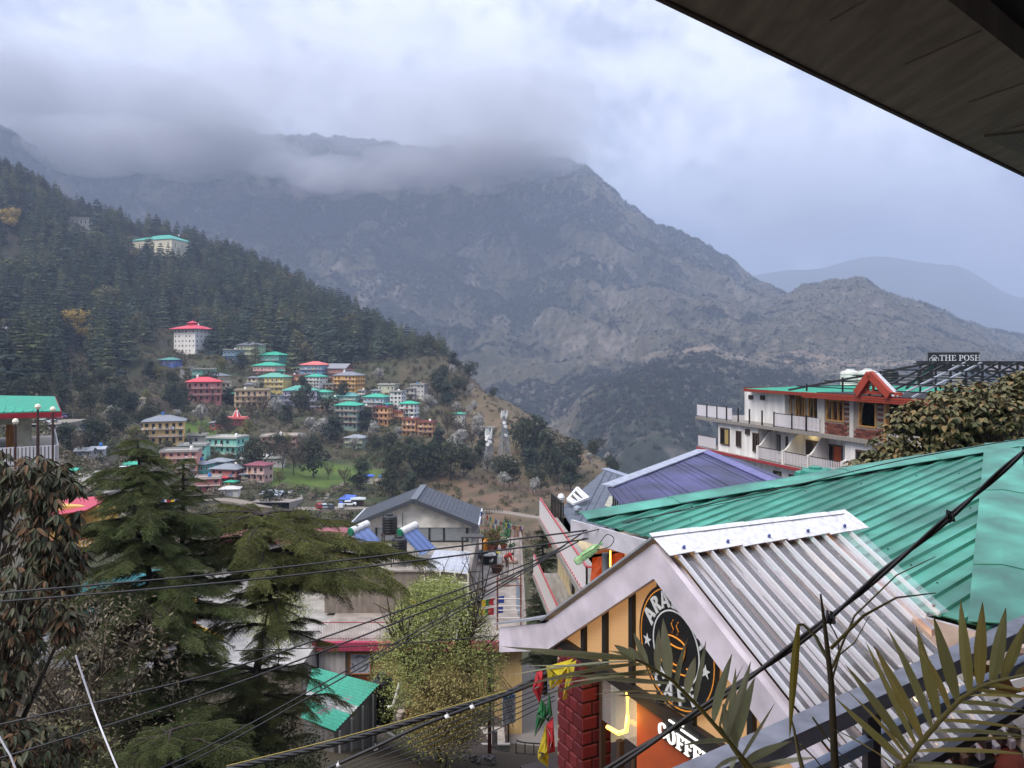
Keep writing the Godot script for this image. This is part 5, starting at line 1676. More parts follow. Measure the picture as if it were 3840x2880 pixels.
	for q in [[Vector3(da, yd, 0.95), Vector3(dm, yd + dh, 0.95)], [Vector3(db - 0.6, yd, 0.95), Vector3(dm, yd + dh, 0.95)]]:
		dg.bar(q[0], q[1], 0.5, 0.26, Vector3(0, 0, 1))
	dg.bar(Vector3(da, yd + 0.1, 0.7), Vector3(db, yd + 0.1, 0.7), 0.2, 0.2)
	for x in [lerpf(da, dm, 0.6), dm, lerpf(dm, db, 0.3)]: dg.box(Vector3(x, yd + 0.4, 0.7), Vector3(0.12, 0.8, 0.12))
	part("red_dormer", dg, mat("a03c28", 0.7, "streak", 0.6), t)
	dg = MB.new()
	dg.slab([Vector3(dm, yd + dh + 0.1, 0.95), Vector3(db - 0.4, yd, 0.95), Vector3(db - 0.4, yd, 0.3), Vector3(dm, yd + dh + 0.1, 0.3)], Vector3(0, -0.06, 0))
	dg.slab([Vector3(da, yd, 0.3), Vector3(da, yd, 0.9), Vector3(dm, yd + dh + 0.08, 0.9), Vector3(dm, yd + dh + 0.08, 0.3)], Vector3(0, -0.06, 0))
	part("dormer_roof", dg, mat("c8c8cc", 0.5, "grime", 0.4), t)
	# lit strip over the middle balcony
	var lamp := MB.new()
	lamp.box(Vector3(hs.call(790, -1.3), ym - 0.38, -1.2), Vector3(0.9, 0.06, 0.12))
	part("ceiling_lamp", lamp, glow("ffe89a", 1.2), t)
	var ol := OmniLight3D.new()
	ol.name = "balcony_light"
	ol.light_color = Color(1.0, 0.88, 0.55)
	ol.light_energy = 0.08
	ol.light_size = 0.2
	ol.omni_range = 12.0
	ol.omni_attenuation = 2.0
	ol.shadow_enabled = true
	t.add_child(ol)
	ol.position = Vector3(hs.call(790, -1.3), ym - 0.5, -1.0)
	# tanks on the roof
	for i in 2:
		var k := thing("white_water_tank", ["large white ribbed water tank on the hotel roof, left one", "white ribbed water tank on the hotel roof behind the red dormer"][i], "water tank", at(3188 + i * 66, 1449, 66.0 - i), 0.3, "white tanks on the hotel roof")
		tank(k, 0.78, 1.45, "dcdcd4", 5)
	for i in 2:
		var k := thing("black_water_tank", ["black water tank under the roof frame beside the dormer", "black water tank under the roof frame below the sign"][i], "water tank", at(3340 + i * 130, 1440, 60.0), 0.3, "black tanks on the hotel roof")
		tank(k, 0.55, 1.15, "1c1d1f", 5)
	# sign board
	var sg := thing("hotel_sign", "black sign board reading THE POSH HOTEL above the roof frame", "sign", at(3574, 1400, 61.0), -0.12)
	b = MB.new()
	b.box(Vector3(0, 0.95, 0), Vector3(3.85, 1.5, 0.12))
	part("board", b, mat("1c1f22", 0.5, "grime", 0.4), sg)
	b = MB.new()
	for y in [0.22, 1.68]: b.box(Vector3(0, y, 0.02), Vector3(3.95, 0.06, 0.16))
	for x in [-1.95, 1.95]: b.box(Vector3(x, 0.95, 0.018), Vector3(0.06, 1.4, 0.15))
	part("frame", b, mat("6a6e72", 0.5, ""), sg)
	for x in [-1.5, 1.5]:
		b = MB.new()
		b.box(Vector3(x, -0.8, -0.1), Vector3(0.12, 2.2, 0.12))
		part("leg", b, steel, sg)
	var pale := mat("c9ced0", 0.6, "")
	letters("lettering", sg, "THE POSH", 0.62, "Droid Serif", 400, pale, Transform3D(Basis(), Vector3(0.5, 1.22, 0.075)), 0.03)
	letters("lettering", sg, "HOTEL", 0.36, "Droid Serif", 400, pale, Transform3D(Basis(), Vector3(0.5, 0.72, 0.075)), 0.03)
	b = MB.new()
	for x in [-0.42, 1.42]: b.box(Vector3(x, 0.73, 0.075), Vector3(0.62, 0.035, 0.03))
	part("rule", b, pale, sg)
	b = MB.new()
	for i in 4: ring(b, 0.17, 0.2, 0.09, Transform3D(Basis(), Vector3(-1.45 + 0.16 * cos(i * PI / 2), 1.08 + 0.16 * sin(i * PI / 2), 0)), 20, 0.0, TAU, 0.02)
	ring(b, 0.1, 0.125, 0.09, Transform3D(Basis(), Vector3(-1.45, 1.08, 0)), 16, 0.0, TAU, 0.02)
	part("emblem", b, pale, sg)

func tank(o: Node3D, r: float, h: float, hex: String, ribs: int) -> void:
	var b := MB.new()
	var prof := [Vector2(0.0, 0.0), Vector2(r, 0.0)]
	for i in ribs:
		var y := h * 0.82 * i / ribs
		var k := h * 0.82 / ribs
		prof += [Vector2(r, y + k * 0.1), Vector2(r * 1.03, y + k * 0.3), Vector2(r * 1.03, y + k * 0.7), Vector2(r, y + k * 0.9)]
	prof += [Vector2(r * 0.95, h * 0.88), Vector2(r * 0.45, h * 0.95)]
	b.lathe(prof, Transform3D(), 22)
	part("body", b, mat(hex, 0.45, "grime", 0.8), o)
	b = MB.new()
	b.lathe([Vector2(r * 0.45, h * 0.94), Vector2(r * 0.45, h), Vector2(r * 0.36, h * 1.03), Vector2(0, h * 1.03)], Transform3D(), 18)
	part("lid", b, mat(hex, 0.4, "grime", 1.2), o)

# ---------------------------------------------------------------- the terrace building in the middle
const TY := -18.3
func terrace() -> void:
	var conc := mat("a79c92", 0.95, "grime", 0.11, 0.0, 0.6)
	var t := thing("kindergarten_building", "cream kindergarten with wide concrete roof terrace and pink slab edge", "building", Vector3(0, 0, 0))
	var b := MB.new()
	b.box(Vector3(-5.9, TY - 0.2, -64.6), Vector3(13.6, 0.4, 29.4))
	part("roof_terrace", b, conc, t)
	b = MB.new()
	b.box(Vector3(-5.9, TY - 7.4, -64.8), Vector3(13.1, 14.0, 28.6))
	part("wall", b, mat("c9ac78", 0.9, "streak", 0.12), t)
	b = MB.new()
	b.box(Vector3(-5.9, TY - 0.25, -49.75), Vector3(14.0, 0.55, 0.35))
	part("pink_edge", b, mat("b0405c", 0.7, "streak", 0.4), t)
	b = MB.new()
	b.box(Vector3(0.85, TY + 0.28, -64.6), Vector3(0.22, 0.56, 29.2))
	part("parapet", b, mat("8a8078", 0.95, "streak", 0.3), t)
	# far and front railings
	for q in [["terrace_railing", Vector3(-3.4, TY, -79.0), Vector3(0.8, TY, -79.0), 0.95, 0.16, "a89e98", "9a5a54"], ["front_railing", Vector3(-12.6, TY, -50.1), Vector3(-4.0, TY, -50.1), 1.15, 0.17, "c9c5c2", "9c4a54"]]:
		var r := Node3D.new()
		r.name = q[0]
		t.add_child(r, true)
		rail_run(r, q[1], q[2], q[3], q[4], q[5], q[6], 0.1, 0.045)
	# brown stair slope and sign on the front wall
	b = MB.new()
	b.slab([Vector3(-11.3, TY - 2.4, -50.42), Vector3(-9.2, TY - 2.6, -50.42), Vector3(-5.6, TY - 5.6, -50.42), Vector3(-6.4, TY - 6.4, -50.42), Vector3(-11.3, TY - 6.4, -50.42)].map(func(p): return p) , Vector3(0, 0, -0.08))
	part("brown_band", b, mat("7a3a1c", 0.85, "streak", 0.3), t)
	b = MB.new()
	b.box(Vector3(-11.7, TY - 1.6, -50.2), Vector3(1.7, 2.6, 0.3))
	part("white_panel", b, mat("cfcac6", 0.85, "streak", 0.3), t)
	var sg := thing("kindergarten_sign", "white square board with round lettering CRECHE KINDERGARTEN on the cream wall", "sign", Vector3(-9.92, TY - 1.62, -50.33))
	b = MB.new()
	b.box(Vector3.ZERO, Vector3(1.3, 1.3, 0.06))
	part("board", b, mat("c9ccd6", 0.7, "grime", 0.5), sg)
	b = MB.new()
	for e in [[0, 0.66, 1.38, 0.06], [0, -0.66, 1.38, 0.06], [0.66, 0, 0.06, 1.26], [-0.66, 0, 0.06, 1.26]]: b.box(Vector3(e[0], e[1], 0.0), Vector3(e[2], e[3], 0.1))
	part("frame", b, mat("c47a4a", 0.7, ""), sg)
	letter_arc(sg, "CRECHE & KINDERGARTEN", 0.13, 0.5, PI, 0.165, -1.0, mat("2c3442", 0.7, ""), Transform3D(Basis(), Vector3(0, 0.0, 0.04)))
	letter_arc(sg, "ENGLISH", 0.15, 0.5, 0.0, 0.2, 1.0, mat("2c3442", 0.7, ""), Transform3D(Basis(), Vector3(0, 0.0, 0.04)))
	# upper block that carries the pavilion
	var ub := -15.3
	b = MB.new()
	b.box(Vector3(-8.3, (ub + TY) / 2, -63.9), Vector3(10.4, ub - TY, 17.0))
	part("upper_block", b, mat("8d8378", 0.92, "streak", 0.2), t)
	b = MB.new()
	b.box(Vector3(-8.3, ub + 0.06, -63.9), Vector3(10.7, 0.12, 17.3))
	part("upper_floor", b, mat("a0988e", 0.95, "grime", 0.2), t)
	pavilion_house(ub)
	# things on the upper roof
	for i in 2:
		var k := thing("black_water_tank", ["black ribbed water tank raised on an iron stand between the solar heaters", "black ribbed water tank on a low stand in front of the solar heaters"][i], "water tank", [at(1462, 1998, 58.5), at(1497, 2084, 56.6)][i], 0.0, "black tanks on the terrace house")
		tank(k, 0.56, 1.42, "18191b", 6)
	for i in 2:
		var base: Vector3 = [at(1462, 1998, 58.5), at(1497, 2084, 56.6)][i]
		var st := thing("tank_stand", ["tall rusty iron stand under the upper black tank", "low rusty iron stand under the lower black tank"][i], "stand", base)
		var hgt: float = base.y - (ub + 0.12 if i == 0 else ub + 0.12) 
		hgt = maxf(hgt, 0.3)
		for x in [-0.5, 0.5]:
			for z in [-0.5, 0.5]:
				b = MB.new()
				b.box(Vector3(x, -hgt / 2, z), Vector3(0.07, hgt, 0.07))
				part("leg", b, mat("3a2a24", 0.8, ""), st)
		b = MB.new()
		b.box(Vector3(0, -0.03, 0), Vector3(1.2, 0.05, 1.2))
		part("deck", b, mat("3a2a24", 0.8, ""), st)
	for i in 2:
		var base: Vector3 = [at(1346, 1980, 58.6), at(1529, 1984, 58.2)][i]
		var s := thing("solar_water_heater", ["solar water heater with white drum at the left end of the roof", "solar water heater with white drum right of the raised black tank"][i], "solar heater", base, 0.0, "solar heaters on the terrace roof")
		var ax := Vector3(0.62, 0.16, -0.95).normalized()
		var down := Vector3(0.74, -0.62, 0.42).normalized()
		var side := ax
		b = MB.new()
		b.tube([-ax * 0.86, -ax * 0.84, ax * 0.9, ax * 0.94], 0.31, 0.31, 18)
		part("drum", b, mat("e0e0de", 0.4, "grime", 0.6), s)
		b = MB.new()
		b.tube([-ax * 0.96, -ax * 0.86], 0.26, 0.33, 18)
		part("end_cap", b, mat("0f6b4c", 0.5, ""), s)
		var nrm := side.cross(down).normalized()
		if nrm.y < 0: nrm = -nrm
		for j in 12:
			b = MB.new()
			var o := ax * (-0.72 + 0.13 * j)
			b.tube([o + down * 0.25, o + down * 2.35], 0.05, 0.05, 7)
			part("collector_tube", b, mat(["5a6f9c", "6078a8", "6c78a4", "506490"][j % 4], 0.12, "", 1.0, 0.35), s)
		b = MB.new()
		b.slab([-ax * 0.82 + down * 0.25 - nrm * 0.09, ax * 0.82 + down * 0.25 - nrm * 0.09, ax * 0.82 + down * 2.4 - nrm * 0.09, -ax * 0.82 + down * 2.4 - nrm * 0.09], -nrm * 0.03)
		b.bar(-ax * 0.85 + down * 2.4, ax * 0.85 + down * 2.4, 0.1, 0.1)
		part("reflector", b, mat("8fa4c4", 0.3, "", 1.0, 0.4), s)
		for e in [-0.8, 0.8]:
			b = MB.new()
			b.bar(ax * e, ax * e + Vector3(0.0, -(base.y - ub) + 0.12, 0), 0.05, 0.05); b.bar(ax * e + down * 2.35, ax * e + Vector3(0.1, -(base.y - ub) + 0.14, 0), 0.05, 0.05)
			part("leg", b, mat("a4a8aa", 0.4, "", 1.0, 0.7), s)
	# polycarbonate lean-to in front
	var pg := thing("glazed_lean_to", "lean-to with clear sheet roof and white frame in front of the gabled house", "lean-to", Vector3(0, 0, 0))
	var ra := at(1632, 2062, 56.0); var rb := at(1764, 2068, 56.5); var rc := at(1755, 2145, 52.5); var rd := at(1592, 2130, 52.5)
	for i in 6:
		b = MB.new()
		var f0 := i / 6.0 + 0.004
		var f1 := (i + 1) / 6.0 - 0.004
		b.slab([rd.lerp(rc, f0), rd.lerp(rc, f1), ra.lerp(rb, f1), ra.lerp(rb, f0)], Vector3(0, -0.03, 0))
		part("roof_sheet", b, glass(0.3, "c2c8d4"), pg)
	for i in 4:
		b = MB.new()
		b.bar(rd.lerp(ra, i / 3.0) - Vector3(0, 0.09, 0), rc.lerp(rb, i / 3.0) - Vector3(0, 0.09, 0), 0.08, 0.1)
		part("purlin", b, mat("d8d8da", 0.5, ""), pg)
	for p in [rd, rd.lerp(rc, 0.36), rd.lerp(rc, 0.7), rc]:
		b = MB.new()
		b.box(Vector3(p.x, (p.y + TY) / 2 - 0.05, p.z), Vector3(0.09, p.y - TY - 0.1, 0.09))
		part("post", b, mat("d4d0bc", 0.6, ""), pg)
	b = MB.new()
	b.bar(rd + Vector3(0, -0.75, 0), rc + Vector3(0, -0.75, 0), 0.07, 0.07)
	part("rail", b, mat("d4d0bc", 0.6, ""), pg)
	b = MB.new()
	b.slab([Vector3(rd.x, TY + 0.02, rd.z), Vector3(rc.x, TY + 0.02, rc.z), Vector3(rc.x, rc.y - 0.8, rc.z), Vector3(rd.x, rd.y - 0.8, rd.z)], Vector3(0, 0, -0.02))
	part("pane", b, glass(0.35, "d0d4d8"), pg)
	# tall black table frame
	var fr := thing("iron_frame", "tall black iron frame standing right of the gabled house", "frame", at(1772, 2130, 57.5))
	fr.position.y = TY
	var th := (V0 - 2010.0) / F * 57.5 - TY
	for x in [-0.75, 0.75]:
		for z in [-0.5, 0.5]:
			b = MB.new()
			b.box(Vector3(x, th / 2, z), Vector3(0.08, th, 0.08))
			part("leg", b, mat("242020", 0.7, ""), fr)
	b = MB.new()
	b.box(Vector3(0, th, 0), Vector3(1.6, 0.1, 1.1))
	for y in [0.6, th * 0.5]: b.box(Vector3(0, y, 0.5), Vector3(1.5, 0.06, 0.06))
	part("top", b, mat("3a3836", 0.7, ""), fr)
	clutter()
	flags()

func pavilion_house(ub: float) -> void:
	var t := thing("gabled_house", "house with slate grey gable roof and white gable on the terrace", "house", Vector3(-8.05, 0, -66.5))
	var yr := -11.5
	var ye := -13.65
	var hw := 5.3
	var zf := 3.6
	var zb := -3.6
	var slate := mat("4b5058", 0.6, "grime", 0.16)
	for s in [-1.0, 1.0]:
		var b := MB.new()
		if s > 0: b.slab([Vector3(0, yr, zf), Vector3(hw, ye, zf), Vector3(hw, ye, zb), Vector3(0, yr, zb)], Vector3(0, -0.16, 0))
		else: b.slab([Vector3(-hw, ye, zb), Vector3(-hw, ye, zf), Vector3(0, yr, zf), Vector3(0, yr, zb)], Vector3(0, -0.16, 0))
		for i in 17:
			var k := (i + 0.5) / 17.0
			b.bar(Vector3(s * hw * k, lerpf(yr, ye, k) + 0.012, zf), Vector3(s * hw * k, lerpf(yr, ye, k) + 0.012, zb), 0.04, 0.04)
		part("roof", b, slate, t)
		b = MB.new()
		b.bar(Vector3(0, yr - 0.1, zf + 0.02), Vector3(s * hw, ye - 0.1, zf + 0.02), 0.06, 0.34)
		part("barge_board", b, mat("3c4046", 0.6, ""), t)
		b = MB.new()
		b.bar(Vector3(s * (hw + 0.02), ye - 0.02, zf), Vector3(s * (hw + 0.02), ye - 0.02, zb), 0.12, 0.12)
		part("gutter", b, mat("b4b8bc", 0.5, ""), t)
	var b := MB.new()
	b.bar(Vector3(0, yr + 0.03, zf), Vector3(0, yr + 0.03, zb), 0.55, 0.05)
	part("ridge_cap", b, mat("6d737b", 0.5, "grime", 0.4), t)
	b = MB.new()
	var zg := 2.75
	b.tri(Vector3(-4.7, ye + 0.05, zg), Vector3(4.7, ye + 0.05, zg), Vector3(0, yr - 0.2, zg)); b.tri(Vector3(4.7, ye + 0.05, zg - 0.15), Vector3(-4.7, ye + 0.05, zg - 0.15), Vector3(0, yr - 0.2, zg - 0.15))
	b.box(Vector3(0.3, ye - 0.14, zg - 0.08), Vector3(8.8, 0.36, 0.16))
	part("gable_wall", b, mat("ece8de", 0.85, "grime", 0.12), t)
	for x in [-4.1, -3.2, -0.9, 1.2, 2.4, 4.3]:
		b = MB.new()
		b.box(Vector3(x, (ye + ub) / 2 - 0.1, zg - 0.08), Vector3(0.14, ye - ub - 0.3, 0.14))
		part("mullion", b, mat("2a2a2c", 0.6, ""), t)
	for i in 5:
		var xs := [-4.1, -3.2, -0.9, 1.2, 2.4, 4.3]
		b = MB.new()
		b.box(Vector3((xs[i] + xs[i + 1]) / 2, (ye + ub) / 2 - 0.1, zg - 0.08), Vector3(xs[i + 1] - xs[i] - 0.16, ye - ub - 0.34, 0.02))
		part("window_pane", b, glass(0.2, "c8d2d6"), t)
	b = MB.new()
	b.box(Vector3(0.1, ub + 0.19, zg - 0.08), Vector3(8.6, 0.1, 0.16))
	part("sill", b, mat("2a2a2c", 0.6, ""), t)
	for x in [-4.4, 4.6]:
		for z in [2.6, -3.0]:
			b = MB.new()
			b.box(Vector3(x, (ye + ub) / 2, z), Vector3(0.22, ye - ub - 0.2, 0.22))
			part("post", b, mat("8e9094", 0.6, ""), t)
	b = MB.new()
	b.box(Vector3(0, ub + 0.6, -3.1), Vector3(9.0, 0.9, 0.15))
	part("back_wall", b, mat("c8c6be", 0.85, "grime", 0.2), t)
	b = MB.new()
	for i in 24: b.box(Vector3(-4.4 + i * 0.38, ub + 1.25, -3.2), Vector3(0.09, 0.8, 0.06))
	part("back_railing", b, mat("b8b0aa", 0.7, ""), t)
	b = MB.new()
	b.tube([Vector3(5.2, ye - 0.2, 3.3), Vector3(4.75, ye - 0.6, 3.2), Vector3(4.7, TY + 0.1, 3.1)], 0.07, 0.07, 8)
	part("drain_pipe", b, mat("6a6e72", 0.5, ""), t)
	for x in [-4.9, -0.7, -2.2]:
		b = MB.new()
		b.tube([Vector3(x, ub, 4.9), Vector3(x, ub + 3.0, 4.9)], 0.035, 0.03, 5)
		part("rod", b, mat("2a2422", 0.8, ""), t)

func clutter() -> void:      # what lies about on the terrace
	var b := MB.new()
	var spotT := func(x6: float, y6: float) -> Vector3:     # a point of the terrace floor
		var v := 1750.0 + y6 / 2.212
		return at(1100.0 + x6 / 2.212, v, TY / (V0 - v) * F)
	var pots := [[1585, 640, 0.3], [1625, 640, 0.36], [1655, 625, 0.34], [1690, 640, 0.3], [1640, 700, 0.32], [1675, 690, 0.3], [1745, 690, 0.32], [1870, 575, 0.5], [1700, 610, 0.3]]
	var leaf := vmat("leaves", 0.85, null, 0.1, 0.15)
	for i in pots.size():
		var q = pots[i]
		var o := thing("potted_plant", "potted plant in a terracotta pot among the pots on the terrace" if i != 7 else "large pale terracotta pot alone by the far railing", "potted plant", spotT.call(q[0], q[1]), 0.0, "potted plants on the terrace")
		b = MB.new()
		b.lathe([Vector2(0, 0), Vector2(q[2] * 0.7, 0), Vector2(q[2], q[2] * 1.5), Vector2(q[2] * 1.1, q[2] * 1.5), Vector2(q[2] * 1.1, q[2] * 1.75), Vector2(q[2] * 0.9, q[2] * 1.75)], Transform3D(), 12)
		part("pot", b, mat(["8a4a34", "9c5a3e", "7a4434"][i % 3], 0.85, "grime", 1.0), o)
		if i != 7: part("foliage", leafy_crown(1.3, 0.5, q[2] * 1.6, 60, 3, 0.12, 300 + i, [Color(0.09, 0.11, 0.03), Color(0.13, 0.09, 0.05)][i % 2]), leaf, o)
	var ob := thing("orange_can", "orange plastic can among the plant pots on the terrace", "can", spotT.call(1598, 690))
	b = MB.new()
	b.lathe([Vector2(0, 0), Vector2(0.36, 0), Vector2(0.38, 0.8), Vector2(0.2, 0.95), Vector2(0, 0.95)], Transform3D(), 10)
	part("body", b, mat("d88a1c", 0.6, ""), ob)
	b = MB.new()
	b.tube([Vector3(-0.15, 0.9, 0), Vector3(-0.1, 1.08, 0), Vector3(0.1, 1.08, 0), Vector3(0.15, 0.9, 0)], 0.03, 0.03, 5)
	part("handle", b, mat("d88a1c", 0.6, ""), ob)
	var net := thing("green_netting", "plants wrapped in green netting on the terrace", "netting", spotT.call(1770, 660))
	part("netting", leafy_crown(2.6, 0.5, 0.1, 70, 3, 0.2, 9, Color(0.06, 0.17, 0.08)), leaf, net)
	var tub := thing("black_tub", "black tub with a white sack hanging over its rim", "tub", spotT.call(1622, 800))
	b = MB.new()
	b.lathe([Vector2(0, 0), Vector2(0.72, 0), Vector2(0.8, 0.75), Vector2(0.84, 0.8), Vector2(0.74, 0.8), Vector2(0.7, 0.4), Vector2(0, 0.4)], Transform3D(), 20)
	part("body", b, mat("1c1e20", 0.6, "grime", 0.8), tub)
	var sk := thing("white_sack", "crumpled white sack lying in the black tub", "sack", tub.position + Vector3(0.05, 0.55, 0.2))
	part("cloth", figure([[Vector3(-0.35, 0.1, 0.1), 0.24], [Vector3(0.3, 0.15, 0.1), 0.3], [Vector3(0.1, 0.3, -0.1), 0.22], [Vector3(0.15, -0.2, 0.5), 0.14]], [[0, 1], [1, 2], [1, 3]], 0.08, 0.08), mat("d6d4d0", 0.9, "grime", 1.0), sk)
	var ysk := [["yellow sack leaning behind the black tub", 1690, 760, "d8c84a"], ["pale pink crumpled sheet heaped on the terrace", 1760, 790, "d0ac9a"], ["second pale heap of sheet beside the crouching person", 1810, 800, "c8a898"], ["cream sack beside the yellow one", 1712, 775, "d8cfb4"]]
	for q in ysk:
		var o := thing("sack", q[0], "sack", spotT.call(q[1], q[2]), 0.0)
		part("cloth", figure([[Vector3(-0.3, 0.12, 0), 0.26], [Vector3(0.3, 0.16, 0.1), 0.24], [Vector3(0.05, 0.45, -0.1), 0.2]], [[0, 1], [1, 2]], 0.09, 0.1), mat(q[3], 0.9, "grime", 1.0), o)
	for q in [["white plastic jerrycan beside the sacks", 1712, 800, "d4d4d0"], ["blue grey jerrycan behind the tub", 1555, 760, "4a5c6a"]]:
		var o := thing("jerrycan", q[0], "jerrycan", spotT.call(q[1], q[2]))
		b = MB.new()
		b.box(Vector3(0, 0.3, 0), Vector3(0.45, 0.6, 0.32)); b.box(Vector3(0.05, 0.65, 0), Vector3(0.2, 0.12, 0.2))
		part("body", b, mat(q[3], 0.5, ""), o)
		b = MB.new()
		b.tube([Vector3(-0.15, 0.6, 0), Vector3(-0.1, 0.75, 0), Vector3(0.1, 0.75, 0)], 0.03, 0.03, 5)
		part("handle", b, mat(q[3], 0.5, ""), o)
	var bk := thing("basket", "brown basket standing on the bare terrace floor", "basket", spotT.call(1690, 880))
	b = MB.new()
	b.lathe([Vector2(0, 0), Vector2(0.36, 0), Vector2(0.52, 0.5), Vector2(0.56, 0.5), Vector2(0.56, 0.58), Vector2(0.46, 0.58), Vector2(0.36, 0.2), Vector2(0, 0.2)], Transform3D(), 16)
	part("body", b, mat("4c3226", 0.9, "grain", 3.0), bk)
	b = MB.new()
	for s in [-0.55, 0.55]: b.tube([Vector3(s, 0.5, -0.12), Vector3(s * 1.1, 0.66, 0), Vector3(s, 0.5, 0.12)], 0.03, 0.03, 5)
	part("handle", b, mat("4c3226", 0.9, "grain", 3.0), bk)
	# person bending over the sheets
	var p := thing("person", "person in red top bending down over the pale sheets", "person", spotT.call(1768, 830), 1.9)
	var m := ArrayMesh.new()
	figure([[Vector3(0.1, 0.05, 0.0), 0.06], [Vector3(0.11, 0.42, 0.05), 0.075], [Vector3(0.1, 0.82, -0.12), 0.11], [Vector3(-0.1, 0.82, -0.12), 0.11], [Vector3(-0.11, 0.42, 0.05), 0.075], [Vector3(-0.1, 0.05, -0.05), 0.06]], [[0, 1], [1, 2], [2, 3], [3, 4], [4, 5]]).fill(m, mat("22222a", 0.9, ""))
	figure([[Vector3(0, 0.86, -0.1), 0.16], [Vector3(0, 1.05, 0.28), 0.18], [Vector3(0.2, 1.04, 0.34), 0.07], [Vector3(-0.2, 1.04, 0.34), 0.07], [Vector3(0.24, 0.76, 0.42), 0.05], [Vector3(0.18, 0.5, 0.52), 0.04], [Vector3(-0.24, 0.76, 0.42), 0.05], [Vector3(-0.18, 0.5, 0.52), 0.04]], [[0, 1], [1, 2], [1, 3], [2, 4], [4, 5], [3, 6], [6, 7]]).fill(m, mat("a8282c", 0.9, ""))
	figure([[Vector3(0, 1.06, 0.4), 0.06], [Vector3(0, 1.05, 0.55), 0.1]], [[0, 1]]).fill(m, mat("7a5646", 0.7, ""))
	piece("body", m, p)
	b = MB.new()
	b.lathe([Vector2(0.115, -0.02), Vector2(0.115, 0.05), Vector2(0.07, 0.11), Vector2(0, 0.12)], Transform3D(Basis(Vector3.RIGHT, 0.5), Vector3(0, 1.09, 0.55)), 10)
	part("hair", b, mat("14110e", 0.8, ""), p)
	# blocks and starter bars
	for q in [[1745, 945, "grey concrete block with starter bars in the middle of the terrace"], [1805, 950, "whitish concrete block right of the first"], [1757, 990, "concrete block nearest the front of the terrace"]]:
		var o := thing("concrete_block", q[2], "block", spotT.call(q[0], q[1]))
		b = MB.new()
		b.box(Vector3(0, 0.3, 0), Vector3(0.6, 0.6, 0.6))
		part("block", b, mat("9a958c", 0.95, "grime", 0.8), o)
		for x in [-0.2, 0.2]:
			b = MB.new()
			b.tube([Vector3(x, 0.5, 0), Vector3(x * 1.1, 2.6, 0.02)], 0.022, 0.022, 4)
			part("starter_bar", b, mat("5a4034", 0.9, ""), o)
	for i in 5:
		var o := thing("starter_bars", "rusty starter bar standing up near the right parapet", "bar", spotT.call(1800 + (i % 2) * 30, 620 + i * 40), 0.0, "starter bars by the parapet")
		b = MB.new()
		b.tube([Vector3(0, 0, 0), Vector3(0.03, 2.4, 0)], 0.025, 0.025, 4)
		part("bar", b, mat("5a4034", 0.9, ""), o)
	# crates and cloth at the front left
	for q in [["red crate standing on the rack at the left of the terrace", 918, 1085, "a82a34", 0.8], ["dark brown crate leaning beside the red crate", 972, 1085, "3c2826", 0.9]]:
		var o := thing("plastic_crate", q[0], "crate", spotT.call(q[1], q[2] + 100) + Vector3(0, 1.7, 0), 0.3)
		for e in [[0, 0.0, 0.36, 0.8, 0.6, 0.05], [0, 0.0, -0.36, 0.8, 0.6, 0.05], [0.4, 0, 0, 0.05, 0.6, 0.7], [-0.4, 0, 0, 0.05, 0.6, 0.7]]:
			b = MB.new()
			b.box(Vector3(e[0], 0.3, e[2]), Vector3(e[3], e[4], e[5]))
			part("side", b, mat(q[3], 0.6, ""), o)
		b = MB.new()
		b.box(Vector3(0, 0.03, 0), Vector3(0.8, 0.05, 0.7))
		part("base", b, mat(q[3], 0.6, ""), o)
	var rk := thing("drying_rack", "green table with cloths and a rack at the left of the terrace", "rack", spotT.call(915, 1185))
	for q in [[0, 1.62, 0, 2.6, 0.1, 1.2, "4a9c84"], [-0.2, 1.0, 0.5, 2.0, 0.5, 0.06, "3f9c7c"], [0.1, 0.6, 0.5, 1.8, 0.3, 0.07, "c07a6c"]]:
		b = MB.new()
		b.box(Vector3(q[0], q[1], q[2]), Vector3(q[3], q[4], q[5]))
		part("cloth", b, mat(q[6], 0.9, "grime", 1.0), rk)
	for x in [-1.2, 1.2]:
		for z in [-0.5, 0.5]:
			b = MB.new()
			b.box(Vector3(x, 0.8, z), Vector3(0.06, 1.6, 0.06))
			part("leg", b, mat("2f6a5a", 0.6, ""), rk)
	# scaffold at the near right corner, pipes along the parapet
	var sc := thing("pipe_scaffold", "rusty pipe frame with pipes stacked at the right corner of the terrace", "scaffold", spotT.call(1790, 1320))
	for q in [[-0.8, 0.8], [0.8, 0.8], [-0.8, -0.8], [0.8, -0.8]]:
		b = MB.new()
		b.tube([Vector3(q[0], 0, q[1]), Vector3(q[0], 3.4, q[1])], 0.05, 0.05, 6)
		part("upright", b, mat("6a3a30", 0.8, ""), sc)
	for y in [0.8, 1.6, 3.0]:
		for z in [-0.8, 0.8]:
			b = MB.new()
			b.tube([Vector3(-0.9, y, z), Vector3(0.9, y, z)], 0.04, 0.04, 6)
			part("crossbar", b, mat("b8b2ae" if y < 3.0 else "6a3a30", 0.7, ""), sc)
	for i in 3:
		var o := thing("steel_pipe", "long grey pipe lying along the right parapet", "pipe", Vector3(0.55 - i * 0.09, TY + 0.06, -58.0 - i), 0.0, "pipes by the parapet")
		b = MB.new()
		b.tube([Vector3(0, 0.0, 4.0), Vector3(0.02, 0.02, -4.0)], 0.05, 0.05, 6)
		part("pipe", b, mat("8a949c", 0.4, "", 1.0, 0.6), o)

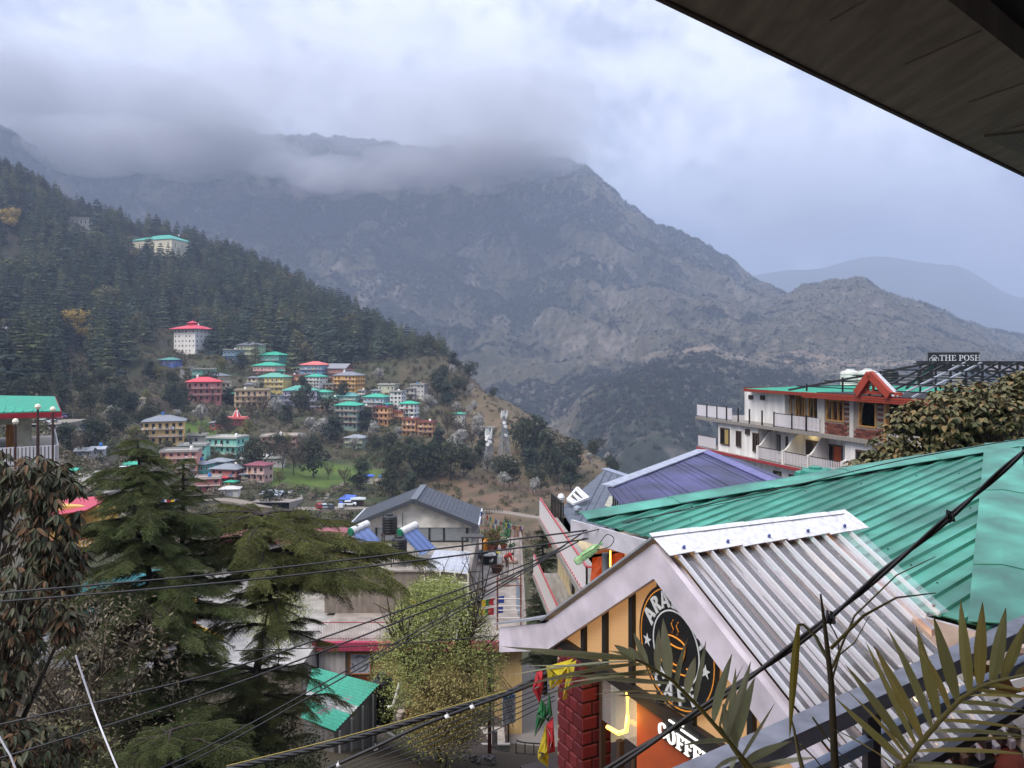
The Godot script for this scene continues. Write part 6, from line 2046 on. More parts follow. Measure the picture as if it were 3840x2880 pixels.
const FLAG := ["2f4a9c", "d8d8d6", "b02a34", "2f7a48", "d8b82c"]
func flag_string(label: String, p: Vector3, q: Vector3, sag: float, n: int, size: float, group: String) -> void:
	var o := thing("prayer_flag_string", label, "prayer flags", p, 0.0, group)
	var pts := []
	for i in 17:
		var k := i / 16.0
		pts.append((q - p) * k - Vector3(0, sag * 4.0 * k * (1.0 - k), 0))
	var b := MB.new()
	b.tube(pts, 0.012, 0.012, 4, false)
	part("cord", b, mat("c8c4bc", 0.9, ""), o)
	var along := Vector3(q.x - p.x, 0, q.z - p.z).normalized()
	for i in n:
		var k := (i + 0.5) / n
		var c := (q - p) * k - Vector3(0, sag * 4.0 * k * (1.0 - k), 0)
		b = MB.new()
		var sway := along.cross(Vector3.UP) * rng.randf_range(-0.12, 0.12) * size
		var s := along * size * 0.42
		var mid := Vector3(0, -size * 0.5, 0) + sway
		var low := Vector3(0, -size, 0) + sway * rng.randf_range(-0.6, 1.6)
		b.quad(c - s + mid, c + s + mid, c + s, c - s); b.quad(c - s + low, c + s + low, c + s + mid, c - s + mid)
		part("flag", b, mat(FLAG[i % 5], 0.9, "grime", 2.0), o)

func flags() -> void:
	var g6 := "prayer flag strings on the terrace"
	flag_string("upper prayer flag string from the grey roof to the far railing", at(1800, 1915, 66.0), at(1964, 1973, 77.0), 0.3, 17, 0.42, g6)
	flag_string("lower prayer flag string from the grey roof to the far railing", at(1798, 1940, 66.0), at(1890, 1970, 77.0), 0.25, 11, 0.42, g6)
	flag_string("upper prayer flag string across the front of the terrace", at(1888, 2232, 54.0), at(1540, 2236, 53.0), 0.45, 20, 0.5, g6)
	flag_string("lower prayer flag string across the front of the terrace", at(1884, 2270, 54.0), at(1640, 2262, 53.0), 0.35, 14, 0.5, g6)
	flag_string("small prayer flag string hanging over the deodar boughs on the slope", at(1225, 2000, 70.0), at(1168, 2014, 70.0), 0.2, 7, 0.45, g6)
	flag_string("prayer flag string right of the deodar top beside the road wall", at(612, 1870, 90.0), at(660, 1872, 90.0), 0.05, 6, 0.55, g6)
	var po := thing("flag_pole", "pole with a tall white and orange prayer flag on the slope", "flag", at(1231, 2035, 70.0))
	var b := MB.new()
	b.tube([Vector3(0, -4.0, 0), Vector3(0, 1.7, 0)], 0.04, 0.03, 5)
	part("pole", b, mat("8a8278", 0.8, ""), po)
	for i in 2:
		b = MB.new()
		b.slab([Vector3(-0.25, 0.5 - i * 0.75, 0.02), Vector3(0.03, 0.5 - i * 0.75, 0.02), Vector3(0.0, 1.6 - i * 0.75 - i * 0.34, 0.02), Vector3(-0.06, 1.6 - i * 0.75 - i * 0.34, 0.0)], Vector3(0, 0, -0.015))
		part("flag", b, mat(["d8d4d0", "d8702a"][i], 0.9, ""), po)

# ---------------------------------------------------------------- roofs beside the cafe
func roofs() -> void:
	# low hip end of the green roof: eave from EL to ER, peak P
	var green := mat("4ca690", 0.42, "stain", 0.22)
	var t := thing("green_roof_house", "building with large green ribbed sheet roof and white fascia beside the cafe", "building")
	var EL := Vector3(1.02, -2.2, -10.51)
	var ER := Vector3(3.95, -2.2, -6.2)
	var P := Vector3(7.5, -1.36, -11.76)
	var ed := (ER - EL).normalized()
	var len := EL.distance_to(ER)
	var foot := (P - EL).dot(ed)
	var upv := P - (EL + ed * foot)
	var nrm := ed.cross(upv).normalized()
	if nrm.y < 0: nrm = -nrm
	var top := func(x: float) -> float: return minf(x / foot, (len - x) / (len - foot))
	var b := MB.new()
	var wide := 1.0
	var k := int(ceil(len / wide))
	for i in k:
		b = MB.new()
		var x0 := i * len / k
		var x1 := (i + 1) * len / k
		var lift := nrm * (0.004 * (i % 2))
		var poly := [EL + ed * x0 + lift, EL + ed * x1 + lift]
		poly.append(EL + ed * x1 + upv * top.call(x1) + lift)
		if x0 < foot and x1 > foot: poly.append(P + lift)
		poly.append(EL + ed * x0 + upv * top.call(x0) + lift)
		b.slab(poly, -nrm * 0.012)
		part("roof_sheet", b, green, t)
	var n := int(len / 0.2)
	for i in n:
		var x := (i + 0.5) * len / n
		var l: float = top.call(x)
		b = MB.new()
		var p := EL + ed * x - upv.normalized() * 0.04
		var q := EL + ed * x + upv * l
		var w := 0.03
		var h := nrm * 0.032
		b.quad(p - ed * w, p - ed * w * 0.5 + h, q - ed * w * 0.5 + h, q - ed * w)
		b.quad(p - ed * w * 0.5 + h, p + ed * w * 0.5 + h, q + ed * w * 0.5 + h, q - ed * w * 0.5 + h)
		b.quad(p + ed * w * 0.5 + h, p + ed * w, q + ed * w, q + ed * w * 0.5 + h)
		b.tri(p - ed * w, p + ed * w * 0.5 + h, p - ed * w * 0.5 + h); b.tri(p - ed * w, p + ed * w, p + ed * w * 0.5 + h)
		part("rib", b, green, t)
		for s in [0.3, 0.75]:
			if l < 0.25 or i % 2 == 0: continue
			b = MB.new()
			var c: Vector3 = EL + ed * (x + 0.07) + upv * l * s
			b.tube([c, c + nrm * 0.012], 0.012, 0.009, 6)
			part("screw", b, mat("2c3a38", 0.6, ""), t)
	var r2 := Vector3(0.827, 0.0, -0.563)
	var FR := ER + r2 * 7.0
	var BR := P + r2 * 3.0
	b = MB.new()
	b.slab([ER, FR, BR, P], Vector3(0, -0.02, 0))
	b.slab([EL, P, BR, EL + r2 * 12.0], Vector3(0, -0.02, 0))
	part("rear_roof_sheet", b, green, t)
	for e in [[EL - ed * 0.1, P], [ER, P], [P, BR]]:
		b = MB.new()
		var dir: Vector3 = (e[1] - e[0]).normalized()
		var sd := dir.cross(Vector3.UP).normalized() * 0.24
		for i in 5:
			var p: Vector3 = e[0].lerp(e[1], i / 5.0) + Vector3.UP * (0.075 + 0.008 * (i % 2))
			var q: Vector3 = e[0].lerp(e[1], (i + 1.06) / 5.0) + Vector3.UP * (0.075 + 0.008 * (i % 2))
			b.slab([p + sd - Vector3.UP * 0.03, q + sd - Vector3.UP * 0.03, q, p], Vector3(0, -0.008, 0))
			b.slab([p, q, q - sd - Vector3.UP * 0.03, p - sd - Vector3.UP * 0.03], Vector3(0, -0.008, 0))
		part("hip_cap", b, mat("52aa94", 0.42, "stain", 0.3), t)
	var out := -r2
	b = MB.new()
	b.bar(EL - ed * 0.25 + out * 0.06 + Vector3(0, -0.15, 0), ER + ed * 0.1 + out * 0.06 + Vector3(0, -0.15, 0), 0.04, 0.24)
	part("white_fascia", b, mat("c8c4ca", 0.6, "grime", 0.5), t)
	b = MB.new()
	b.slab([EL - ed * 0.25 + out * 0.05 + Vector3(0, -0.262, 0), ER + ed * 0.1 + out * 0.05 + Vector3(0, -0.262, 0), ER + r2 * 0.6 + Vector3(0, -0.262, 0), EL + r2 * 0.6 + Vector3(0, -0.262, 0)], Vector3(0, -0.02, 0))
	part("soffit", b, mat("a8a4a8", 0.7, ""), t)
	b = MB.new()
	b.slab([EL + r2 * 0.7 + Vector3(0, -0.3, 0), ER + r2 * 0.7 + Vector3(0, -0.3, 0), FR - r2 * 0.5 + Vector3(0, -0.3, 0), EL + r2 * 11.0 + Vector3(0, -0.3, 0)], Vector3(0, -11.0, 0))
	part("wall", b, mat("b7a58a", 0.85, "streak", 0.3), t)
	b = MB.new()
	var pc := at(2271, 2060, 10.6)
	b.tube([pc + Vector3(0, -5.0, 0), pc + Vector3(0, -0.05, 0)], 0.05, 0.05, 12)
	part("pillar", b, mat("7e8286", 0.5, ""), t)
	var neon := MB.new()
	neon.tube([at(2289, 2064, 10.9), at(2289, 2165, 10.9)], 0.008, 0.008, 6)
	part("neon_tube", neon, glow("ffc84a", 3.0), t)
	lamp_light(at(2286, 2110, 10.8), Color(1.0, 0.75, 0.3), 0.05, 0.1)
	var tp := thing("orange_tarpaulin", "orange tarpaulin hung under the eave of the green roof", "tarpaulin")
	b = MB.new()
	var rows := []
	for j in 5:
		var row := []
		for i in 7:
			var p := at(lerpf(2222, 2345, i / 6.0) - j * 3.0, lerpf(2092 - i * 4.0, 2216, j / 4.0), 11.2 + 0.05 * sin(i * 1.9 + j))
			row.append(p)
		rows.append(row)
	for j in 4:
		for i in 6: b.quad(rows[j + 1][i], rows[j + 1][i + 1], rows[j][i + 1], rows[j][i])
	part("cloth", b, mat("b04818", 0.8, "grime", 0.8), tp)
	b = MB.new()
	b.bar(at(2216, 2072, 11.15), at(2352, 2055, 11.15), 0.05, 0.05)
	part("batten", b, mat("6a4030", 0.8, ""), tp)
	# purple sheet roof
	var pr := thing("purple_roof_house", "building with low purple sheet roof behind the green roof", "building")
	var a := at(2278, 1828, 27.0); var c := at(2635, 1692, 35.0); var e := at(2958, 1834, 27.0); var f := at(2420, 2010, 20.0)
	var purple := mat("4a4878", 0.5, "stain", 0.1)
	for i in 7:
		b = MB.new()
		var lf := Vector3(0, 0.012 * (i % 2), 0)
		b.slab([f.lerp(e, i / 7.0) + lf, f.lerp(e, (i + 1.03) / 7.0) + lf, a.lerp(c, (i + 1.03) / 7.0) + lf, a.lerp(c, i / 7.0) + lf], Vector3(0, -0.05, 0))
		part("roof_sheet", b, purple, pr)
	for i in 22:
		b = MB.new()
		b.bar(f.lerp(e, (i + 0.5) / 22.0) + Vector3(0, 0.012, 0), a.lerp(c, (i + 0.5) / 22.0) + Vector3(0, 0.012, 0), 0.04, 0.014)
		part("rib", b, purple, pr)
	b = MB.new()
	b.bar(a + Vector3(0, 0.06, 0), c + Vector3(0, 0.06, 0), 0.5, 0.05)
	part("silver_flashing", b, mat("a8aebc", 0.4, "grime", 0.5), pr)
	b = MB.new()
	b.bar(c + Vector3(0, 0.05, 0), e + Vector3(0, 0.05, 0), 0.5, 0.05)
	part("ridge_cap", b, mat("6c6a9c", 0.5, "grime", 0.5), pr)
	b = MB.new()
	b.hexa([Vector3(a.x + 0.5, -20, a.z + 0.5), Vector3(f.x + 0.3, -20, f.z), Vector3(e.x, -20, e.z), Vector3(c.x, -20, c.z), a + Vector3(0.5, -0.2, 0.5), f + Vector3(0.3, -0.2, 0), e - Vector3(0, 0.2, 0), c - Vector3(0, 0.2, 0)])
	part("wall", b, mat("b0a698", 0.85, "streak", 0.2), pr)
	b = MB.new()
	b.slab([c + Vector3(0, -0.02, 0), e + Vector3(0, -0.02, 0), e + Vector3(4, -1.4, -8), c + Vector3(4, -1.4, -8)], Vector3(0, -0.05, 0))
	part("rear_roof_sheet", b, purple, pr)
	# slate grey ribbed roof left of it
	var gr := thing("grey_roof_house", "building with ribbed grey sheet roof and skylight strips", "building")
	var ga := at(2104, 1906, 33.0); var gb := at(2268, 1761, 46.0); var gc := at(2352, 1789, 44.0); var gd := at(2320, 2060, 27.0); var ge := at(2150, 1985, 28.5)
	var slate := mat("5d6470", 0.5, "grime", 0.2)
	ribbed(gr, "roof_sheet", ge, gd, gb, gc + (gc - gb) * 0.9, 0.3, 0.05, slate, 0.3)
	b = MB.new()
	b.slab([ge, gb, ga], Vector3(0, -0.06, 0))
	part("verge_sheet", b, slate, gr)
	b = MB.new()
	b.bar(gb + Vector3(0, 0.06, 0), gc + (gc - gb) * 0.9 + Vector3(0, 0.06, 0), 0.5, 0.06)
	part("ridge_cap", b, mat("7c8494", 0.5, ""), gr)
	for q in [[0.38, 0.5], [0.6, 0.74], [0.84, 0.96]]:
		b = MB.new()
		var lo0 := ge.lerp(gd, q[0]); var hi0: Vector3 = gb.lerp(gc + (gc - gb) * 0.9, q[0])
		var lo1 := ge.lerp(gd, q[1]); var hi1: Vector3 = gb.lerp(gc + (gc - gb) * 0.9, q[1])
		var s: float = 0.46 - q[0] * 0.25
		b.slab([lo0.lerp(hi0, s), lo1.lerp(hi1, s), lo1.lerp(hi1, s + 0.16), lo0.lerp(hi0, s + 0.16)].map(func(p): return p + Vector3(0, 0.075, 0)), Vector3(0, -0.02, 0))
		part("skylight", b, mat("b8b49c", 0.4, "grime", 0.4), gr)
	b = MB.new()
	b.hexa([Vector3(ge.x + 0.2, -22, ge.z - 0.2), Vector3(gd.x, -22, gd.z - 0.2), Vector3(gc.x, -22, gc.z), Vector3(gb.x, -22, gb.z), ge + Vector3(0.2, -0.15, -0.2), gd + Vector3(0, -0.15, -0.2), gc + Vector3(0, -0.15, 0), gb + Vector3(0, -0.15, 0)])
	part("wall", b, mat("4a4a4c", 0.85, "streak", 0.3), gr)
	var fr := Node3D.new()
	fr.name = "balcony_railing"
	gr.add_child(fr, true)
	rail_run(fr, at(2068, 1960, 34.0), at(2112, 2010, 31.0), 1.3, 0.35, "1e1e20", "1e1e20", 0.1, 0.05)
	rail_run(fr, at(2300, 1950, 30.0), at(2350, 1962, 28.0), 0.9, 0.3, "1e1e20", "1e1e20", 0.1, 0.06)
	var cw := thing("chimney_cowl", "small metal chimney cowl on the grey ribbed roof", "chimney", at(2164, 1940, 31.5))
	b = MB.new()
	b.lathe([Vector2(0.09, -0.3), Vector2(0.09, 0.28), Vector2(0.2, 0.32), Vector2(0.17, 0.42), Vector2(0, 0.5)], Transform3D(), 12)
	part("cowl", b, mat("8e969e", 0.4, "", 1.0, 0.6), cw)
	var lf := thing("white_sign_frame", "white frame of sign letters lying on the grey ribbed roof", "sign frame")
	var w4 := [at(2128, 1895, 34.0), at(2150, 1912, 33.0), at(2206, 1888, 34.0), at(2165, 1848, 37.5)].map(func(p): return p + Vector3(0, 0.25, 0))
	for i in 4:
		b = MB.new()
		b.bar(w4[i], w4[(i + 1) % 4], 0.09, 0.09)
		part("frame", b, mat("d8d8d8", 0.5, ""), lf)
	for i in 6:
		b = MB.new()
		var p0: Vector3 = w4[1].lerp(w4[2], (i + 0.5) / 6.0)
		var p1: Vector3 = w4[0].lerp(w4[3], (i + (0.1 if i % 2 else 0.9)) / 6.0)
		b.bar(p0, p1, 0.06, 0.06)
		part("letter_bar", b, mat("d8d8d8", 0.5, ""), lf)
	var gl := thing("roof_lamp", "small white lamp on a post at the corner of the grey roof", "lamp", at(2104, 1890, 33.0))
	b = MB.new()
	b.tube([Vector3(0, -0.7, 0), Vector3(0, 0.2, 0)], 0.05, 0.05, 6)
	part("post", b, mat("3a3a3c", 0.6, ""), gl)
	b = MB.new()
	b.lathe([Vector2(0, 0.15), Vector2(0.14, 0.2), Vector2(0.16, 0.3), Vector2(0.1, 0.42), Vector2(0, 0.45)], Transform3D(), 10)
	part("globe", b, mat("dcdce0", 0.4, ""), gl)
	# cream house with railings under the white eave
	var cr := thing("cream_house", "cream house with white balcony railings below the grey roof", "house")
	b = MB.new()
	b.hexa([Vector3(2.9, -22, -21.5), Vector3(6.5, -22, -21), Vector3(6.5, -22, -32), Vector3(1.9, -22, -32), Vector3(2.9, -6.6, -21.5), Vector3(6.5, -6.6, -21), Vector3(6.5, -6.6, -32), Vector3(1.9, -6.6, -32)])
	part("wall", b, mat("c9b78e", 0.85, "streak", 0.3), cr)
	for q in [[-6.6, 0.0], [-8.9, 0.25]]:
		b = MB.new()
		b.slab([Vector3(2.0 - q[1], q[0], -21.0), Vector3(6.5, q[0], -20.5), Vector3(6.5, q[0], -32), Vector3(1.1 - q[1], q[0], -32)], Vector3(0, -0.18, 0))
		part("slab", b, mat("9a9690", 0.9, "streak", 0.4), cr)
		var rr := Node3D.new()
		rr.name = "railing"
		while cr.has_node(NodePath(rr.name)): rr.name = String(rr.name) + "_001"
		cr.add_child(rr, true)
		rail_run(rr, Vector3(1.15 - q[1], q[0], -31.5), Vector3(2.05 - q[1], q[0], -21.1), 0.9, 0.3, "d4d0d0", "a8484c", 0.08, 0.05)
		rail_run(rr, Vector3(2.05 - q[1], q[0], -21.1), Vector3(4.5, q[0], -20.7), 0.9, 0.3, "d4d0d0", "a8484c", 0.08, 0.05)
	for z in [-23.5, -26.0, -28.5]:
		b = MB.new()
		var x := lerpf(2.9, 1.9, (-z - 21.5) / 10.5)
		b.box(Vector3(x - 0.02, -7.9, z), Vector3(0.1, 1.3, 1.1))
		part("window", b, mat("2a2624", 0.2, ""), cr)
	var rc := thing("red_cloth", "red cloth hanging on the balcony of the house behind the bottles", "cloth", at(2080, 1990, 32.0))
	b = MB.new()
	b.box(Vector3(0, -0.2, 0), Vector3(0.5, 0.9, 0.04)); b.box(Vector3(0.35, -0.1, -0.3), Vector3(0.35, 0.7, 0.04))
	part("cloth", b, mat("a8242c", 0.9, "grime", 1.0), rc)
	for i in 3:
		var o := thing("green_water_tank", ["green water tank below the hotel, left and nearest", "second green water tank below the hotel", "green water tank half hidden behind the roof ridge below the hotel"][i], "water tank", at([3030, 3058, 3096][i], 1830, [30.0, 27.5, 30.0][i]) - Vector3(0, 0.3, 0), 0.0, "green tanks below the hotel")
		tank(o, 0.5, 1.05, "2c8872", 4)
	var pot := thing("clay_bowl", "brown bowl upturned on the tank below the hotel", "bowl", at(3126, 1782, 30.5))
	b = MB.new()
	b.lathe([Vector2(0.25, -0.12), Vector2(0.24, 0.0), Vector2(0.12, 0.06), Vector2(0, 0.07)], Transform3D(), 14)
	part("bowl", b, mat("7a3c28", 0.8, "grime", 1.0), pot)

func lamp_light(p: Vector3, c: Color, energy: float, size: float) -> void:
	var l := OmniLight3D.new()
	l.name = numbered("lamp_light")
	l.light_color = c
	l.light_energy = energy
	l.light_size = size
	l.omni_range = 12.0
	l.omni_attenuation = 2.0
	l.shadow_enabled = true
	add_child(l)
	l.position = p

# ---------------------------------------------------------------- the cafe porch
func cafe() -> void:
	var t := thing("cafe_porch", "cafe porch with lilac gable boards, clear ribbed roof and lit cream panels", "porch", Vector3(1.118, -1.4, -5.855), -1.123)
	var lilac := mat("d8ced6", 0.7, "grime", 0.4)
	var black := mat("141312", 0.6, "")
	# gable boards: a polyline along the roof edge
	for arm in [[Vector2(0, 0), Vector2(2.0, -1.11)], [Vector2(0, 0), Vector2(-1.728, -1.137), Vector2(-2.8, -1.52)]]:
		var b := MB.new()
		for i in arm.size() - 1:
			var p: Vector2 = arm[i]
			var q: Vector2 = arm[i + 1]
			if p.x > q.x:
				var s := p
				p = q
				q = s
			var h := 0.265
			b.hexa([Vector3(p.x, p.y - h, 0.05), Vector3(q.x, q.y - h, 0.05), Vector3(q.x, q.y - h, 0.0), Vector3(p.x, p.y - h, 0.0), Vector3(p.x, p.y, 0.05), Vector3(q.x, q.y, 0.05), Vector3(q.x, q.y, 0.0), Vector3(p.x, p.y, 0.0)])
		part("gable_board", b, lilac, t)
	for q in [[Vector2(-2.85, -1.5), Vector2(-1.7, -1.085)], [Vector2(-1.76, -1.12), Vector2(0.02, 0.04)]]:
		var b := MB.new()
		b.hexa([Vector3(q[0].x, q[0].y, 0.09), Vector3(q[1].x, q[1].y, 0.09), Vector3(q[1].x, q[1].y, -1.95), Vector3(q[0].x, q[0].y, -1.95), Vector3(q[0].x, q[0].y + 0.02, 0.09), Vector3(q[1].x, q[1].y + 0.02, 0.09), Vector3(q[1].x, q[1].y + 0.02, -1.95), Vector3(q[0].x, q[0].y + 0.02, -1.95)])
		part("left_roof_sheet", b, mat("b8bcc2", 0.35, "grime", 0.8, 0.3), t)
	# clear ribbed sheets on the right slope
	var slope := -0.555
	var pt := func(a: float, l: float, up: float) -> Vector3: return Vector3(a, a * slope + up, -l)
	var nv := Vector3(0.485, 0.874, 0)
	var ends := func(l: float) -> float: return 1.75 if l < 1.5 else 0.98
	var pan := glass(0.1, "e4e6ee")
	var ribm := glass(0.42, "f0f0f6")
	for i in 13:
		var l0 := 0.04 + i * 0.148
		var e: float = ends.call(l0)
		var b := MB.new()
		b.quad(pt.call(0.1, l0, 0.03), pt.call(e, l0, 0.03), pt.call(e, l0 + 0.148, 0.03), pt.call(0.1, l0 + 0.148, 0.03))
		part("clear_sheet", b, pan, t)
		b = MB.new()
		var w := 0.014
		for s in [[-w, 0.0, -w * 0.5, 0.035], [-w * 0.5, 0.035, w * 0.5, 0.035], [w * 0.5, 0.035, w, 0.0]]:
			b.quad(pt.call(0.1, l0 + s[0], 0.035 + s[1]), pt.call(e + 0.02, l0 + s[0], 0.035 + s[1]), pt.call(e + 0.02, l0 + s[2], 0.035 + s[3]), pt.call(0.1, l0 + s[2], 0.035 + s[3]))
		part("clear_rib", b, ribm, t)
		if i % 3 == 0:
			b = MB.new()
			var c: Vector3 = pt.call(e - 0.03, l0, 0.07)
			b.tube([c, c + nv * 0.02], 0.012, 0.008, 6)
			part("screw", b, mat("8a8c90", 0.4, ""), t)
	var b := MB.new()
	for i in 9:
		var l0 := -0.06 + i * 0.232
		var wob := 0.006 * (i % 2)
		b.hexa([pt.call(-0.04, l0, 0.045 + wob), pt.call(0.215 + wob, l0, 0.075), pt.call(0.21, l0 + 0.232, 0.08 - wob), pt.call(-0.04, l0 + 0.232, 0.05), pt.call(-0.04, l0, 0.05 + wob), pt.call(0.215 + wob, l0, 0.08), pt.call(0.21, l0 + 0.232, 0.085 - wob), pt.call(-0.04, l0 + 0.232, 0.055)])
	part("ridge_cap", b, mat("ececf2", 0.4, "grain", 0.5), t)
	for i in 5:
		b = MB.new()
		var c: Vector3 = pt.call(0.17, 0.1 + i * 0.42, 0.085)
		b.tube([c, c + nv * 0.02], 0.014, 0.01, 7)
		part("screw", b, mat("3a4a8a", 0.4, ""), t)
	# rafters and floor seen through the sheets
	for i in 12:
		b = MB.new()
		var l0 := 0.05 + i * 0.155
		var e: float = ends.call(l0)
		b.hexa([pt.call(0.0, l0, -0.12), pt.call(e, l0, -0.12), pt.call(e, l0 + 0.05, -0.12), pt.call(0.0, l0 + 0.05, -0.12), pt.call(0.0, l0, -0.07), pt.call(e, l0, -0.07), pt.call(e, l0 + 0.05, -0.07), pt.call(0.0, l0 + 0.05, -0.07)])
		part("rafter", b, mat("7a5a4a", 0.7, "grain", 1.0) if i % 4 == 2 else lilac, t)
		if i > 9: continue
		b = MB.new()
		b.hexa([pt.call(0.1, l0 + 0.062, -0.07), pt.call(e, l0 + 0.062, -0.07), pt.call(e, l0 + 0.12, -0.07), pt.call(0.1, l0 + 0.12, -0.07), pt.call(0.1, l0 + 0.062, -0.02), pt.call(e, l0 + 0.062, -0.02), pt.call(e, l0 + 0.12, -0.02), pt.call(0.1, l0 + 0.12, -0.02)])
		part("rib_shade_strip", b, mat("33221c", 0.7, "grain", 1.0), t)  # added dark strip: shade of the sloped rib sides put in as colour
	for a in [0.55, 1.15, 1.7]:
		b = MB.new()
		b.hexa([pt.call(a, 0.0, -0.2), pt.call(a + 0.06, 0.0, -0.2), pt.call(a + 0.06, 1.95, -0.2), pt.call(a, 1.95, -0.2), pt.call(a, 0.0, -0.145), pt.call(a + 0.06, 0.0, -0.145), pt.call(a + 0.06, 1.95, -0.145), pt.call(a, 1.95, -0.145)])
		part("purlin", b, black, t)
	b = MB.new()
	b.box(Vector3(-0.2, -2.95, -1.2), Vector3(4.6, 0.1, 2.3))
	part("floor", b, mat("2a1a16", 0.6, "grain", 0.8), t)
	b = MB.new()
	b.box(Vector3(-0.6, -2.0, -2.1), Vector3(3.2, 1.8, 0.08))
	part("back_wall", b, mat("3c221c", 0.8, "grime", 0.5), t)
	# lit infill between black mullions
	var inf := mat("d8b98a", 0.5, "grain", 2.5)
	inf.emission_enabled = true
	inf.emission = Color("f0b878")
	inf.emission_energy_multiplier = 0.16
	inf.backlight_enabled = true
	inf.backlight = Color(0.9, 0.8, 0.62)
	var roof_y := func(a: float) -> float: return a * slope if a > 0.0 else a * 0.658 if a > -1.728 else -1.137 + (a + 1.728) * 0.357
	var ms := [-1.9, -1.154, -0.8, -0.4, -0.02, 0.36, 0.957, 1.45]
	for i in ms.size() - 1:
		b = MB.new()
		var p: float = ms[i]
		var q: float = ms[i + 1]
		var base := -1.24
		var yp: float = maxf(roof_y.call(p) - 0.12, base + 0.02)
		var yq: float = maxf(roof_y.call(q) - 0.12, base + 0.02)
		b.hexa([Vector3(p, base, -0.05), Vector3(q, base, -0.05), Vector3(q, base, -0.06), Vector3(p, base, -0.06), Vector3(p, yp, -0.05), Vector3(q, yq, -0.05), Vector3(q, yq, -0.06), Vector3(p, yp, -0.06)])
		part("lit_panel", b, inf, t)
		b = MB.new()
		var yy: float = roof_y.call(q) - 0.1
		if yy > base + 0.1 and q < 1.3:
			b.box(Vector3(q, (yy + base) / 2, -0.035), Vector3(0.05, yy - base, 0.05))
			part("mullion", b, black, t)
	b = MB.new()
	b.box(Vector3(-0.2, -1.275, -0.04), Vector3(3.3, 0.09, 0.1))
	part("beam", b, mat("1c1614", 0.6, "grain", 1.0), t)
	b = MB.new()
	b.box(Vector3(0.78, -2.15, -0.06), Vector3(2.2, 1.66, 0.08))
	part("orange_wall", b, mat("a8481c", 0.75, "grime", 0.35), t)
	# painted brick pillar, brick by brick
	var pil := MB.new()
	pil.box(Vector3(-1.345, -2.2, -0.155), Vector3(0.42, 1.84, 0.29))
	var core := part("brick_pillar", pil, mat("1e1514", 0.95, "grain", 1.5), t)
	var reds := [mat("6e1f22", 0.6, "grain", 2.0), mat("782426", 0.6, "grain", 1.8), mat("641a1e", 0.6, "grain", 2.2)]
	for row in 14:
		var y := -1.36 - row * 0.127
		var off := 0.0 if row % 2 == 0 else 0.075
		for f in 2:
			var wid := 0.44 if f == 0 else 0.31
			var cuts := [0.0, 0.145 + off, 0.29 + off, wid] if f == 0 else [0.0, 0.15 - off * 0.8 + 0.02, wid]
			for i in cuts.size() - 1:
				var c0: float = cuts[i] + (0.006 if i > 0 else 0.0)
				var c1: float = minf(cuts[i + 1], wid) - (0.006 if i < cuts.size() - 2 else 0.0)
				if c1 - c0 < 0.03: continue
				var bb := MB.new()
				var jut := 0.012 + rng.randf() * 0.005
				var hh := 0.055
				var e := 0.008
				if f == 0: bb.hexa([Vector3(-1.565 + c0, y - hh, 0.0), Vector3(-1.565 + c1, y - hh, 0.0), Vector3(-1.565 + c1, y - hh, -0.02), Vector3(-1.565 + c0, y - hh, -0.02), Vector3(-1.565 + c0, y + hh, 0.0), Vector3(-1.565 + c1, y + hh, 0.0), Vector3(-1.565 + c1, y + hh, -0.02), Vector3(-1.565 + c0, y + hh, -0.02)].map(func(v): return v + Vector3(0, 0, -0.002)))
				var lo := Vector3.ZERO
				if f == 0:
					var x0 := -1.565 + c0
					var x1 := -1.565 + c1
					bb.quad(Vector3(x0 + e, y - hh + e, jut), Vector3(x1 - e, y - hh + e, jut), Vector3(x1 - e, y + hh - e, jut), Vector3(x0 + e, y + hh - e, jut))
					bb.quad(Vector3(x0, y - hh, 0), Vector3(x1, y - hh, 0), Vector3(x1 - e, y - hh + e, jut), Vector3(x0 + e, y - hh + e, jut))
					bb.quad(Vector3(x0 + e, y + hh - e, jut), Vector3(x1 - e, y + hh - e, jut), Vector3(x1, y + hh, 0), Vector3(x0, y + hh, 0))
					bb.quad(Vector3(x0, y - hh, 0), Vector3(x0 + e, y - hh + e, jut), Vector3(x0 + e, y + hh - e, jut), Vector3(x0, y + hh, 0))
					bb.quad(Vector3(x1 - e, y - hh + e, jut), Vector3(x1, y - hh, 0), Vector3(x1, y + hh, 0), Vector3(x1 - e, y + hh - e, jut))
				else:
					var z0 := 0.008 - c0
					var z1 := 0.008 - c1
					var x := -1.135
					bb.quad(Vector3(x + jut, y - hh + e, z0 - e), Vector3(x + jut, y - hh + e, z1 + e), Vector3(x + jut, y + hh - e, z1 + e), Vector3(x + jut, y + hh - e, z0 - e))
					bb.quad(Vector3(x, y - hh, z0), Vector3(x, y - hh, z1), Vector3(x + jut, y - hh + e, z1 + e), Vector3(x + jut, y - hh + e, z0 - e))
					bb.quad(Vector3(x + jut, y + hh - e, z0 - e), Vector3(x + jut, y + hh - e, z1 + e), Vector3(x, y + hh, z1), Vector3(x, y + hh, z0))
					bb.quad(Vector3(x, y - hh, z0), Vector3(x + jut, y - hh + e, z0 - e), Vector3(x + jut, y + hh - e, z0 - e), Vector3(x, y + hh, z0))
					bb.quad(Vector3(x + jut, y - hh + e, z1 + e), Vector3(x, y - hh, z1), Vector3(x, y + hh, z1), Vector3(x + jut, y + hh - e, z1 + e))
				part("brick", bb, reds[(row * 3 + i + f) % 3], core)
	# glazing with the glowing tube
	b = MB.new()
	b.box(Vector3(-0.68, -1.55, -0.12), Vector3(0.68, 0.46, 0.012))
	part("glass_pane", b, glass(0.14, "d8dcdc"), t)
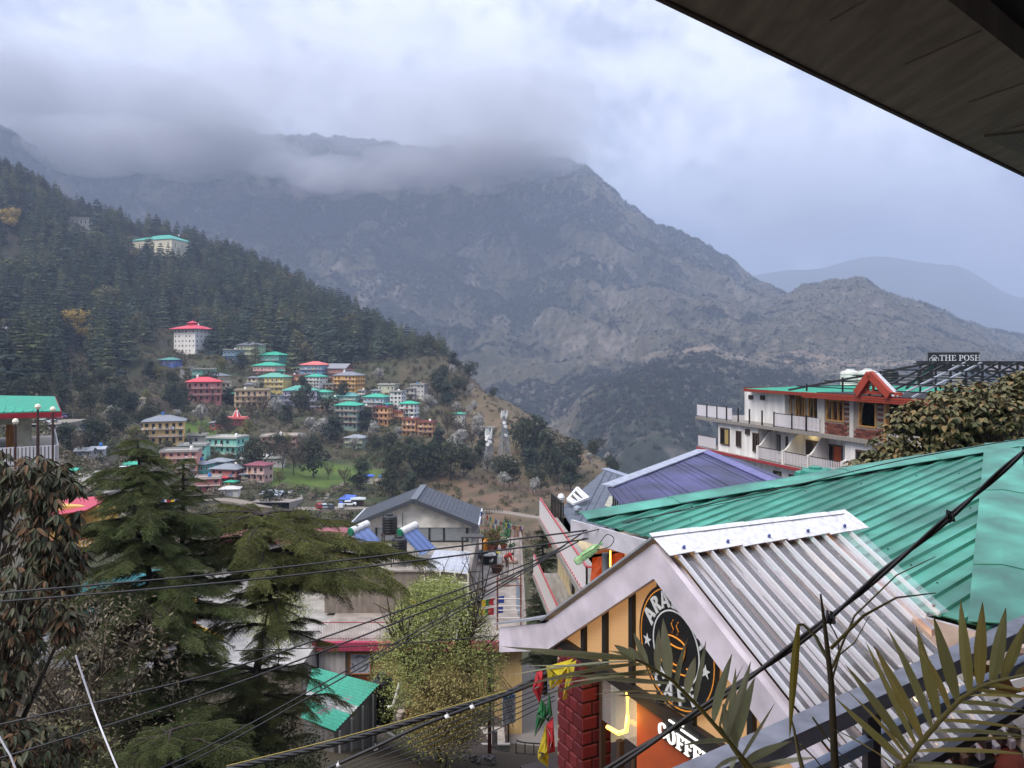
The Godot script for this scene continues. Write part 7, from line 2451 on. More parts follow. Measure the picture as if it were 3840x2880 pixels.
	for q in [[-1.0, -1.9, 0.03, 1.2], [-0.36, -1.9, 0.05, 1.2], [-0.72, -2.3, 0.05, 0.9], [-0.5, -2.3, 0.05, 0.9]]:
		b = MB.new()
		b.box(Vector3(q[0], q[1], -0.13), Vector3(q[2], q[3], 0.05))
		part("frame", b, mat("3a2c22", 0.5, ""), t)
	b = MB.new()
	b.tube([Vector3(-0.42, -1.3, 0.0), Vector3(-0.42, -1.52, 0.0), Vector3(-0.44, -1.62, 0.0), Vector3(-0.55, -1.69, 0.0), Vector3(-0.72, -1.71, 0.0)], 0.017, 0.017, 8)
	part("neon_tube", b, glow("ffb838", 2.0), t)
	# round sign
	var sg := Node3D.new()
	sg.name = "round_sign"
	t.add_child(sg, true)
	sg.position = Vector3(0.2, -0.735, -0.012)
	var R := 0.46
	b = MB.new()
	ring(b, 0.0, R, 0.01, Transform3D(), 56, 0.0, TAU, 0.02)
	part("disc", b, mat("131313", 0.45, "grime", 0.6), sg)
	b = MB.new()
	ring(b, R * 0.925, R * 0.945, 0.014, Transform3D())
	part("orange_ring", b, mat("d88a2c", 0.5, ""), sg)
	b = MB.new()
	ring(b, R * 0.575, R * 0.6, 0.014, Transform3D())
	part("white_ring", b, mat("c4c4c2", 0.5, ""), sg)
	var pale := mat("bcbcba", 0.5, "")
	letter_arc(sg, "ARABICA", 0.17, R * 0.755, 0.0, 0.37, 1.0, pale, Transform3D(Basis(), Vector3(0, 0, 0.014)))
	letter_arc(sg, "CAFE", 0.17, R * 0.755, PI, 0.4, -1.0, pale, Transform3D(Basis(), Vector3(0, 0, 0.014)))
	for s in [-1.0, 1.0]:
		b = MB.new()
		var c := Vector3(s * R * 0.745, -R * 0.1, 0.018)
		for i in 5:
			var q := func(k: float, r: float) -> Vector3: return c + Vector3(sin(TAU * k / 5.0) * r, cos(TAU * k / 5.0) * r, 0)
			b.tri(c, q.call(i - 0.5, 0.022), q.call(i, 0.055)); b.tri(c, q.call(i, 0.055), q.call(i + 0.5, 0.022))
		part("star", b, pale, sg)
	var orange := mat("d88a2c", 0.5, "")
	var line := func(pts: Array, w: float) -> void:
		var lb := MB.new()
		lb.tube(pts.map(func(p): return Vector3(p.x, p.y, 0.018)), w, w, 5)
		part("cup_line", lb, orange, sg)
	var arc := func(cx: float, cy: float, rx: float, ry: float, a0: float, a1: float) -> Array:
		var r := []
		for i in 15:
			var a := lerpf(a0, a1, i / 14.0)
			r.append(Vector2(cx + cos(a) * rx, cy + sin(a) * ry))
		return r
	line.call(arc.call(0.0, 0.05, 0.12, 0.035, 0.0, TAU), 0.007)
	line.call(arc.call(0.0, 0.05, 0.12, 0.17, PI, TAU), 0.007)
	line.call(arc.call(-0.13, -0.02, 0.045, 0.045, PI * 0.4, PI * 1.6), 0.006)
	line.call(arc.call(0.0, -0.125, 0.17, 0.045, PI * 0.8, TAU + PI * 0.2), 0.007)
	line.call([Vector2(-0.03, 0.11), Vector2(-0.015, 0.14), Vector2(-0.04, 0.17), Vector2(-0.02, 0.205)], 0.005)
	line.call([Vector2(0.03, 0.11), Vector2(0.045, 0.14), Vector2(0.02, 0.17), Vector2(0.04, 0.205)], 0.005)
	# lit COFFEE sign
	var cs := Node3D.new()
	cs.name = "coffee_sign"
	t.add_child(cs, true)
	cs.position = Vector3(0.31, -1.385, 0.0)
	b = MB.new()
	for q in [[0.0, 0.0, 0.5, 0.15], [0.0, 0.09, 0.36, 0.12]]: b.box(Vector3(q[0], q[1], -0.005), Vector3(q[2], q[3], 0.03 + q[1] * 0.05))
	part("board", b, mat("0e0e0e", 0.5, ""), cs)
	var lit := glow("fff6e4", 0.3, "d8d8d8")
	letters("lettering", cs, "COFFEE", 0.15, "Droid Serif", 700, lit, Transform3D(Basis(), Vector3(0, -0.01, 0.018)), 0.012)
	for q in [[-0.1, 0.105, 0.12], [0.08, 0.095, 0.2], [-0.02, 0.13, 0.06]]:
		b = MB.new()
		b.box(Vector3(q[0], q[1], 0.02), Vector3(q[2], 0.012, 0.012))
		part("light_bar", b, lit, cs)
	# lamps inside
	var tr := t.transform
	for q in [[0.5, -0.55, -0.9], [-0.5, -0.9, -0.9], [1.1, -1.0, -1.4]]:
		b = MB.new()
		b.lathe([Vector2(0, -0.035), Vector2(0.03, -0.02), Vector2(0.035, 0.005), Vector2(0.015, 0.035), Vector2(0, 0.04)], Transform3D(Basis(), Vector3(q[0], q[1], q[2])), 10)
		part("bulb", b, glow("ffd27a", 2.5), t)
		b = MB.new()
		b.tube([Vector3(q[0], q[1] + 0.04, q[2]), Vector3(q[0], q[1] + 0.3, q[2])], 0.006, 0.006, 4)
		part("flex", b, black, t)
		lamp_light(tr * Vector3(q[0], q[1], q[2]), Color(1.0, 0.72, 0.36), 0.09, 0.03)
	lamp_light(tr * Vector3(-0.42, -1.5, 0.04), Color(1.0, 0.75, 0.3), 0.03, 0.05)
	# white corner board where the two roofs meet
	b = MB.new()
	b.hexa([Vector3(1.05, -1.1, -1.62), Vector3(2.3, -1.3, -1.5), Vector3(2.3, -1.3, -1.55), Vector3(1.05, -1.1, -1.67), Vector3(1.05, -0.72, -1.62), Vector3(2.3, -1.0, -1.5), Vector3(2.3, -1.0, -1.55), Vector3(1.05, -0.72, -1.67)])
	part("corner_board", b, mat("b8b2b0", 0.7, "grime", 1.2), t)

# ---------------------------------------------------------------- near trees
func scatter_part(called: String, parent: Node3D, m: Mesh, places: Array, tints: Array) -> void:
	var mm := MultiMesh.new()
	mm.transform_format = MultiMesh.TRANSFORM_3D
	mm.use_colors = true
	mm.mesh = m
	mm.instance_count = places.size()
	for i in places.size():
		mm.set_instance_transform(i, places[i])
		mm.set_instance_color(i, tints[i])
	var o := MultiMeshInstance3D.new()
	o.multimesh = mm
	o.name = called
	o.set_meta("kind", "stuff")
	parent.add_child(o, true)

func spray_mesh(seed_: int) -> ArrayMesh:      # one needle spray, 1 m long along +x, lying flat, needles in tufts
	var g := RandomNumberGenerator.new()
	g.seed = seed_
	var b := MB.new()
	b.col = Color(0.75, 0.62, 0.5)
	b.tube([Vector3.ZERO, Vector3(0.5, 0.02, 0), Vector3(1.0, -0.1, 0)], 0.014, 0.004, 3, false)
	for i in 13:
		var t := (i + 0.6) / 13.0
		for s in [-1.0, 1.0]:
			var l: float = 0.42 * (1.0 - 0.75 * t) * g.randf_range(0.75, 1.2) + 0.06
			var root := Vector3(t, 0.02 - 0.12 * t * t, 0)
			var dir := Vector3(0.65, g.randf_range(-0.45, -0.05), s).normalized()
			var n := int(l / 0.035) + 2
			for j in n:
				var p := root + dir * l * (j + 0.3) / n + Vector3(0, -0.25 * l * pow(float(j) / n, 2.0), 0)
				var sh := g.randf_range(0.65, 1.35)
				b.col = Color(sh, sh, sh * 0.9)
				for k in 3:
					var d := (dir * 0.7 + Vector3(g.randfn() * 0.5, g.randfn() * 0.45 + 0.1, g.randfn() * 0.5)).normalized() * g.randf_range(0.045, 0.085)
					var w := d.cross(Vector3(g.randfn(), g.randfn(), g.randfn())).normalized() * 0.009
					b.tri(p - w, p + w, p + d)
	return b.mesh(vmat("deodar_needles", 0.8, null, 0.1, 0.12))

func deodar(label: String, foot: Vector3, path: Array, tiers: Array, seed_: int, hue: Color, density := 1.0) -> void:
	# path: trunk points relative to foot; tiers: [height, reach right, reach left, branches]
	var g := RandomNumberGenerator.new()
	g.seed = seed_
	var t := thing("deodar_tree", label, "conifer", foot)
	var b := MB.new()
	b.tube(path, 0.2, 0.03, 9)
	part("trunk", b, mat("2e2620", 0.95, "grain", 1.2, 0.0, 0.5), t)
	var tr := []
	var tint := []
	var curve := Curve3D.new()
	for p in path: curve.add_point(p)
	var wood := MB.new()
	for q in tiers:
		for i in int(q[3]):
			var a: float = TAU * (i + g.randf_range(0.1, 0.9)) / q[3]
			var c := cos(a)
			var reach: float = (lerpf(0.72, 1.0, absf(c)) * (q[1] if c > 0 else q[2])) * g.randf_range(0.55, 1.1)
			var y: float = q[0] + g.randf_range(-0.3, 0.3)
			var k := 0
			while k < path.size() - 2 and path[k + 1].y < y: k += 1
			var root: Vector3 = path[k].lerp(path[k + 1], clampf((y - path[k].y) / (path[k + 1].y - path[k].y), 0.0, 1.0))
			var o := Vector3(c, 0, sin(a))
			var rise := g.randf_range(0.08, 0.3)
			var pts := []
			for j in 6:
				var s := j / 5.0
				pts.append(root + o * reach * s + Vector3(0, reach * (rise * s - (rise * 0.85 + g.randf_range(0.0, 0.12)) * s * s), 0))
			wood.tube(pts, 0.035 + reach * 0.008, 0.008, 4, false)
			var n := int((3.0 + reach * 6.5) * density)
			for j in n:
				var s := lerpf(0.14, 1.0, (j + g.randf()) / n)
				var seg := mini(int(s * 5.0), 4)
				var p: Vector3 = pts[seg].lerp(pts[seg + 1], s * 5.0 - seg)
				var along: Vector3 = (pts[seg + 1] - pts[seg]).normalized()
				var sd := along.cross(Vector3.UP).normalized() * (1.0 if j % 2 else -1.0)
				var mix := g.randf_range(0.25, 0.95) * (1.0 - 0.6 * s)
				var x := (along * (1.0 - mix) + sd * mix + Vector3(0, g.randf_range(-0.28, 0.04), 0)).normalized()
				var z := x.cross(Vector3.UP).normalized()
				var l := g.randf_range(0.5, 0.95) * (0.45 + 0.2 * reach * (1.15 - 0.6 * s))
				tr.append(Transform3D(Basis(x, z.cross(x) * -1.0 if z.cross(x).y < 0 else z.cross(x), z).scaled_local(Vector3(l, l, l)), p))
				var sh := g.randf_range(0.6, 1.3)
				tint.append(Color(hue.r * sh, hue.g * sh * g.randf_range(0.94, 1.06), hue.b * sh))
	part("branches", wood, mat("2a221c", 0.95, ""), t).set_meta("kind", "stuff")
	for v in 3:
		var sel := []
		var st := []
		for i in tr.size():
			if i % 3 == v:
				sel.append(tr[i]); st.append(tint[i])
		scatter_part("needles", t, sprays[v], sel, st)
var sprays := []

func blade(l: float, w: float, fold: float, bend: float, seg := 4) -> MB:     # a leaf along +x from its stalk, folded along the midrib
	var b := MB.new()
	var pts := []
	for i in seg + 1:
		var t := float(i) / seg
		var h := w * 0.5 * pow(sin(PI * pow(clampf(t * 0.94 + 0.05, 0, 1), 0.75)), 0.9)
		pts.append([Vector3(l * t, -bend * l * t * t, 0), h])
	for i in seg:
		for s in [-1.0, 1.0]:
			var p0: Vector3 = pts[i][0]
			var p1: Vector3 = pts[i + 1][0]
			var q0 := p0 + Vector3(0, fold * pts[i][1], s * pts[i][1])
			var q1 := p1 + Vector3(0, fold * pts[i + 1][1], s * pts[i + 1][1])
			if s > 0: b.quad(p0, q0, q1, p1)
			else: b.quad(p1, q1, q0, p0)
	return b

# whorls of long leaves on twigs filling the given lumps [centre, half size]
func leaf_tree(called: String, label: String, foot: Vector3, lumps: Array, whorls: int, per: Vector2i, size: Vector2, width: float, hues: Array, droop: float, seed_: int, limb_r := 0.12) -> Node3D:
	var g := RandomNumberGenerator.new()
	g.seed = seed_
	var t := thing(called, label, "tree", foot)
	var wood := MB.new()
	var lm := vmat("big_leaf", 0.6, null, 0.1, 0.2)
	var meshes := []
	for h in hues:
		for k in 2:
			var b := MB.new()
			b.col = h
			var one := blade(1.0, width, 0.35, [0.12, 0.32][k])
			b.add(one, Transform3D())
			for i in b.c.size(): b.c[i] = h
			meshes.append(b.mesh(lm))
	var places := []
	for i in whorls:
		var l = lumps[g.randi() % lumps.size()]
		var o := Vector3(g.randfn(), g.randfn(), g.randfn()).normalized() * pow(g.randf(), 0.4)
		var c: Vector3 = l[0] + o * l[1]
		if i % 3 == 0:
			var inner: Vector3 = l[0] * 0.9 + Vector3(0, -0.3 * l[1].y, 0)
			wood.tube([inner.lerp(c, 0.2), inner.lerp(c, 0.7) + Vector3(0, 0.05, 0), c], 0.018, 0.007, 4, false)
		var n := g.randi_range(per.x, per.y)
		var a0 := g.randf() * TAU
		for j in n:
			var a := a0 + TAU * j / n + g.randf_range(-0.3, 0.3)
			var d := (Vector3(cos(a), 0, sin(a)) + o * 0.4 + Vector3(0, -droop * g.randf_range(0.4, 1.5), 0)).normalized()
			var z := d.cross(Vector3(g.randfn() * 0.4, 1, g.randfn() * 0.4)).normalized()
			var s := g.randf_range(size.x, size.y)
			places.append([Transform3D(Basis(d, z.cross(d), z).scaled_local(Vector3(s, s, s)), c + d * 0.02), g.randi() % meshes.size()])
	places.sort_custom(func(a, b): return a[0].origin.z > b[0].origin.z)
	var fb := MB.new()
	for l in lumps: fb.tube([Vector3.ZERO, l[0] * 0.55 + Vector3(0, 0.1, 0), l[0] * 0.95], limb_r, limb_r * 0.25, 6, false)
	part("limbs", fb, mat("3b322a", 0.95, "grain", 2.0), t).set_meta("kind", "stuff")
	part("twigs", wood, mat("4a3f34", 0.95, ""), t).set_meta("kind", "stuff")
	var rest := {}
	for i in places.size():
		if i < 240:
			var o := piece("leaf", meshes[places[i][1]], t)
			o.transform = places[i][0]
		else:
			if not rest.has(places[i][1]): rest[places[i][1]] = []
			rest[places[i][1]].append(places[i][0])
	for k in rest:
		var tints := []
		for i in rest[k].size():
			var s := g.randf_range(0.7, 1.25)
			tints.append(Color(s, s, s))
		scatter_part("foliage", t, meshes[k], rest[k], tints)
	return t

func wispy(label: String, foot: Vector3, h: float, r: float, base: float, n: int, hue: Color, seed_: int, droop: float, called := "willow_tree") -> void:
	var g := RandomNumberGenerator.new()
	g.seed = seed_
	var t := thing(called, label, "tree", foot)
	part("limbs", limbs(h, r, base, 12, seed_, 22, 0.012), mat("453a2c", 0.95, ""), t).set_meta("kind", "stuff")
	var b := MB.new()
	for i in 16:
		var p := Vector3(g.randfn() * 0.16, g.randfn() * 0.16, g.randfn() * 0.16)
		var d := Vector3(g.randfn() * 0.6, g.randfn() * 0.5 - droop, g.randfn() * 0.6).normalized() * g.randf_range(0.06, 0.13)
		var w := d.cross(Vector3(g.randfn(), g.randfn(), g.randfn())).normalized() * 0.017
		var s := g.randf_range(0.7, 1.3)
		b.col = Color(s, s, s)
		b.tri(p, p + d * 0.5 + w, p + d); b.tri(p, p + d, p + d * 0.5 - w)
	var m := b.mesh(vmat("fine_leaf", 0.75, null, 0.1, 0.35))
	var tr := []
	var tint := []
	for i in n:
		var a := g.randf() * TAU
		var y := pow(g.randf(), 0.85)
		var rr := r * sqrt(g.randf()) * (0.35 + 0.75 * sin(PI * clampf(y * 0.86 + 0.12, 0, 1)))
		tr.append(Transform3D(Basis(Vector3.UP, g.randf() * TAU).scaled(Vector3.ONE * g.randf_range(0.8, 1.6)), Vector3(cos(a) * rr, lerpf(base * 0.8, h, y), sin(a) * rr)))
		var s := g.randf_range(0.8, 1.2)
		tint.append(Color(hue.r * s, hue.g * s, hue.b * s))
	scatter_part("foliage", t, m, tr, tint)

func near_trees() -> void:
	for k in 3: sprays.append(spray_mesh(500 + k))
	var olive := Color(0.092, 0.112, 0.044)
	# the tall deodar in front, left of the middle
	var foot := at(592, 3180, 22.0)
	var tp := at(515, 1650, 22.0) - foot
	var p1 := [Vector3.ZERO, Vector3(0.05, 3.0, 0), Vector3(0.0, 6.2, 0), tp * 0.72 + Vector3(0.08, 0, 0), tp]
	var H := tp.y
	var tiers := []
	for q in [[0.985, 0.4, 0.35, 8], [0.95, 0.7, 0.7, 9], [0.9, 1.0, 2.0, 10], [0.86, 1.2, 1.7, 11], [0.81, 1.9, 1.8, 11], [0.76, 1.6, 2.1, 11], [0.71, 2.0, 2.6, 11], [0.66, 2.5, 2.7, 12], [0.605, 2.9, 2.9, 12], [0.55, 2.6, 2.5, 10], [0.47, 2.4, 2.4, 8], [0.4, 2.4, 2.6, 9], [0.31, 1.6, 2.6, 8], [0.24, 2.6, 2.6, 9], [0.16, 2.4, 2.4, 9]]: tiers.append([q[0] * H, q[1], q[2], q[3]])
	deodar("tall dark green deodar with pointed top standing in front, left of the middle", foot, p1, tiers, 71, olive, 1.7)
	# the wide leaning deodar right of it
	foot = at(920, 3050, 25.0)
	tp = at(985, 1930, 25.0) - foot
	H = tp.y
	var p2 := [Vector3.ZERO, Vector3(0.1, 2.5, 0), Vector3(0.45, 5.2, 0), Vector3(0.85, 7.2, 0), tp]
	tiers = []
	for q in [[1.0, 2.2, 2.8, 9], [0.945, 3.8, 3.1, 11], [0.885, 5.0, 2.9, 12], [0.82, 5.4, 2.7, 11], [0.735, 4.0, 2.3, 8], [0.62, 2.4, 2.0, 6], [0.5, 2.2, 2.2, 8], [0.4, 2.8, 2.4, 9], [0.3, 2.2, 2.6, 9], [0.2, 2.0, 2.6, 8]]: tiers.append([q[0] * H, q[1], q[2], q[3]])
	deodar("wide spreading deodar with flat boughs reaching right towards the terrace", foot, p2, tiers, 72, Color(0.118, 0.126, 0.044), 1.15)
	# slim top between the two
	foot = at(668, 2900, 23.5)
	tp = at(688, 1725, 23.5) - foot
	H = tp.y
	tiers = []
	for q in [[0.98, 0.25, 0.2, 6], [0.93, 0.5, 0.4, 7], [0.87, 0.7, 0.5, 7], [0.8, 1.2, 0.5, 8], [0.72, 0.9, 0.7, 8], [0.63, 1.2, 0.8, 8], [0.54, 1.3, 0.9, 8]]: tiers.append([q[0] * H, q[1], q[2], q[3]])
	deodar("slim deodar top rising between the two large deodars", foot, [Vector3.ZERO, Vector3(0.1, H * 0.5, 0), tp], tiers, 73, olive, 1.1)
	# low boughs at the bottom edge
	foot = at(620, 3350, 17.0)
	tp = at(640, 2740, 17.0) - foot
	tiers = []
	for q in [[0.98, 1.2, 1.0, 9], [0.85, 2.0, 1.6, 10], [0.65, 2.4, 2.2, 10]]: tiers.append([q[0] * tp.y, q[1], q[2], q[3]])
	deodar("young deodar low down at the bottom edge under the wires", foot, [Vector3.ZERO, tp * 0.5, tp], tiers, 74, Color(0.07, 0.085, 0.032), 1.2)
	# the conifer beside the cafe
	foot = at(2040, 2600, 42.0)
	tp = at(2035, 1990, 42.0) - foot
	H = tp.y
	tiers = []
	for i in 13:
		var k := i / 12.0
		tiers.append([H * lerpf(0.99, 0.2, k), lerpf(0.25, 2.1, pow(k, 0.8)), lerpf(0.2, 1.1, pow(k, 0.8)), 8 + i / 3])
	deodar("dark conifer growing between the terrace and the cafe gable", foot, [Vector3.ZERO, tp * 0.5, tp], tiers, 75, Color(0.05, 0.062, 0.036), 1.3)
	# broad-leaved trees
	var root := at(-160, 3300, 10.5)
	var lumps := []
	for q in [[30, 1790, 150, 110, 10.5], [170, 1800, 120, 110, 10.3], [-20, 2000, 190, 160, 10.8], [200, 1980, 110, 140, 10.2], [90, 2200, 180, 140, 10.0], [250, 2120, 80, 90, 10.6], [20, 2420, 140, 150, 10.0], [-10, 2660, 150, 150, 9.8], [60, 2820, 150, 100, 9.5], [250, 2330, 40, 60, 10.0], [250, 2800, 120, 90, 10.8]]:
		var c := at(q[0], q[1], q[4]) - root
		lumps.append([c, Vector3(q[2], q[3], q[2]) / F * q[4]])
	leaf_tree("rhododendron_tree", "broadleaved tree with long drooping dark and rust brown leaves at the left edge", root, lumps, 900, Vector2i(5, 8), Vector2(0.11, 0.19), 0.3, [Color(0.05, 0.058, 0.032), Color(0.075, 0.082, 0.05), Color(0.1, 0.055, 0.03), Color(0.055, 0.05, 0.03)], 1.25, 81, 0.06)
	root = at(3560, 2150, 15.5)
	lumps = []
	for q in [[3480, 1640, 170, 150, 15.5], [3640, 1560, 150, 110, 15.8], [3760, 1620, 150, 160, 15.0], [3420, 1740, 130, 90, 15.2], [3330, 1700, 90, 90, 15.6], [3560, 1720, 170, 110, 14.8], [3700, 1500, 110, 70, 16.0], [3800, 1520, 110, 90, 15.6], [3250, 1770, 90, 50, 15.4], [3440, 1560, 80, 60, 15.6], [3640, 1485, 140, 60, 15.4], [3560, 1560, 120, 90, 14.9], [3820, 1450, 60, 60, 15.6]]:
		var c := at(q[0], q[1], q[4]) - root
		lumps.append([c, Vector3(q[2], q[3], q[2]) / F * q[4]])
	leaf_tree("broadleaf_tree", "broadleaved tree with large grey green leaves in front of the hotel", root, lumps, 1700, Vector2i(3, 5), Vector2(0.08, 0.16), 0.7, [Color(0.1, 0.098, 0.045), Color(0.13, 0.118, 0.055), Color(0.075, 0.078, 0.04), Color(0.16, 0.112, 0.05)], 0.55, 82)
	# fresh green trees below the terrace
	wispy("tall willow in fresh yellow green leaf below the terrace", at(1640, 2950, 38.0), 10.0, 3.0, 2.6, 3500, Color(0.27, 0.3, 0.1), 91, 0.2)
	wispy("shrubby olive tree in new leaf in front of the tall willow", at(1668, 2870, 35.5), 4.2, 1.6, 1.4, 1700, Color(0.3, 0.25, 0.1), 92, -0.2, "olive_tree")
	wispy("pale willow seen between the deodars beside the school yard", at(1040, 2480, 41.0), 4.6, 1.5, 1.2, 900, Color(0.34, 0.36, 0.15), 93, 0.2)
	wispy("thin leafless shrub with brown twigs below the rhododendron", at(330, 3000, 20.0), 5.2, 2.4, 0.6, 420, Color(0.19, 0.16, 0.11), 94, 0.0, "bare_shrub")
	wispy("bushy shrub with pale leaves at the bottom left corner", at(170, 3200, 17.0), 2.2, 1.7, 0.4, 1500, Color(0.11, 0.105, 0.05), 95, 0.0, "shrub")
	wispy("dark shrub under the deodars at the bottom", at(780, 3150, 24.0), 3.4, 3.4, 0.4, 3000, Color(0.06, 0.07, 0.03), 96, 0.0, "shrub")
	wispy("second dark shrub under the deodars left of the first", at(430, 3100, 26.0), 4.0, 3.4, 0.4, 3000, Color(0.075, 0.085, 0.035), 97, 0.0, "shrub")

# ---------------------------------------------------------------- palm on the balcony
func frond(t: Node3D, rach: Array, d: float, leaflets: Array, conv: Callable, hue: Array, width: float) -> void:
	var fr := Node3D.new()
	fr.name = "frond"
	while t.has_node(NodePath(fr.name)): fr.name = "frond_001" if fr.name == "frond" else "frond_002"
	t.add_child(fr, true)
	var pts := []
	for i in rach.size(): pts.append(conv.call(rach[i], d - 0.03 * i))
	var b := MB.new()
	b.tube(pts, 0.0062, 0.0025, 8)
	part("rachis", b, mat("8a7a3c", 0.55, ""), fr)
	for i in leaflets.size():
		var q = leaflets[i]
		var g0: float = d - 0.02 - 0.05 * ((i * 7) % 5) / 5.0
		var root: Vector3 = conv.call(Vector2(q[0], q[1]), d - 0.02)
		var tip: Vector3 = conv.call(Vector2(q[2], q[3]), g0 - 0.1)
		var x := tip - root
		var l := x.length()
		x = x / l
		var view := ((root + tip) * 0.5).normalized()
		var z := x.cross(view).normalized()
		z = (z * 0.92 + view * 0.4 * (1.0 if i % 2 else -1.0)).normalized()
		var y := z.cross(x).normalized()
		var m := blade(l, width * (q[4] if q.size() > 4 else 1.0), 0.28, 0.06 if i % 3 else -0.04, 9)
		var c: Color = hue[i % hue.size()]
		for j in m.c.size():
			var along := clampf(m.v[j].x / l, 0.0, 1.0)
			m.c[j] = c.lerp(Color(0.3, 0.17, 0.045), smoothstep(0.86, 1.0, along) * (1.0 if i % 3 else 0.4))
		var o := part("leaflet", m, vmat("palm_leaf", 0.5, null, 0.1, 0.6), fr)
		o.transform = Transform3D(Basis(x, y, z), root)

func palm() -> void:
	var t := thing("palm_plant", "areca palm with long narrow leaflets in front of the balcony rail", "palm", Vector3(0.75, -1.6, -1.35))
	var off := t.position
	var z7 := func(p: Vector2, d: float) -> Vector3: return at(1850.0 + p.x / 1.611, 1850.0 + p.y / 1.611, d) - off
	var z8 := func(p: Vector2, d: float) -> Vector3: return at(2700.0 + p.x / 1.784, 1950.0 + p.y / 1.784, d) - off
	var grey := [Color(0.52, 0.49, 0.29), Color(0.46, 0.45, 0.25), Color(0.57, 0.51, 0.3)]
	var gold := [Color(0.5, 0.42, 0.14), Color(0.56, 0.43, 0.13), Color(0.42, 0.38, 0.15)]
	frond(t, [Vector2(1600, 1720), Vector2(1540, 1640), Vector2(1420, 1495), Vector2(1250, 1300), Vector2(1080, 1130), Vector2(900, 1020), Vector2(850, 1000)], 1.75,
		[[935, 1040, 860, 855], [905, 1030, 812, 895], [1005, 1075, 975, 790, 1.3], [1062, 1120, 1030, 775, 1.4], [1112, 1175, 1145, 850, 1.3], [1170, 1215, 1215, 960, 1.2], [1222, 1265, 1305, 905, 1.4], [1330, 1380, 1430, 930, 1.2], [1370, 1420, 1478, 1010, 1.2], [1420, 1480, 1565, 1040, 1.3], [868, 1010, 715, 898], [810, 990, 680, 925],
		[870, 1000, 60, 960, 1.1], [880, 1015, 40, 1050], [900, 1030, 130, 1120], [930, 1040, 170, 1075, 1.1], [960, 1070, 270, 1180], [1000, 1100, 380, 1105, 1.2], [1060, 1150, 430, 1120], [1100, 1205, 610, 1170], [1160, 1260, 740, 1190], [1220, 1310, 960, 1275], [1420, 1500, 1120, 1490], [1490, 1590, 1320, 1655], [850, 1002, 200, 985], [1000, 1090, 300, 1085]], z7, grey, 0.0185)
	frond(t, [Vector2(1190, 1720), Vector2(1230, 1640), Vector2(1340, 1490), Vector2(1500, 1310), Vector2(1620, 1190), Vector2(1750, 1110), Vector2(1880, 1070), Vector2(2060, 1035)], 1.6,
		[[1235, 1625, 780, 1230], [1250, 1590, 850, 1060], [1270, 1560, 830, 900], [1310, 1510, 950, 840], [1350, 1460, 1020, 780, 1.1], [1410, 1385, 1150, 675, 1.2], [1465, 1330, 1320, 740, 1.1], [1530, 1265, 1345, 770], [1590, 1215, 1420, 600, 1.2], [1665, 1160, 1590, 560, 1.2], [1740, 1120, 1745, 510, 1.2], [1815, 1095, 1930, 555, 1.2], [1895, 1070, 2060, 700, 1.2], [1190, 1660, 770, 1345], [1990, 1060, 2100, 900],
		[1700, 1140, 2070, 1200], [1660, 1180, 2070, 1165], [1600, 1225, 2070, 1245], [1545, 1285, 2070, 1320], [1480, 1345, 2070, 1370], [1420, 1415, 2070, 1415], [1370, 1480, 2070, 1480], [1300, 1550, 2070, 1525], [1240, 1625, 1900, 1655], [1215, 1650, 1700, 1680], [1760, 1110, 2070, 1130]], z8, gold, 0.0205)
	frond(t, [Vector2(240, 1760), Vector2(150, 1620), Vector2(80, 1520), Vector2(0, 1380)], 1.8, [[150, 1600, 390, 1240, 1.3], [170, 1640, 480, 1440, 1.2], [200, 1690, 620, 1555], [100, 1545, 20, 1250], [130, 1580, 60, 1660], [190, 1680, 420, 1600], [60, 1490, 130, 1010], [90, 1530, 220, 1010]], z8, grey, 0.03)
	# young spear and dry strands
	var b := MB.new()
	b.tube([z8.call(Vector2(772, 1720), 1.55), z8.call(Vector2(745, 1100), 1.55), z8.call(Vector2(702, 720), 1.55), z8.call(Vector2(673, 495), 1.55)], 0.0085, 0.002, 8)
	part("spear", b, mat("5c4a26", 0.6, "grain", 3.0), t)
	for q in [[[745, 1000], [900, 640], [1180, 370], [1442, 245], 0.0028], [[740, 860], [960, 640], [1180, 520], [1445, 488], 0.004], [[550, 1659], [520, 1540], [495, 1400], [468, 1300], 0.005], [[620, 1320], [700, 1440], [800, 1560], [960, 1690], 0.0022], [[540, 1500], [640, 1600], [700, 1680], [760, 1750], 0.002], [[750, 1060], [800, 900], [900, 820], [1000, 640], 0.0026]]:
		b = MB.new()
		var pts := []
		for i in 4: pts.append(z8.call(Vector2(q[i][0], q[i][1]), 1.57 + 0.02 * i))
		b.tube(pts, q[4], q[4] * 0.3, 5)
		part("strand", b, mat("7a6a34", 0.6, ""), t)
	b = MB.new()
	var m := blade(0.22, 0.016, 0.3, 0.1, 6)
	var top: Vector3 = z8.call(Vector2(525, 700), 1.6)
	var low: Vector3 = z8.call(Vector2(490, 1060), 1.58)
	var x := (low - top).normalized()
	var z := x.cross(Vector3(0.2, 0, -1)).normalized()
	for j in m.c.size(): m.c[j] = Color(0.34, 0.25, 0.04)
	part("yellow_leaflet", m, vmat("palm_leaf", 0.5, null, 0.1, 0.25), t).transform = Transform3D(Basis(x, z.cross(x), z), top)
	b.tube([z8.call(Vector2(745, 980), 1.58), z8.call(Vector2(640, 780), 1.6), z8.call(Vector2(560, 700), 1.6), top], 0.004, 0.003, 6)
	part("stalk", b, mat("7a7040", 0.6, ""), t)
	b = MB.new()
	b.lathe([Vector2(0, -0.02), Vector2(0.13, -0.02), Vector2(0.17, 0.28), Vector2(0.18, 0.3), Vector2(0.15, 0.3), Vector2(0, 0.26)], Transform3D(), 18)
	part("pot", b, mat("6a4030", 0.85, "grime", 1.5), t)

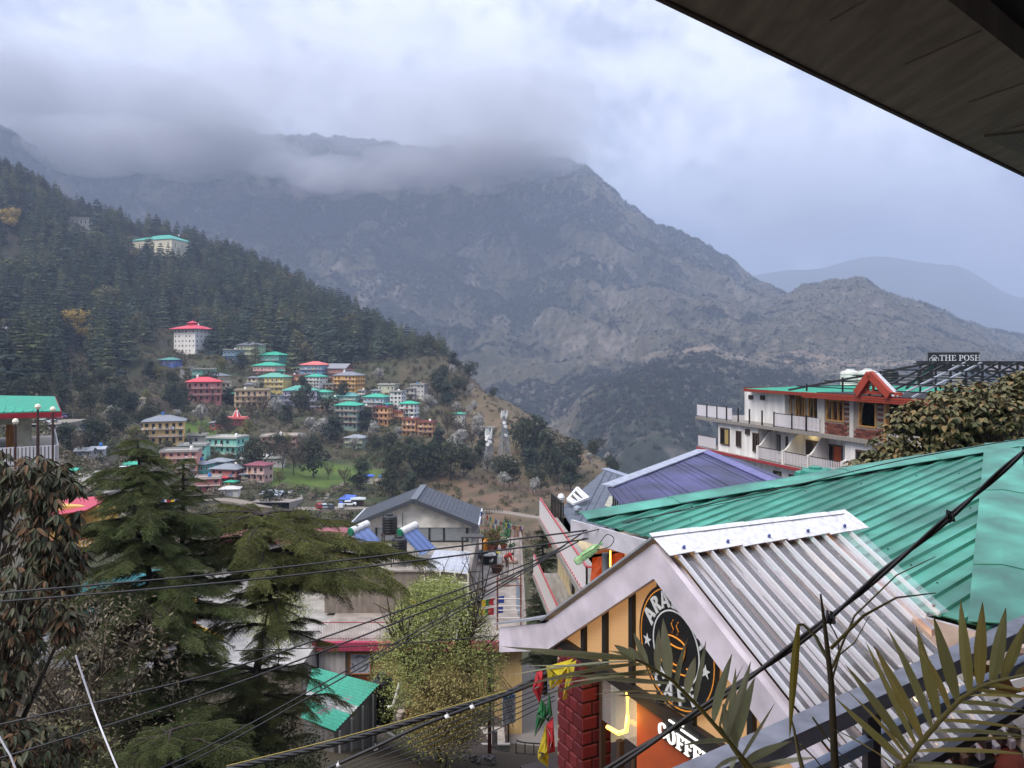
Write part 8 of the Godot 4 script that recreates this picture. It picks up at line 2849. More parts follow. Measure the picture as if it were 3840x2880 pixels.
# ---------------------------------------------------------------- our own balcony
func balcony() -> void:
	var e := Vector3(0.757, 0, -0.654)     # along the edge, away to the right
	var n := Vector3(0.654, 0, 0.757)      # inwards, towards the building
	var conc := mat("887a6c", 0.95, "streak", 0.9, 0.0, 1.0)
	var t := thing("balcony_roof", "dark stained concrete slab edge of the balcony roof overhead", "roof")
	var p0 := Vector3(0.49, 1.2, -2.57) - e * 4.5
	var p1 := p0 + e * 12.0
	var b := MB.new()
	b.hexa([p0, p1, p1 + n * 0.63, p0 + n * 0.63, p0 + Vector3(0, 0.16, 0), p1 + Vector3(0, 0.16, 0), p1 + n * 0.63 + Vector3(0, 0.16, 0), p0 + n * 0.63 + Vector3(0, 0.16, 0)])
	part("edge_beam", b, conc, t)
	b = MB.new()
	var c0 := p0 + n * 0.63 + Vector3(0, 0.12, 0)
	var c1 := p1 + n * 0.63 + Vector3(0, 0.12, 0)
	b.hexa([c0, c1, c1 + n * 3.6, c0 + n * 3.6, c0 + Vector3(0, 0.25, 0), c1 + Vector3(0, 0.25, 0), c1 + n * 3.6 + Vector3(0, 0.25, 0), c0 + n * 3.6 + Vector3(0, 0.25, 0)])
	part("dark_ceiling", b, mat("1d1712", 0.8, "grain", 0.6), t)  # shade of the unlit recess is put into the near-black colour
	for i in 5:      # thin joints of the formwork boards
		b = MB.new()
		var q := p0 + e * (5.0 + i * 0.62 + rng.randf() * 0.2) - Vector3(0, 0.001, 0)
		b.slab([q + n * 0.3, q + n * 0.3 + e * 0.006, q + n * 0.62 - e * 0.12, q + n * 0.62 - e * 0.126], Vector3(0, -0.004, 0))
		part("formwork_joint", b, mat("7a6c60", 0.95, "grain", 1.4), t)
	b = MB.new()
	var q0 := p0 + e * 7.05 + n * 0.16 - Vector3(0, 0.001, 0)
	b.slab([q0, q0 + e * 0.75 + n * 0.02, q0 + e * 0.8 + n * 0.25, q0 + e * 0.12 + n * 0.24], Vector3(0, -0.012, 0))
	part("raised_patch", b, mat("7c7468", 0.95, "grain", 1.2, 0.0, 1.0), t)
	b = MB.new()
	b.bar(p0 - Vector3(0, 0.004, 0) + n * 0.012, p1 - Vector3(0, 0.004, 0) + n * 0.012, 0.02, 0.012)
	part("drip_edge", b, mat("4a3c34", 0.9, "grain", 2.0), t)
	# the building behind the eye
	var w := MB.new()
	var w0 := p0 + n * 4.2
	var w1 := p1 + n * 4.2
	w.hexa([Vector3(w0.x, -14, w0.z), Vector3(w1.x, -14, w1.z), Vector3(w1.x, -14, w1.z) + n * 0.3, Vector3(w0.x, -14, w0.z) + n * 0.3, w0, w1, w1 + n * 0.3, w0 + n * 0.3])
	struct("balcony_wall", w, mat("6a4a34", 0.85, "grime", 0.3))
	var r0 := Vector3(0.532, -1.045, -1.967)
	var rd := Vector3(0.82, 0, -0.573)
	var rn := Vector3(0.573, 0, 0.82)
	b = MB.new()
	var f0 := r0 - rd * 2.2 + rn * 0.06
	var f1 := r0 + rd * 3.6 + rn * 0.06
	b.hexa([Vector3(f0.x, -1.75, f0.z), Vector3(f1.x, -1.75, f1.z), Vector3(f1.x, -1.75, f1.z) + rn * 3.2, Vector3(f0.x, -1.75, f0.z) + rn * 3.2, Vector3(f0.x, -1.6, f0.z), Vector3(f1.x, -1.6, f1.z), Vector3(f1.x, -1.6, f1.z) + rn * 3.2, Vector3(f0.x, -1.6, f0.z) + rn * 3.2])
	struct("balcony_floor", b, mat("7a6a5c", 0.8, "grime", 0.4))
	var rl := thing("balcony_rail", "grey painted steel rail of the balcony running up to the right", "railing")
	for q in [[0.0, 0.075, 0.05, "bcbac2"], [-0.13, 0.03, 0.035, "a8b2c4"], [-0.3, 0.03, 0.03, "3a3436"]]:
		b = MB.new()
		b.bar(r0 - rd * 2.2 + Vector3(0, q[0], 0), r0 + rd * 3.6 + Vector3(0, q[0], 0), q[1], q[2])
		part("top_rail" if q[0] == 0.0 else "lower_rail", b, mat(q[3], 0.5, "grime", 1.5), rl)
	for i in 5:
		b = MB.new()
		var p := r0 + rd * (-1.6 + i * 1.15)
		b.box(p + Vector3(0, -0.32, 0), Vector3(0.04, 0.6, 0.04))
		part("post", b, mat("3a3436", 0.5, ""), rl)
	# terrace below the rail: dark boards, white slatted screen, cushions
	var base := at(3560, 2760, 5.2)
	var sc := thing("slatted_screen", "white slatted screen below the balcony rail at the bottom right", "screen", base, -0.35)
	for i in 6:
		for k in 9:
			b = MB.new()
			b.obox(Transform3D(Basis(Vector3.BACK, 0.45), Vector3(-0.42 + i * 0.165, -0.42 + k * 0.105, 0)), Vector3(0.085, 0.055, 0.03))
			part("slat", b, mat("c9c5c2", 0.6, ""), sc)
	for x in [-0.52, 0.52]:
		b = MB.new()
		b.box(Vector3(x, 0, 0), Vector3(0.04, 1.1, 0.04))
		part("post", b, mat("3a2420", 0.6, ""), sc)
	for q in [["red and orange cushion lying right of the slatted screen", 3700, 2850, "6e2a1c"], ["rose cushion at the bottom left of the slatted screen", 3240, 2800, "8a4a4a"]]:
		var o := thing("cushion", q[0], "cushion", at(q[1], q[2], 5.0), 0.4)
		part("cover", figure([[Vector3(-0.18, 0, 0), 0.09], [Vector3(0.18, 0.02, 0), 0.09], [Vector3(0.0, 0.02, 0.16), 0.09]], [[0, 1], [1, 2], [0, 2]], 0.03, 0.06), mat(q[3], 0.9, "grime", 2.0), o)
		b = MB.new()
		b.tube([Vector3(-0.25, 0.02, 0.05), Vector3(0, 0.03, 0.24), Vector3(0.25, 0.04, 0.05)], 0.01, 0.01, 5)
		part("piping", b, mat(q[3], 0.9, ""), o)
	var lw := MB.new()
	lw.hexa([Vector3(1.6, -7, -3.3), Vector3(6.0, -7, -6.5), Vector3(6.6, -7, -5.6), Vector3(2.2, -7, -2.4), Vector3(1.6, -3.2, -3.3), Vector3(6.0, -3.2, -6.5), Vector3(6.6, -3.2, -5.6), Vector3(2.2, -3.2, -2.4)])
	struct("lower_terrace", lw, mat("2e201c", 0.7, "grain", 0.6))
	var pw := thing("lamplit_wall", "wall with lamplight in its peach colour at the right edge below the green roof", "wall", at(3830, 2620, 5.6), -0.5)
	b = MB.new()
	b.box(Vector3(0.25, -0.1, 0), Vector3(0.5, 0.9, 0.06))
	part("panel", b, mat("c88a5c", 0.8, "grime", 0.8), pw)  # lamplight on the wall is put into its peach colour
	b = MB.new()
	b.box(Vector3(0.25, 0.37, 0.01), Vector3(0.54, 0.04, 0.1))
	part("coping", b, mat("b8a090", 0.7, ""), pw)

# ---------------------------------------------------------------- wires
func cable(label: String, pts: Array, r: float, hex := "17171a", called := "cable", strands := 1, twist := 1.0) -> Node3D:
	var t := thing(called, label, "cable", pts[0])
	var c := Curve3D.new()
	for i in pts.size():
		var a: Vector3 = pts[mini(i + 1, pts.size() - 1)] - pts[maxi(i - 1, 0)]
		c.add_point(pts[i] - pts[0], -a / 6.0, a / 6.0)
	var n := 60
	var l := c.get_baked_length()
	for s in strands:
		var line := []
		for i in n * (3 if strands > 1 else 1) + 1:
			var k := l * i / float(n * (3 if strands > 1 else 1))
			var p := c.sample_baked(k, true)
			if strands > 1:
				var a := k / (r * 22.0 * twist) * TAU + TAU * s / strands
				p += Vector3(0.3 * sin(a), cos(a), 0.95 * sin(a)) * r * 0.95
			line.append(p)
		var b := MB.new()
		b.tube(line, r, r, 6)
		part("strand" if strands > 1 else "line", b, mat(hex, 0.55, ""), t)
	return t

func pts3(list: Array) -> Array: return list.map(func(q): return at(q[0], q[1], q[2]))

func wires() -> void:
	cable("upper of the two parallel black wires crossing in front of the deodars", pts3([[-80, 2230, 8.5], [1000, 2134, 9.3], [2100, 2001, 10.2], [2185, 1990, 10.4]]), 0.011)
	cable("lower of the two parallel black wires crossing in front of the deodars", pts3([[-80, 2263, 8.3], [1000, 2168, 9.1], [2100, 2035, 10.0], [2185, 2020, 10.3]]), 0.011)
	cable("black wire rising from the left edge to the white eave, upper one", pts3([[-80, 2735, 7.6], [500, 2600, 8.0], [1000, 2463, 8.6], [1950, 2125, 10.0], [2190, 1995, 10.4]]), 0.0095)
	cable("black wire rising from the lower left to the white eave, below the upper one", pts3([[-80, 2868, 7.4], [900, 2557, 8.4], [1818, 2200, 9.8], [2170, 2030, 10.2]]), 0.0095)
	cable("first of two thin wires rising from the bottom edge to the eave", pts3([[560, 2900, 7.6], [900, 2735, 8.2], [1850, 2205, 9.6], [2100, 2055, 10.0]]), 0.008)
	cable("second of two thin wires rising from the bottom edge to the eave", pts3([[600, 2905, 7.6], [920, 2748, 8.2], [1870, 2205, 9.6], [2120, 2045, 10.0]]), 0.008)
	cable("thin wire sagging level in front of the yellow green willow", pts3([[880, 2440, 18.0], [1400, 2420, 19.0], [1900, 2382, 20.0]]), 0.012)
	cable("thick twisted black cable bundle crossing the bottom of the view", pts3([[850, 2885, 6.2], [1293, 2778, 6.3], [1745, 2645, 6.5], [1900, 2598, 6.6], [2036, 2533, 6.7], [2150, 2480, 6.9]]), 0.0125, "141416", "twisted_cable", 3)
	cable("yellow wire along the thick twisted cable bundle", pts3([[850, 2872, 6.1], [1293, 2762, 6.2], [1745, 2634, 6.4], [1900, 2590, 6.5]]), 0.004, "8a7a34")
	var tb := cable("tied black cable bundle below the twisted one", pts3([[1200, 2895, 6.0], [1410, 2800, 6.1], [1560, 2730, 6.2], [1770, 2650, 6.4], [1900, 2605, 6.5], [2050, 2545, 6.7]]), 0.014)
	for q in [[1268, 2868], [1407, 2806], [1508, 2757], [1676, 2688], [1770, 2652]]:
		var b := MB.new()
		var p := at(q[0], q[1], 6.02 + (q[0] - 1250) * 0.0006) - tb.position
		b.tube([p + Vector3(-0.01, -0.005, 0), p + Vector3(0.012, 0.008, 0)], 0.019, 0.019, 8)
		b.tube([p, p + Vector3(0.002, 0.04, 0.01)], 0.003, 0.002, 4)
		part("cable_tie", b, mat("d8d8d8", 0.5, ""), tb)
	for i in 5:
		cable("thin wire fanning out under the tied bundle, number %s from the top" % ["one", "two", "three", "four", "five"][i], pts3([[1230 + i * 40, 2900, 6.6], [1600 + i * 30, 2745 + i * 14, 6.8], [2080, 2562 + i * 16, 7.2]]), 0.0045)
	cable("white cable slanting down at the lower left", pts3([[284, 2458, 4.8], [345, 2640, 4.8], [390, 2760, 4.7], [448, 2900, 4.6]]), 0.0055, "cfcdd2")
	cable("short white cable in the bottom left corner", pts3([[-20, 2730, 4.8], [18, 2800, 4.8], [40, 2838, 4.8], [64, 2900, 4.8]]), 0.0055, "cfcdd2")
	var kc := cable("thick doubled black cable slanting across the green roof", pts3([[3900, 1640, 3.9], [3560, 1940, 3.6], [3330, 2130, 3.45], [3112, 2315, 3.3], [2850, 2512, 3.2], [2460, 2772, 3.2], [2250, 2905, 3.2]]), 0.0085, "1c1513", "thick_cable", 2, 5.0)
	for q in [[3560, 1938, 3.58], [3112, 2318, 3.28]]:
		var b := MB.new()
		var p := at(q[0], q[1], q[2]) - kc.position
		for i in 5:
			var a := i * 1.3
			b.tube([p + Vector3(-0.02 + i * 0.008, 0.02 * sin(a), 0.02), p + Vector3(-0.01 + i * 0.006, 0.03 * cos(a), 0.0), p + Vector3(0.0 + i * 0.006, -0.028 * cos(a), -0.02)], 0.0055, 0.005, 5)
		part("knot", b, mat("161312", 0.7, ""), kc)
	cable("thin tail of wire hanging from the knot over the clear roof", pts3([[3105, 2330, 3.28], [3142, 2400, 3.28], [3140, 2480, 3.28], [3118, 2560, 3.28]]), 0.003)
	cable("thin black wire lying along the hip of the green roof", pts3([[2120, 2015, 10.2], [2500, 1925, 10.2], [3000, 1815, 10.6], [3400, 1722, 11.0], [3860, 1640, 11.2]]), 0.008)
	cable("second thin wire along the lower edge of the hip cap", pts3([[2330, 1958, 9.9], [2750, 1880, 10.0], [3350, 1760, 10.4]]), 0.005)
	cable("loop of wire above the green bottles", pts3([[2235, 2062, 8.6], [2285, 2050, 8.6], [2302, 2020, 8.6], [2275, 2005, 8.6], [2240, 2048, 8.6], [2180, 2086, 8.6]]), 0.005)
	for i in 3:
		var o := thing("green_bottle", ["green plastic bottle on the wire, the left one", "green plastic bottle on the wire, the middle one", "green plastic bottle on the wire, the right one"][i], "bottle", at([2184, 2204, 2222][i], [2090, 2074, 2063][i], 8.7), 0.0, "green bottles on the wire")
		var b := MB.new()
		b.lathe([Vector2(0, -0.1), Vector2(0.035, -0.1), Vector2(0.048, -0.07), Vector2(0.044, -0.02), Vector2(0.048, 0.03), Vector2(0.035, 0.07), Vector2(0.014, 0.1), Vector2(0.014, 0.12), Vector2(0, 0.12)], Transform3D(Basis(Vector3.BACK, -1.0).rotated(Vector3.UP, 0.3), Vector3.ZERO), 14)
		part("body", b, glass(0.62, "86b070"), o)
		b = MB.new()
		b.lathe([Vector2(0.016, 0.115), Vector2(0.016, 0.135), Vector2(0, 0.137)], Transform3D(Basis(Vector3.BACK, -1.0).rotated(Vector3.UP, 0.3), Vector3.ZERO), 10)
		part("cap", b, mat("4a9a4a", 0.5, ""), o)
	# prayer flags bunched beside the brick pillar
	var fl := [["yellow prayer flag hanging highest beside the brick pillar", [[2047, 2500], [2150, 2470], [2105, 2560], [2065, 2585]], "c8b41c", 6.4], ["second yellow prayer flag against the brick pillar", [[2130, 2490], [2162, 2475], [2125, 2620], [2110, 2625]], "b8a420", 6.35], ["red prayer flag hanging left of the yellow one", [[2012, 2520], [2035, 2515], [2038, 2560], [2025, 2640], [1996, 2585]], "b01f2a", 6.45], ["green prayer flag hanging below the upper red one", [[2030, 2620], [2050, 2650], [2045, 2700], [2004, 2765], [2012, 2680]], "1f6a3a", 6.4],
		["darker green prayer flag right of the first green one", [[2060, 2590], [2072, 2680], [2058, 2710], [2045, 2695]], "1a5a32", 6.42], ["lower red prayer flag beside the brick pillar", [[2074, 2685], [2082, 2820], [2056, 2825], [2048, 2720]], "b01f2a", 6.38], ["lowest yellow prayer flag at the bottom of the bunch", [[2047, 2715], [2058, 2800], [2056, 2878], [2018, 2850], [2016, 2825]], "c0a820", 6.4]]
	for q in fl:
		var o := thing("prayer_flag", q[0], "prayer flag", at(q[1][0][0], q[1][0][1], q[3]), 0.0, "prayer flags beside the brick pillar")
		var b := MB.new()
		var poly: Array = q[1].map(func(p): return at(p[0], p[1], q[3] + 0.02 * sin(p[0] * 0.7 + p[1])) - o.position)
		var mid := Vector3.ZERO
		for p in poly: mid += p / poly.size()
		mid += Vector3(0.01, 0, 0.05)
		for i in poly.size():
			var a: Vector3 = poly[i]
			var c: Vector3 = poly[(i + 1) % poly.size()]
			var m1 := (a + mid) / 2 + Vector3(0, 0, -0.02)
			var m2 := (c + mid) / 2 + Vector3(0, 0, 0.015)
			b.tri(a, c, m2); b.tri(a, m2, m1); b.tri(m1, m2, mid)
		var m := mat(q[2], 0.85, "grime", 3.0)
		m.backlight_enabled = true
		m.backlight = Color(0.3, 0.3, 0.3)
		part("cloth", b, m, o)

# ---------------------------------------------------------------- left pavilion, school yard, street
func left_side() -> void:
	var t := thing("green_roof_pavilion", "glazed pavilion with green roof and red eaves at the left edge", "pavilion", Vector3(-38.4, -2.62, -39.8), 0.55)
	var b := MB.new()
	hip_roof(b, 24, 16, 0.75, 0.0, 0.8, 0.05)
	part("roof", b, mat("1fa482", 0.45, "grime", 0.3), t)
	for i in 26:
		b = MB.new()
		var x := 12.4 - i * 0.4
		var up := minf(12.8 - x, 8.8)
		b.bar(Vector3(x, 0.02, 8.8), Vector3(x, 0.02 + 0.75 * up / 8.8, 8.8 - up), 0.05, 0.04)
		part("roof_rib", b, mat("1a9676", 0.45, ""), t)
	b = MB.new()
	b.box(Vector3(0, -0.18, 8.83), Vector3(25.7, 0.26, 0.06)); b.box(Vector3(12.83, -0.18, 0), Vector3(0.06, 0.26, 17.6))
	part("red_eave", b, mat("a82432", 0.6, "grime", 0.5), t)
	var cream := mat("d0c6b0", 0.8, "grime", 0.3)
	for q in [[11.2, 6.6, 0.55], [11.2, -6.6, 0.5], [8.2, 6.7, 0.16], [9.9, 6.7, 0.14], [6.0, 6.7, 0.16], [11.3, 2.0, 0.2], [11.3, -2.0, 0.2]]:
		b = MB.new()
		b.box(Vector3(q[0], -1.5, q[1]), Vector3(q[2], 2.6, q[2]))
		part("column", b, cream, t)
	b = MB.new()
	b.box(Vector3(0, -0.5, 6.7), Vector3(22.6, 0.5, 0.3)); b.box(Vector3(11.3, -0.502, 0), Vector3(0.3, 0.5, 13.0))
	part("lintel", b, cream, t)
	b = MB.new()
	b.box(Vector3(0, -2.85, 0), Vector3(25.6, 0.25, 17.5))
	part("floor", b, mat("b8aca0", 0.85, "grime", 0.2), t)
	b = MB.new()
	b.box(Vector3(0, -12.0, 0), Vector3(22, 18.0, 14))
	part("base", b, mat("b0a694", 0.85, "streak", 0.2), t)
	for q in [[7.1, 1.9], [9.05, 1.4], [4.8, 2.0]]:
		b = MB.new()
		b.box(Vector3(q[0], -1.7, 6.66), Vector3(q[1], 1.9, 0.03))
		part("window_pane", b, glass(0.18, "c8d4d8"), t)
	for x in [8.75, 10.5, 5.5]:
		b = MB.new()
		for i in 4: b.box(Vector3(x + i * 0.16, -1.7, 6.3 + 0.05 * (i % 2)), Vector3(0.15, 1.9, 0.06))
		part("curtain", b, mat("b8783c", 0.9, "streak", 0.8), t)
	for i in 4:
		b = MB.new()
		b.box(Vector3(5.0 + i * 1.5, -2.3, 4.0), Vector3(0.9, 0.08, 0.9)); b.box(Vector3(5.0 + i * 1.5, -2.55, 4.0), Vector3(0.12, 0.5, 0.12)); b.box(Vector3(5.0 + i * 1.5, -2.0, 3.5), Vector3(0.9, 0.6, 0.08))
		part("chair", b, mat("6a3420", 0.7, ""), t)
	rail_run(t, Vector3(-2, -2.72, 8.6), Vector3(12.7, -2.72, 8.6), 0.95, 0.16, "cbc8c8", "cbc8c8", 0.1, 0.1)
	rail_run(t, Vector3(12.7, -2.72, 8.6), Vector3(12.7, -2.72, -2.0), 0.95, 0.3, "cbc8c8", "cbc8c8", 0.1, 0.1)
	for i in 3:
		var o := thing("globe_lamp", ["globe lamp on a post on the pavilion railing, left one", "globe lamp on a thick post at the pavilion corner", "globe lamp on a thin black post right of the pavilion"][i], "lamp", at([58, 142, 198][i], [1712, 1700, 1690][i], [36.0, 37.0, 38.0][i]), 0.0, "globe lamps of the pavilion")
		b = MB.new()
		b.tube([Vector3(0, -0.6, 0), Vector3(0, [1.5, 2.1, 1.9][i], 0)], [0.05, 0.09, 0.05][i], 0.05, 8)
		part("post", b, mat("3a2422", 0.6, ""), o)
		b = MB.new()
		var y: float = [1.5, 2.1, 1.9][i]
		b.lathe([Vector2(0, y), Vector2(0.1, y + 0.04), Vector2(0.14, y + 0.14), Vector2(0.1, y + 0.25), Vector2(0, y + 0.29)], Transform3D(), 12)
		part("globe", b, mat("e0d8c0", 0.4, ""), o)
	# school yard behind the deodars
	var y0 := -18.5
	b = MB.new()
	b.box(Vector3(-22.0, y0 - 4.0, -56.0), Vector3(18.6, 8.0, 20.0))
	struct("school_yard", b, mat("b4afa8", 0.9, "grime", 0.09))
	var rw := thing("stone_retaining_wall", "pale stone retaining wall below the school yard with white rails", "wall", Vector3(-22.5, y0, -45.9))
	var stone := [mat("8f867a", 0.95, "grain", 0.8), mat("a0968a", 0.95, "grain", 0.7), mat("7e756a", 0.95, "grain", 0.9), mat("9a8f86", 0.95, "grain", 0.75)]
	b = MB.new()
	b.box(Vector3(0, -1.1, 0), Vector3(20.0, 2.2, 0.3))
	var core := part("core", b, stone[2], rw)
	var sm := BoxMesh.new()
	sm.size = Vector3(0.62, 0.24, 0.2)
	for r in 8:
		for i in 28:
			var o := piece("stone", sm, core, stone[rng.randi() % 4])
			o.transform = Transform3D(Basis(Vector3.BACK, rng.randf_range(-0.05, 0.05)).scaled(Vector3(rng.randf_range(0.8, 1.02), rng.randf_range(0.8, 1.0), 1)), Vector3(-8.9 + i * 0.66 + (0.33 if r % 2 else 0.0), -0.15 - r * 0.265, 0.12 + rng.randf() * 0.04))
	for q in [[0.35, 0.12], [-2.1, 0.5]]:
		b = MB.new()
		b.box(Vector3(0, q[0], q[1]), Vector3(19.5, 0.12, 0.08))
		part("white_rail", b, mat("d0cecc", 0.6, ""), rw)
	b = MB.new()
	b.box(Vector3(-22.0, y0 - 5.0, -42.0), Vector3(19.0, 6.0, 7.4))
	struct("lower_yard", b, mat("8a7668", 0.95, "grime", 0.2))
	var wb := thing("white_school_building", "white school wall seen through the boughs of the deodars", "building", Vector3(-17.5, y0, -63.0))
	b = MB.new()
	b.box(Vector3(-1.0, 2.0, 0), Vector3(9.0, 4.0, 4.0))
	part("wall", b, mat("cbc9c8", 0.85, "streak", 0.2), wb)
	b = MB.new()
	b.box(Vector3(-1.0, 4.1, 0.2), Vector3(9.8, 0.2, 5.0))
	part("roof", b, mat("9a5a62", 0.8, "grime", 0.4), wb)
	for i in 4:
		b = MB.new()
		b.box(Vector3(-4.4 + i * 2.2, 2.2, 2.01), Vector3(1.1, 1.3, 0.06))
		part("window", b, mat("2a2c30", 0.2, ""), wb)
	var tr := thing("teal_roof_shed", "shed with weathered turquoise sheet roof behind the rhododendron", "shed", at(400, 2240, 47.0))
	b = MB.new()
	b.slab([Vector3(-2.6, -0.5, 1.6), Vector3(2.2, -0.3, 1.6), Vector3(2.8, 1.2, -2.0), Vector3(-1.6, 1.0, -2.0)], Vector3(0, -0.06, 0))
	for i in 14: b.bar(Vector3(lerpf(-2.5, 2.1, i / 13.0), lerpf(-0.5, -0.3, i / 13.0) + 0.02, 1.6), Vector3(lerpf(-1.5, 2.7, i / 13.0), lerpf(1.0, 1.2, i / 13.0) + 0.02, -2.0), 0.05, 0.04)
	part("roof", b, mat("4aa0a0", 0.5, "grime", 0.6), tr)
	b = MB.new()
	b.box(Vector3(0, -2.0, -0.3), Vector3(3.6, 3.0, 2.6))
	part("wall", b, mat("8a8078", 0.9, "streak", 0.3), tr)
	var pk := thing("pink_awning_house", "yellow house with bright pink awning behind the left trees", "house", at(265, 2010, 62.0))
	b = MB.new()
	b.box(Vector3(0.2, 0.6, -1.5), Vector3(4.2, 3.6, 3.0))
	part("wall", b, mat("d8b060", 0.85, "streak", 0.3), pk)
	b = MB.new()
	b.slab([Vector3(-2.6, 1.6, 1.0), Vector3(1.8, 2.3, 1.0), Vector3(2.6, 3.0, -2.0), Vector3(-1.6, 2.6, -2.0)], Vector3(0, -0.06, 0))
	part("awning", b, mat("c04a60", 0.7, "grime", 0.6), pk)
	rail_run(pk, Vector3(-2, -1.2, 0.4), Vector3(3.0, -1.2, 0.4), 1.0, 0.3, "c8c4c4", "c85a6a", 0.1, 0.06)
	# play frames in the yard
	for q in [["orange and yellow playground frame with slide behind the deodar trunk", 680, 2330, "b05a1c", "d8b030"], ["pink playground frame left of the orange one", 560, 2420, "c8507a", "4a78b8"], ["orange playground hut beside the deodar trunk", 625, 2470, "b0481c", "b0481c"]]:
		var o := thing("playground_frame", q[0], "playground", Vector3((q[1] - U0) / F * 50.0, y0, -50.0), 0.3)
		for x in [-0.8, 0.8]:
			for z in [-0.6, 0.6]:
				b = MB.new()
				b.tube([Vector3(x, 0, z), Vector3(x, 2.6, z)], 0.06, 0.06, 6)
				part("post", b, mat(q[3], 0.5, ""), o)
		b = MB.new()
		b.box(Vector3(0, 1.1, 0), Vector3(1.6, 0.1, 1.2))
		b.box(Vector3(0, 1.5, -0.62), Vector3(1.6, 0.7, 0.05))
		part("deck", b, mat(q[3], 0.5, ""), o)
		b = MB.new()
		b.slab([Vector3(0.9, 1.1, 0.3), Vector3(2.6, 0.1, 0.3), Vector3(2.6, 0.1, -0.3), Vector3(0.9, 1.1, -0.3)], Vector3(0, -0.06, 0))
		part("slide", b, mat(q[4], 0.4, ""), o)
		b = MB.new()
		hip_roof(b, 1.6, 1.2, 0.6, 2.6, 0.15, 0.05)
		part("roof", b, mat(q[4], 0.5, ""), o)

func street() -> void:
	# shed with corrugated green roof
	var t := thing("corrugated_shed", "grey shed with green and white corrugated roof below the deodars", "shed")
	var a := at(1172, 2500, 38.0); var c := at(1424, 2566, 37.0); var e := at(1258, 2742, 33.0); var f := at(1128, 2690, 33.0)
	for i in 18:
		var k := i / 18.0
		var p := a.lerp(f, k); var q := c.lerp(e, k); var p2 := a.lerp(f, k + 1 / 18.0); var q2 := c.lerp(e, k + 1 / 18.0)
		var b := MB.new()
		b.slab([p2, q2, q2.lerp(q, 0.5) + Vector3(0, 0.05, 0), p2.lerp(p, 0.5) + Vector3(0, 0.05, 0)], Vector3(0, -0.015, 0))
		b.slab([p2.lerp(p, 0.5) + Vector3(0, 0.05, 0), q2.lerp(q, 0.5) + Vector3(0, 0.05, 0), q, p], Vector3(0, -0.015, 0))
		part("corrugation", b, mat("a8aca8" if i in [9, 10, 11] else "2f9c80", 0.5, "grime", 0.8), t)
	var b := MB.new()
	b.hexa([Vector3(f.x + 0.1, -26, f.z), Vector3(e.x - 0.1, -26, e.z - 0.1), Vector3(c.x - 0.15, -26, c.z), Vector3(a.x + 0.1, -26, a.z), f + Vector3(0.1, -0.1, 0), e + Vector3(-0.1, -0.1, -0.1), c + Vector3(-0.15, -0.1, 0), a + Vector3(0.1, -0.1, 0)])
	part("wall", b, mat("7d7c7c", 0.8, "streak", 0.4), t)
	for i in 4:
		b = MB.new()
		var p := e.lerp(c, (i + 0.3) / 4.0)
		b.box(Vector3(p.x + 0.02, p.y - 1.4, p.z), Vector3(0.08, 2.5, 0.08))
		part("wall_post", b, mat("9a9a9a", 0.6, ""), t)
	var bt := thing("dark_barrel", "tall black water barrel behind the corrugated shed", "barrel", at(1432, 2700, 37.5))
	tank(bt, 0.55, 2.2, "161719", 7)
	# earth bank, steps and street
	var er := vmat("packed", 0.95, grain(), 0.3)
	b = MB.new()
	b.col = Color(0.12, 0.092, 0.075)
	b.hexa([at(1290, 2960, 34), at(1900, 2960, 38), at(1900, 2700, 50), at(1420, 2690, 48), at(1300, 2900, 34.0), at(1660, 2900, 38.0), at(1620, 2600, 50.0), at(1440, 2590, 48.0)])
	struct("earth_bank", b, er)
	b = MB.new()
	b.col = Color(0.26, 0.235, 0.21)
	b.slab([at(1640, 2960, 39.0), at(2150, 2960, 39.0), at(2120, 2640, 60.0), at(1880, 2640, 60.0)], Vector3(0, -0.3, 0))
	b.slab([at(1880, 2640, 60.0), at(2120, 2640, 60.0), at(2090, 2480, 80.0), at(1960, 2480, 80.0)], Vector3(0, -0.3, 0))
	struct("street", b, er)
	var g := RandomNumberGenerator.new()
	g.seed = 12
	var rub := MB.new()
	for i in 260:
		var p := at(g.randf_range(1700, 1860), 0, 41.0 + g.randf_range(-2.0, 2.0))
		p.y = -(2860 - V0) / F * -p.z + g.randf_range(-0.1, 0.35)
		var s := g.randf_range(0.06, 0.22)
		rub.col = Color(0.4, 0.38, 0.36) * g.randf_range(0.5, 1.1)
		rub.obox(Transform3D(Basis.from_euler(Vector3(g.randf() * 3, g.randf() * 3, g.randf() * 3)), p), Vector3(s, s * 0.6, s * 0.8))
	tag(struct("rubble", rub, er), "heap of pale rubble at the foot of the rusty pole", "rubble", "", "stuff")
	for i in 3:
		var st := thing("concrete_step", ["upper pale concrete step left of the street", "middle pale concrete step left of the street", "lower pale concrete step left of the street"][i], "step", at(1790, 2745 + i * 22, 46.0 - i * 0.8))
		b = MB.new()
		b.box(Vector3.ZERO, Vector3(3.2, 0.22, 0.9))
		part("tread", b, mat("b0a498", 0.9, "grime", 0.4), st)
	var bl := thing("low_grey_wall", "low grey sheet wall behind the rubble", "wall", at(1790, 2810, 43.5))
	b = MB.new()
	b.box(Vector3(0, -0.3, 0), Vector3(3.6, 1.1, 0.12))
	part("panel", b, mat("7c7e82", 0.7, "streak", 0.6), bl)
	b = MB.new()
	b.box(Vector3(0, 0.28, 0), Vector3(3.7, 0.08, 0.2))
	part("cap", b, mat("a09a94", 0.7, ""), bl)
	var po := thing("utility_pole", "rusty brown iron pole with meter box and tangled wires", "pole", at(1836, 2960, 42.0))
	var h := 7.4
	b = MB.new()
	b.box(Vector3(0, h / 2, 0), Vector3(0.2, h, 0.2))
	part("post", b, mat("5a241c", 0.8, "grime", 0.8), po)
	b = MB.new()
	b.box(Vector3(0.28, 2.9, 0.1), Vector3(0.3, 0.7, 0.25))
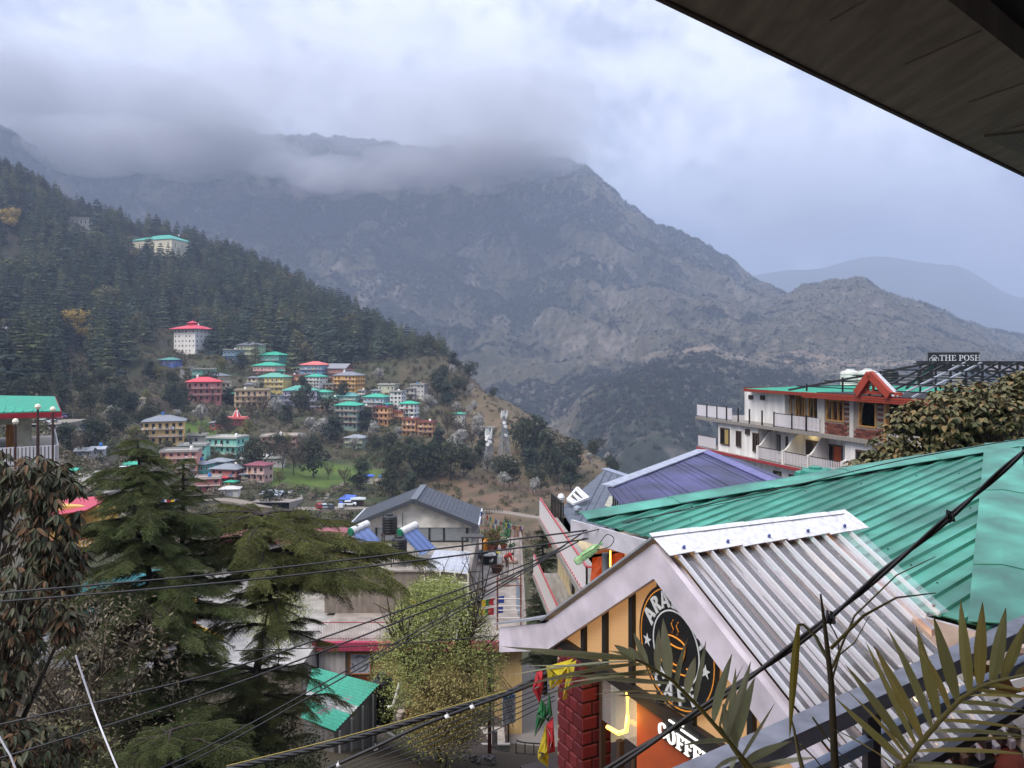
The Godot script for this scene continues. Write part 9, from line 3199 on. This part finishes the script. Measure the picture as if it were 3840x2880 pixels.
	part("meter_box", b, mat("a09c98", 0.6, "grime", 1.0), po)
	b = MB.new()
	b.tube([Vector3(0.2, 3.0, 0.1), Vector3(0.22, 5.5, 0.1), Vector3(0.15, 7.0, 0.05)], 0.05, 0.05, 6)
	part("conduit", b, mat("8a8c8e", 0.5, ""), po)
	for i in 6:
		b = MB.new()
		b.tube([Vector3(0, 6.5 - i * 0.4, 0.1), Vector3(0.4 + 0.1 * i, 5.8 - i * 0.5, 0.2), Vector3(0.7, 6.2 - i * 0.2, 0.1), Vector3(1.3, 5.4 - i * 0.4, 0.0)], 0.02, 0.02, 4)
		part("wire_loop", b, mat("17171a", 0.6, ""), po)
	for y in [4.1, 4.25, 4.4]:
		b = MB.new()
		b.tube([Vector3(-0.12, y, 0.15), Vector3(0.06, y + 0.03, 0.15)], 0.06, 0.06, 8)
		part("insulator", b, mat("8a8278", 0.4, ""), po)
	var sb := thing("notice_board", "white notice board with faint lines of writing beside the street", "board", at(1908, 2660, 45.0), 0.5)
	b = MB.new()
	b.box(Vector3(0, 0, 0), Vector3(0.85, 1.7, 0.08))
	part("board", b, mat("c4c8cc", 0.6, "grime", 0.8), sb)
	b = MB.new()
	b.box(Vector3(0, 0.74, 0.045), Vector3(0.7, 0.14, 0.02))
	part("heading", b, mat("4a7aa8", 0.6, ""), sb)
	for y in 7:
		b = MB.new()
		b.box(Vector3(-0.05 * (y % 2), 0.5 - y * 0.16, 0.045), Vector3(0.62 - 0.1 * (y % 3), 0.03, 0.012))
		part("line", b, mat("7a8088", 0.6, ""), sb)
	b = MB.new()
	b.box(Vector3(0, -1.5, -0.05), Vector3(0.1, 2.2, 0.06))
	part("leg", b, mat("4a3a30", 0.8, ""), sb)
	var rr := thing("street_railing", "black bent iron railing beside the street", "railing", at(1935, 2850, 43.0))
	b = MB.new()
	b.tube([Vector3(0, 1.1, 0), Vector3(0.3, 1.0, 0), Vector3(0.7, 0.95, 0.0), Vector3(1.5, 0.95, 0.1)], 0.035, 0.035, 6)
	b.tube([Vector3(0, 0.4, 0), Vector3(1.5, 0.3, 0.1)], 0.02, 0.02, 5)
	part("rail", b, mat("1a1818", 0.6, ""), rr)
	for x in [0.0, 0.5, 1.0, 1.5]:
		b = MB.new()
		b.tube([Vector3(x, -0.8, 0.05), Vector3(x, 1.0, 0.05)], 0.03, 0.03, 5)
		part("post", b, mat("1a1818", 0.6, ""), rr)
	walker("person", "person all in black walking up the street behind the flags", at(1988, 2712, 62.0), 0.2, "15151a", "121216")
	for q in [["white bent drain pipe standing in the yard behind the shed", [[1500, 2560], [1492, 2590], [1475, 2645], [1455, 2652]], "d0cec8"], ["grey pipe lying on the earth bank", [[1450, 2745], [1486, 2765], [1486, 2766]], "8a8c8e"]]:
		var o := thing("drain_pipe", q[0], "pipe", at(q[1][0][0], q[1][0][1], 36.0))
		b = MB.new()
		b.tube(q[1].map(func(p): return at(p[0], p[1], 36.0) - o.position), 0.08, 0.08, 8)
		part("pipe", b, mat(q[2], 0.5, ""), o)
	for i in 4:
		var o := thing("flower_pot", "small pot standing on the earth bank behind the cables", "pot", at([1505, 1535, 1500, 1545][i], [2690, 2688, 2705, 2700][i], 35.5), 0.0, "pots on the bank")
		b = MB.new()
		b.lathe([Vector2(0, 0), Vector2(0.12, 0), Vector2(0.19, 0.3), Vector2(0.16, 0.3), Vector2(0, 0.22)], Transform3D(), 10)
		part("pot", b, mat(["b8aaa0", "7a4a38", "a89c94", "8a5a48"][i], 0.8, ""), o)
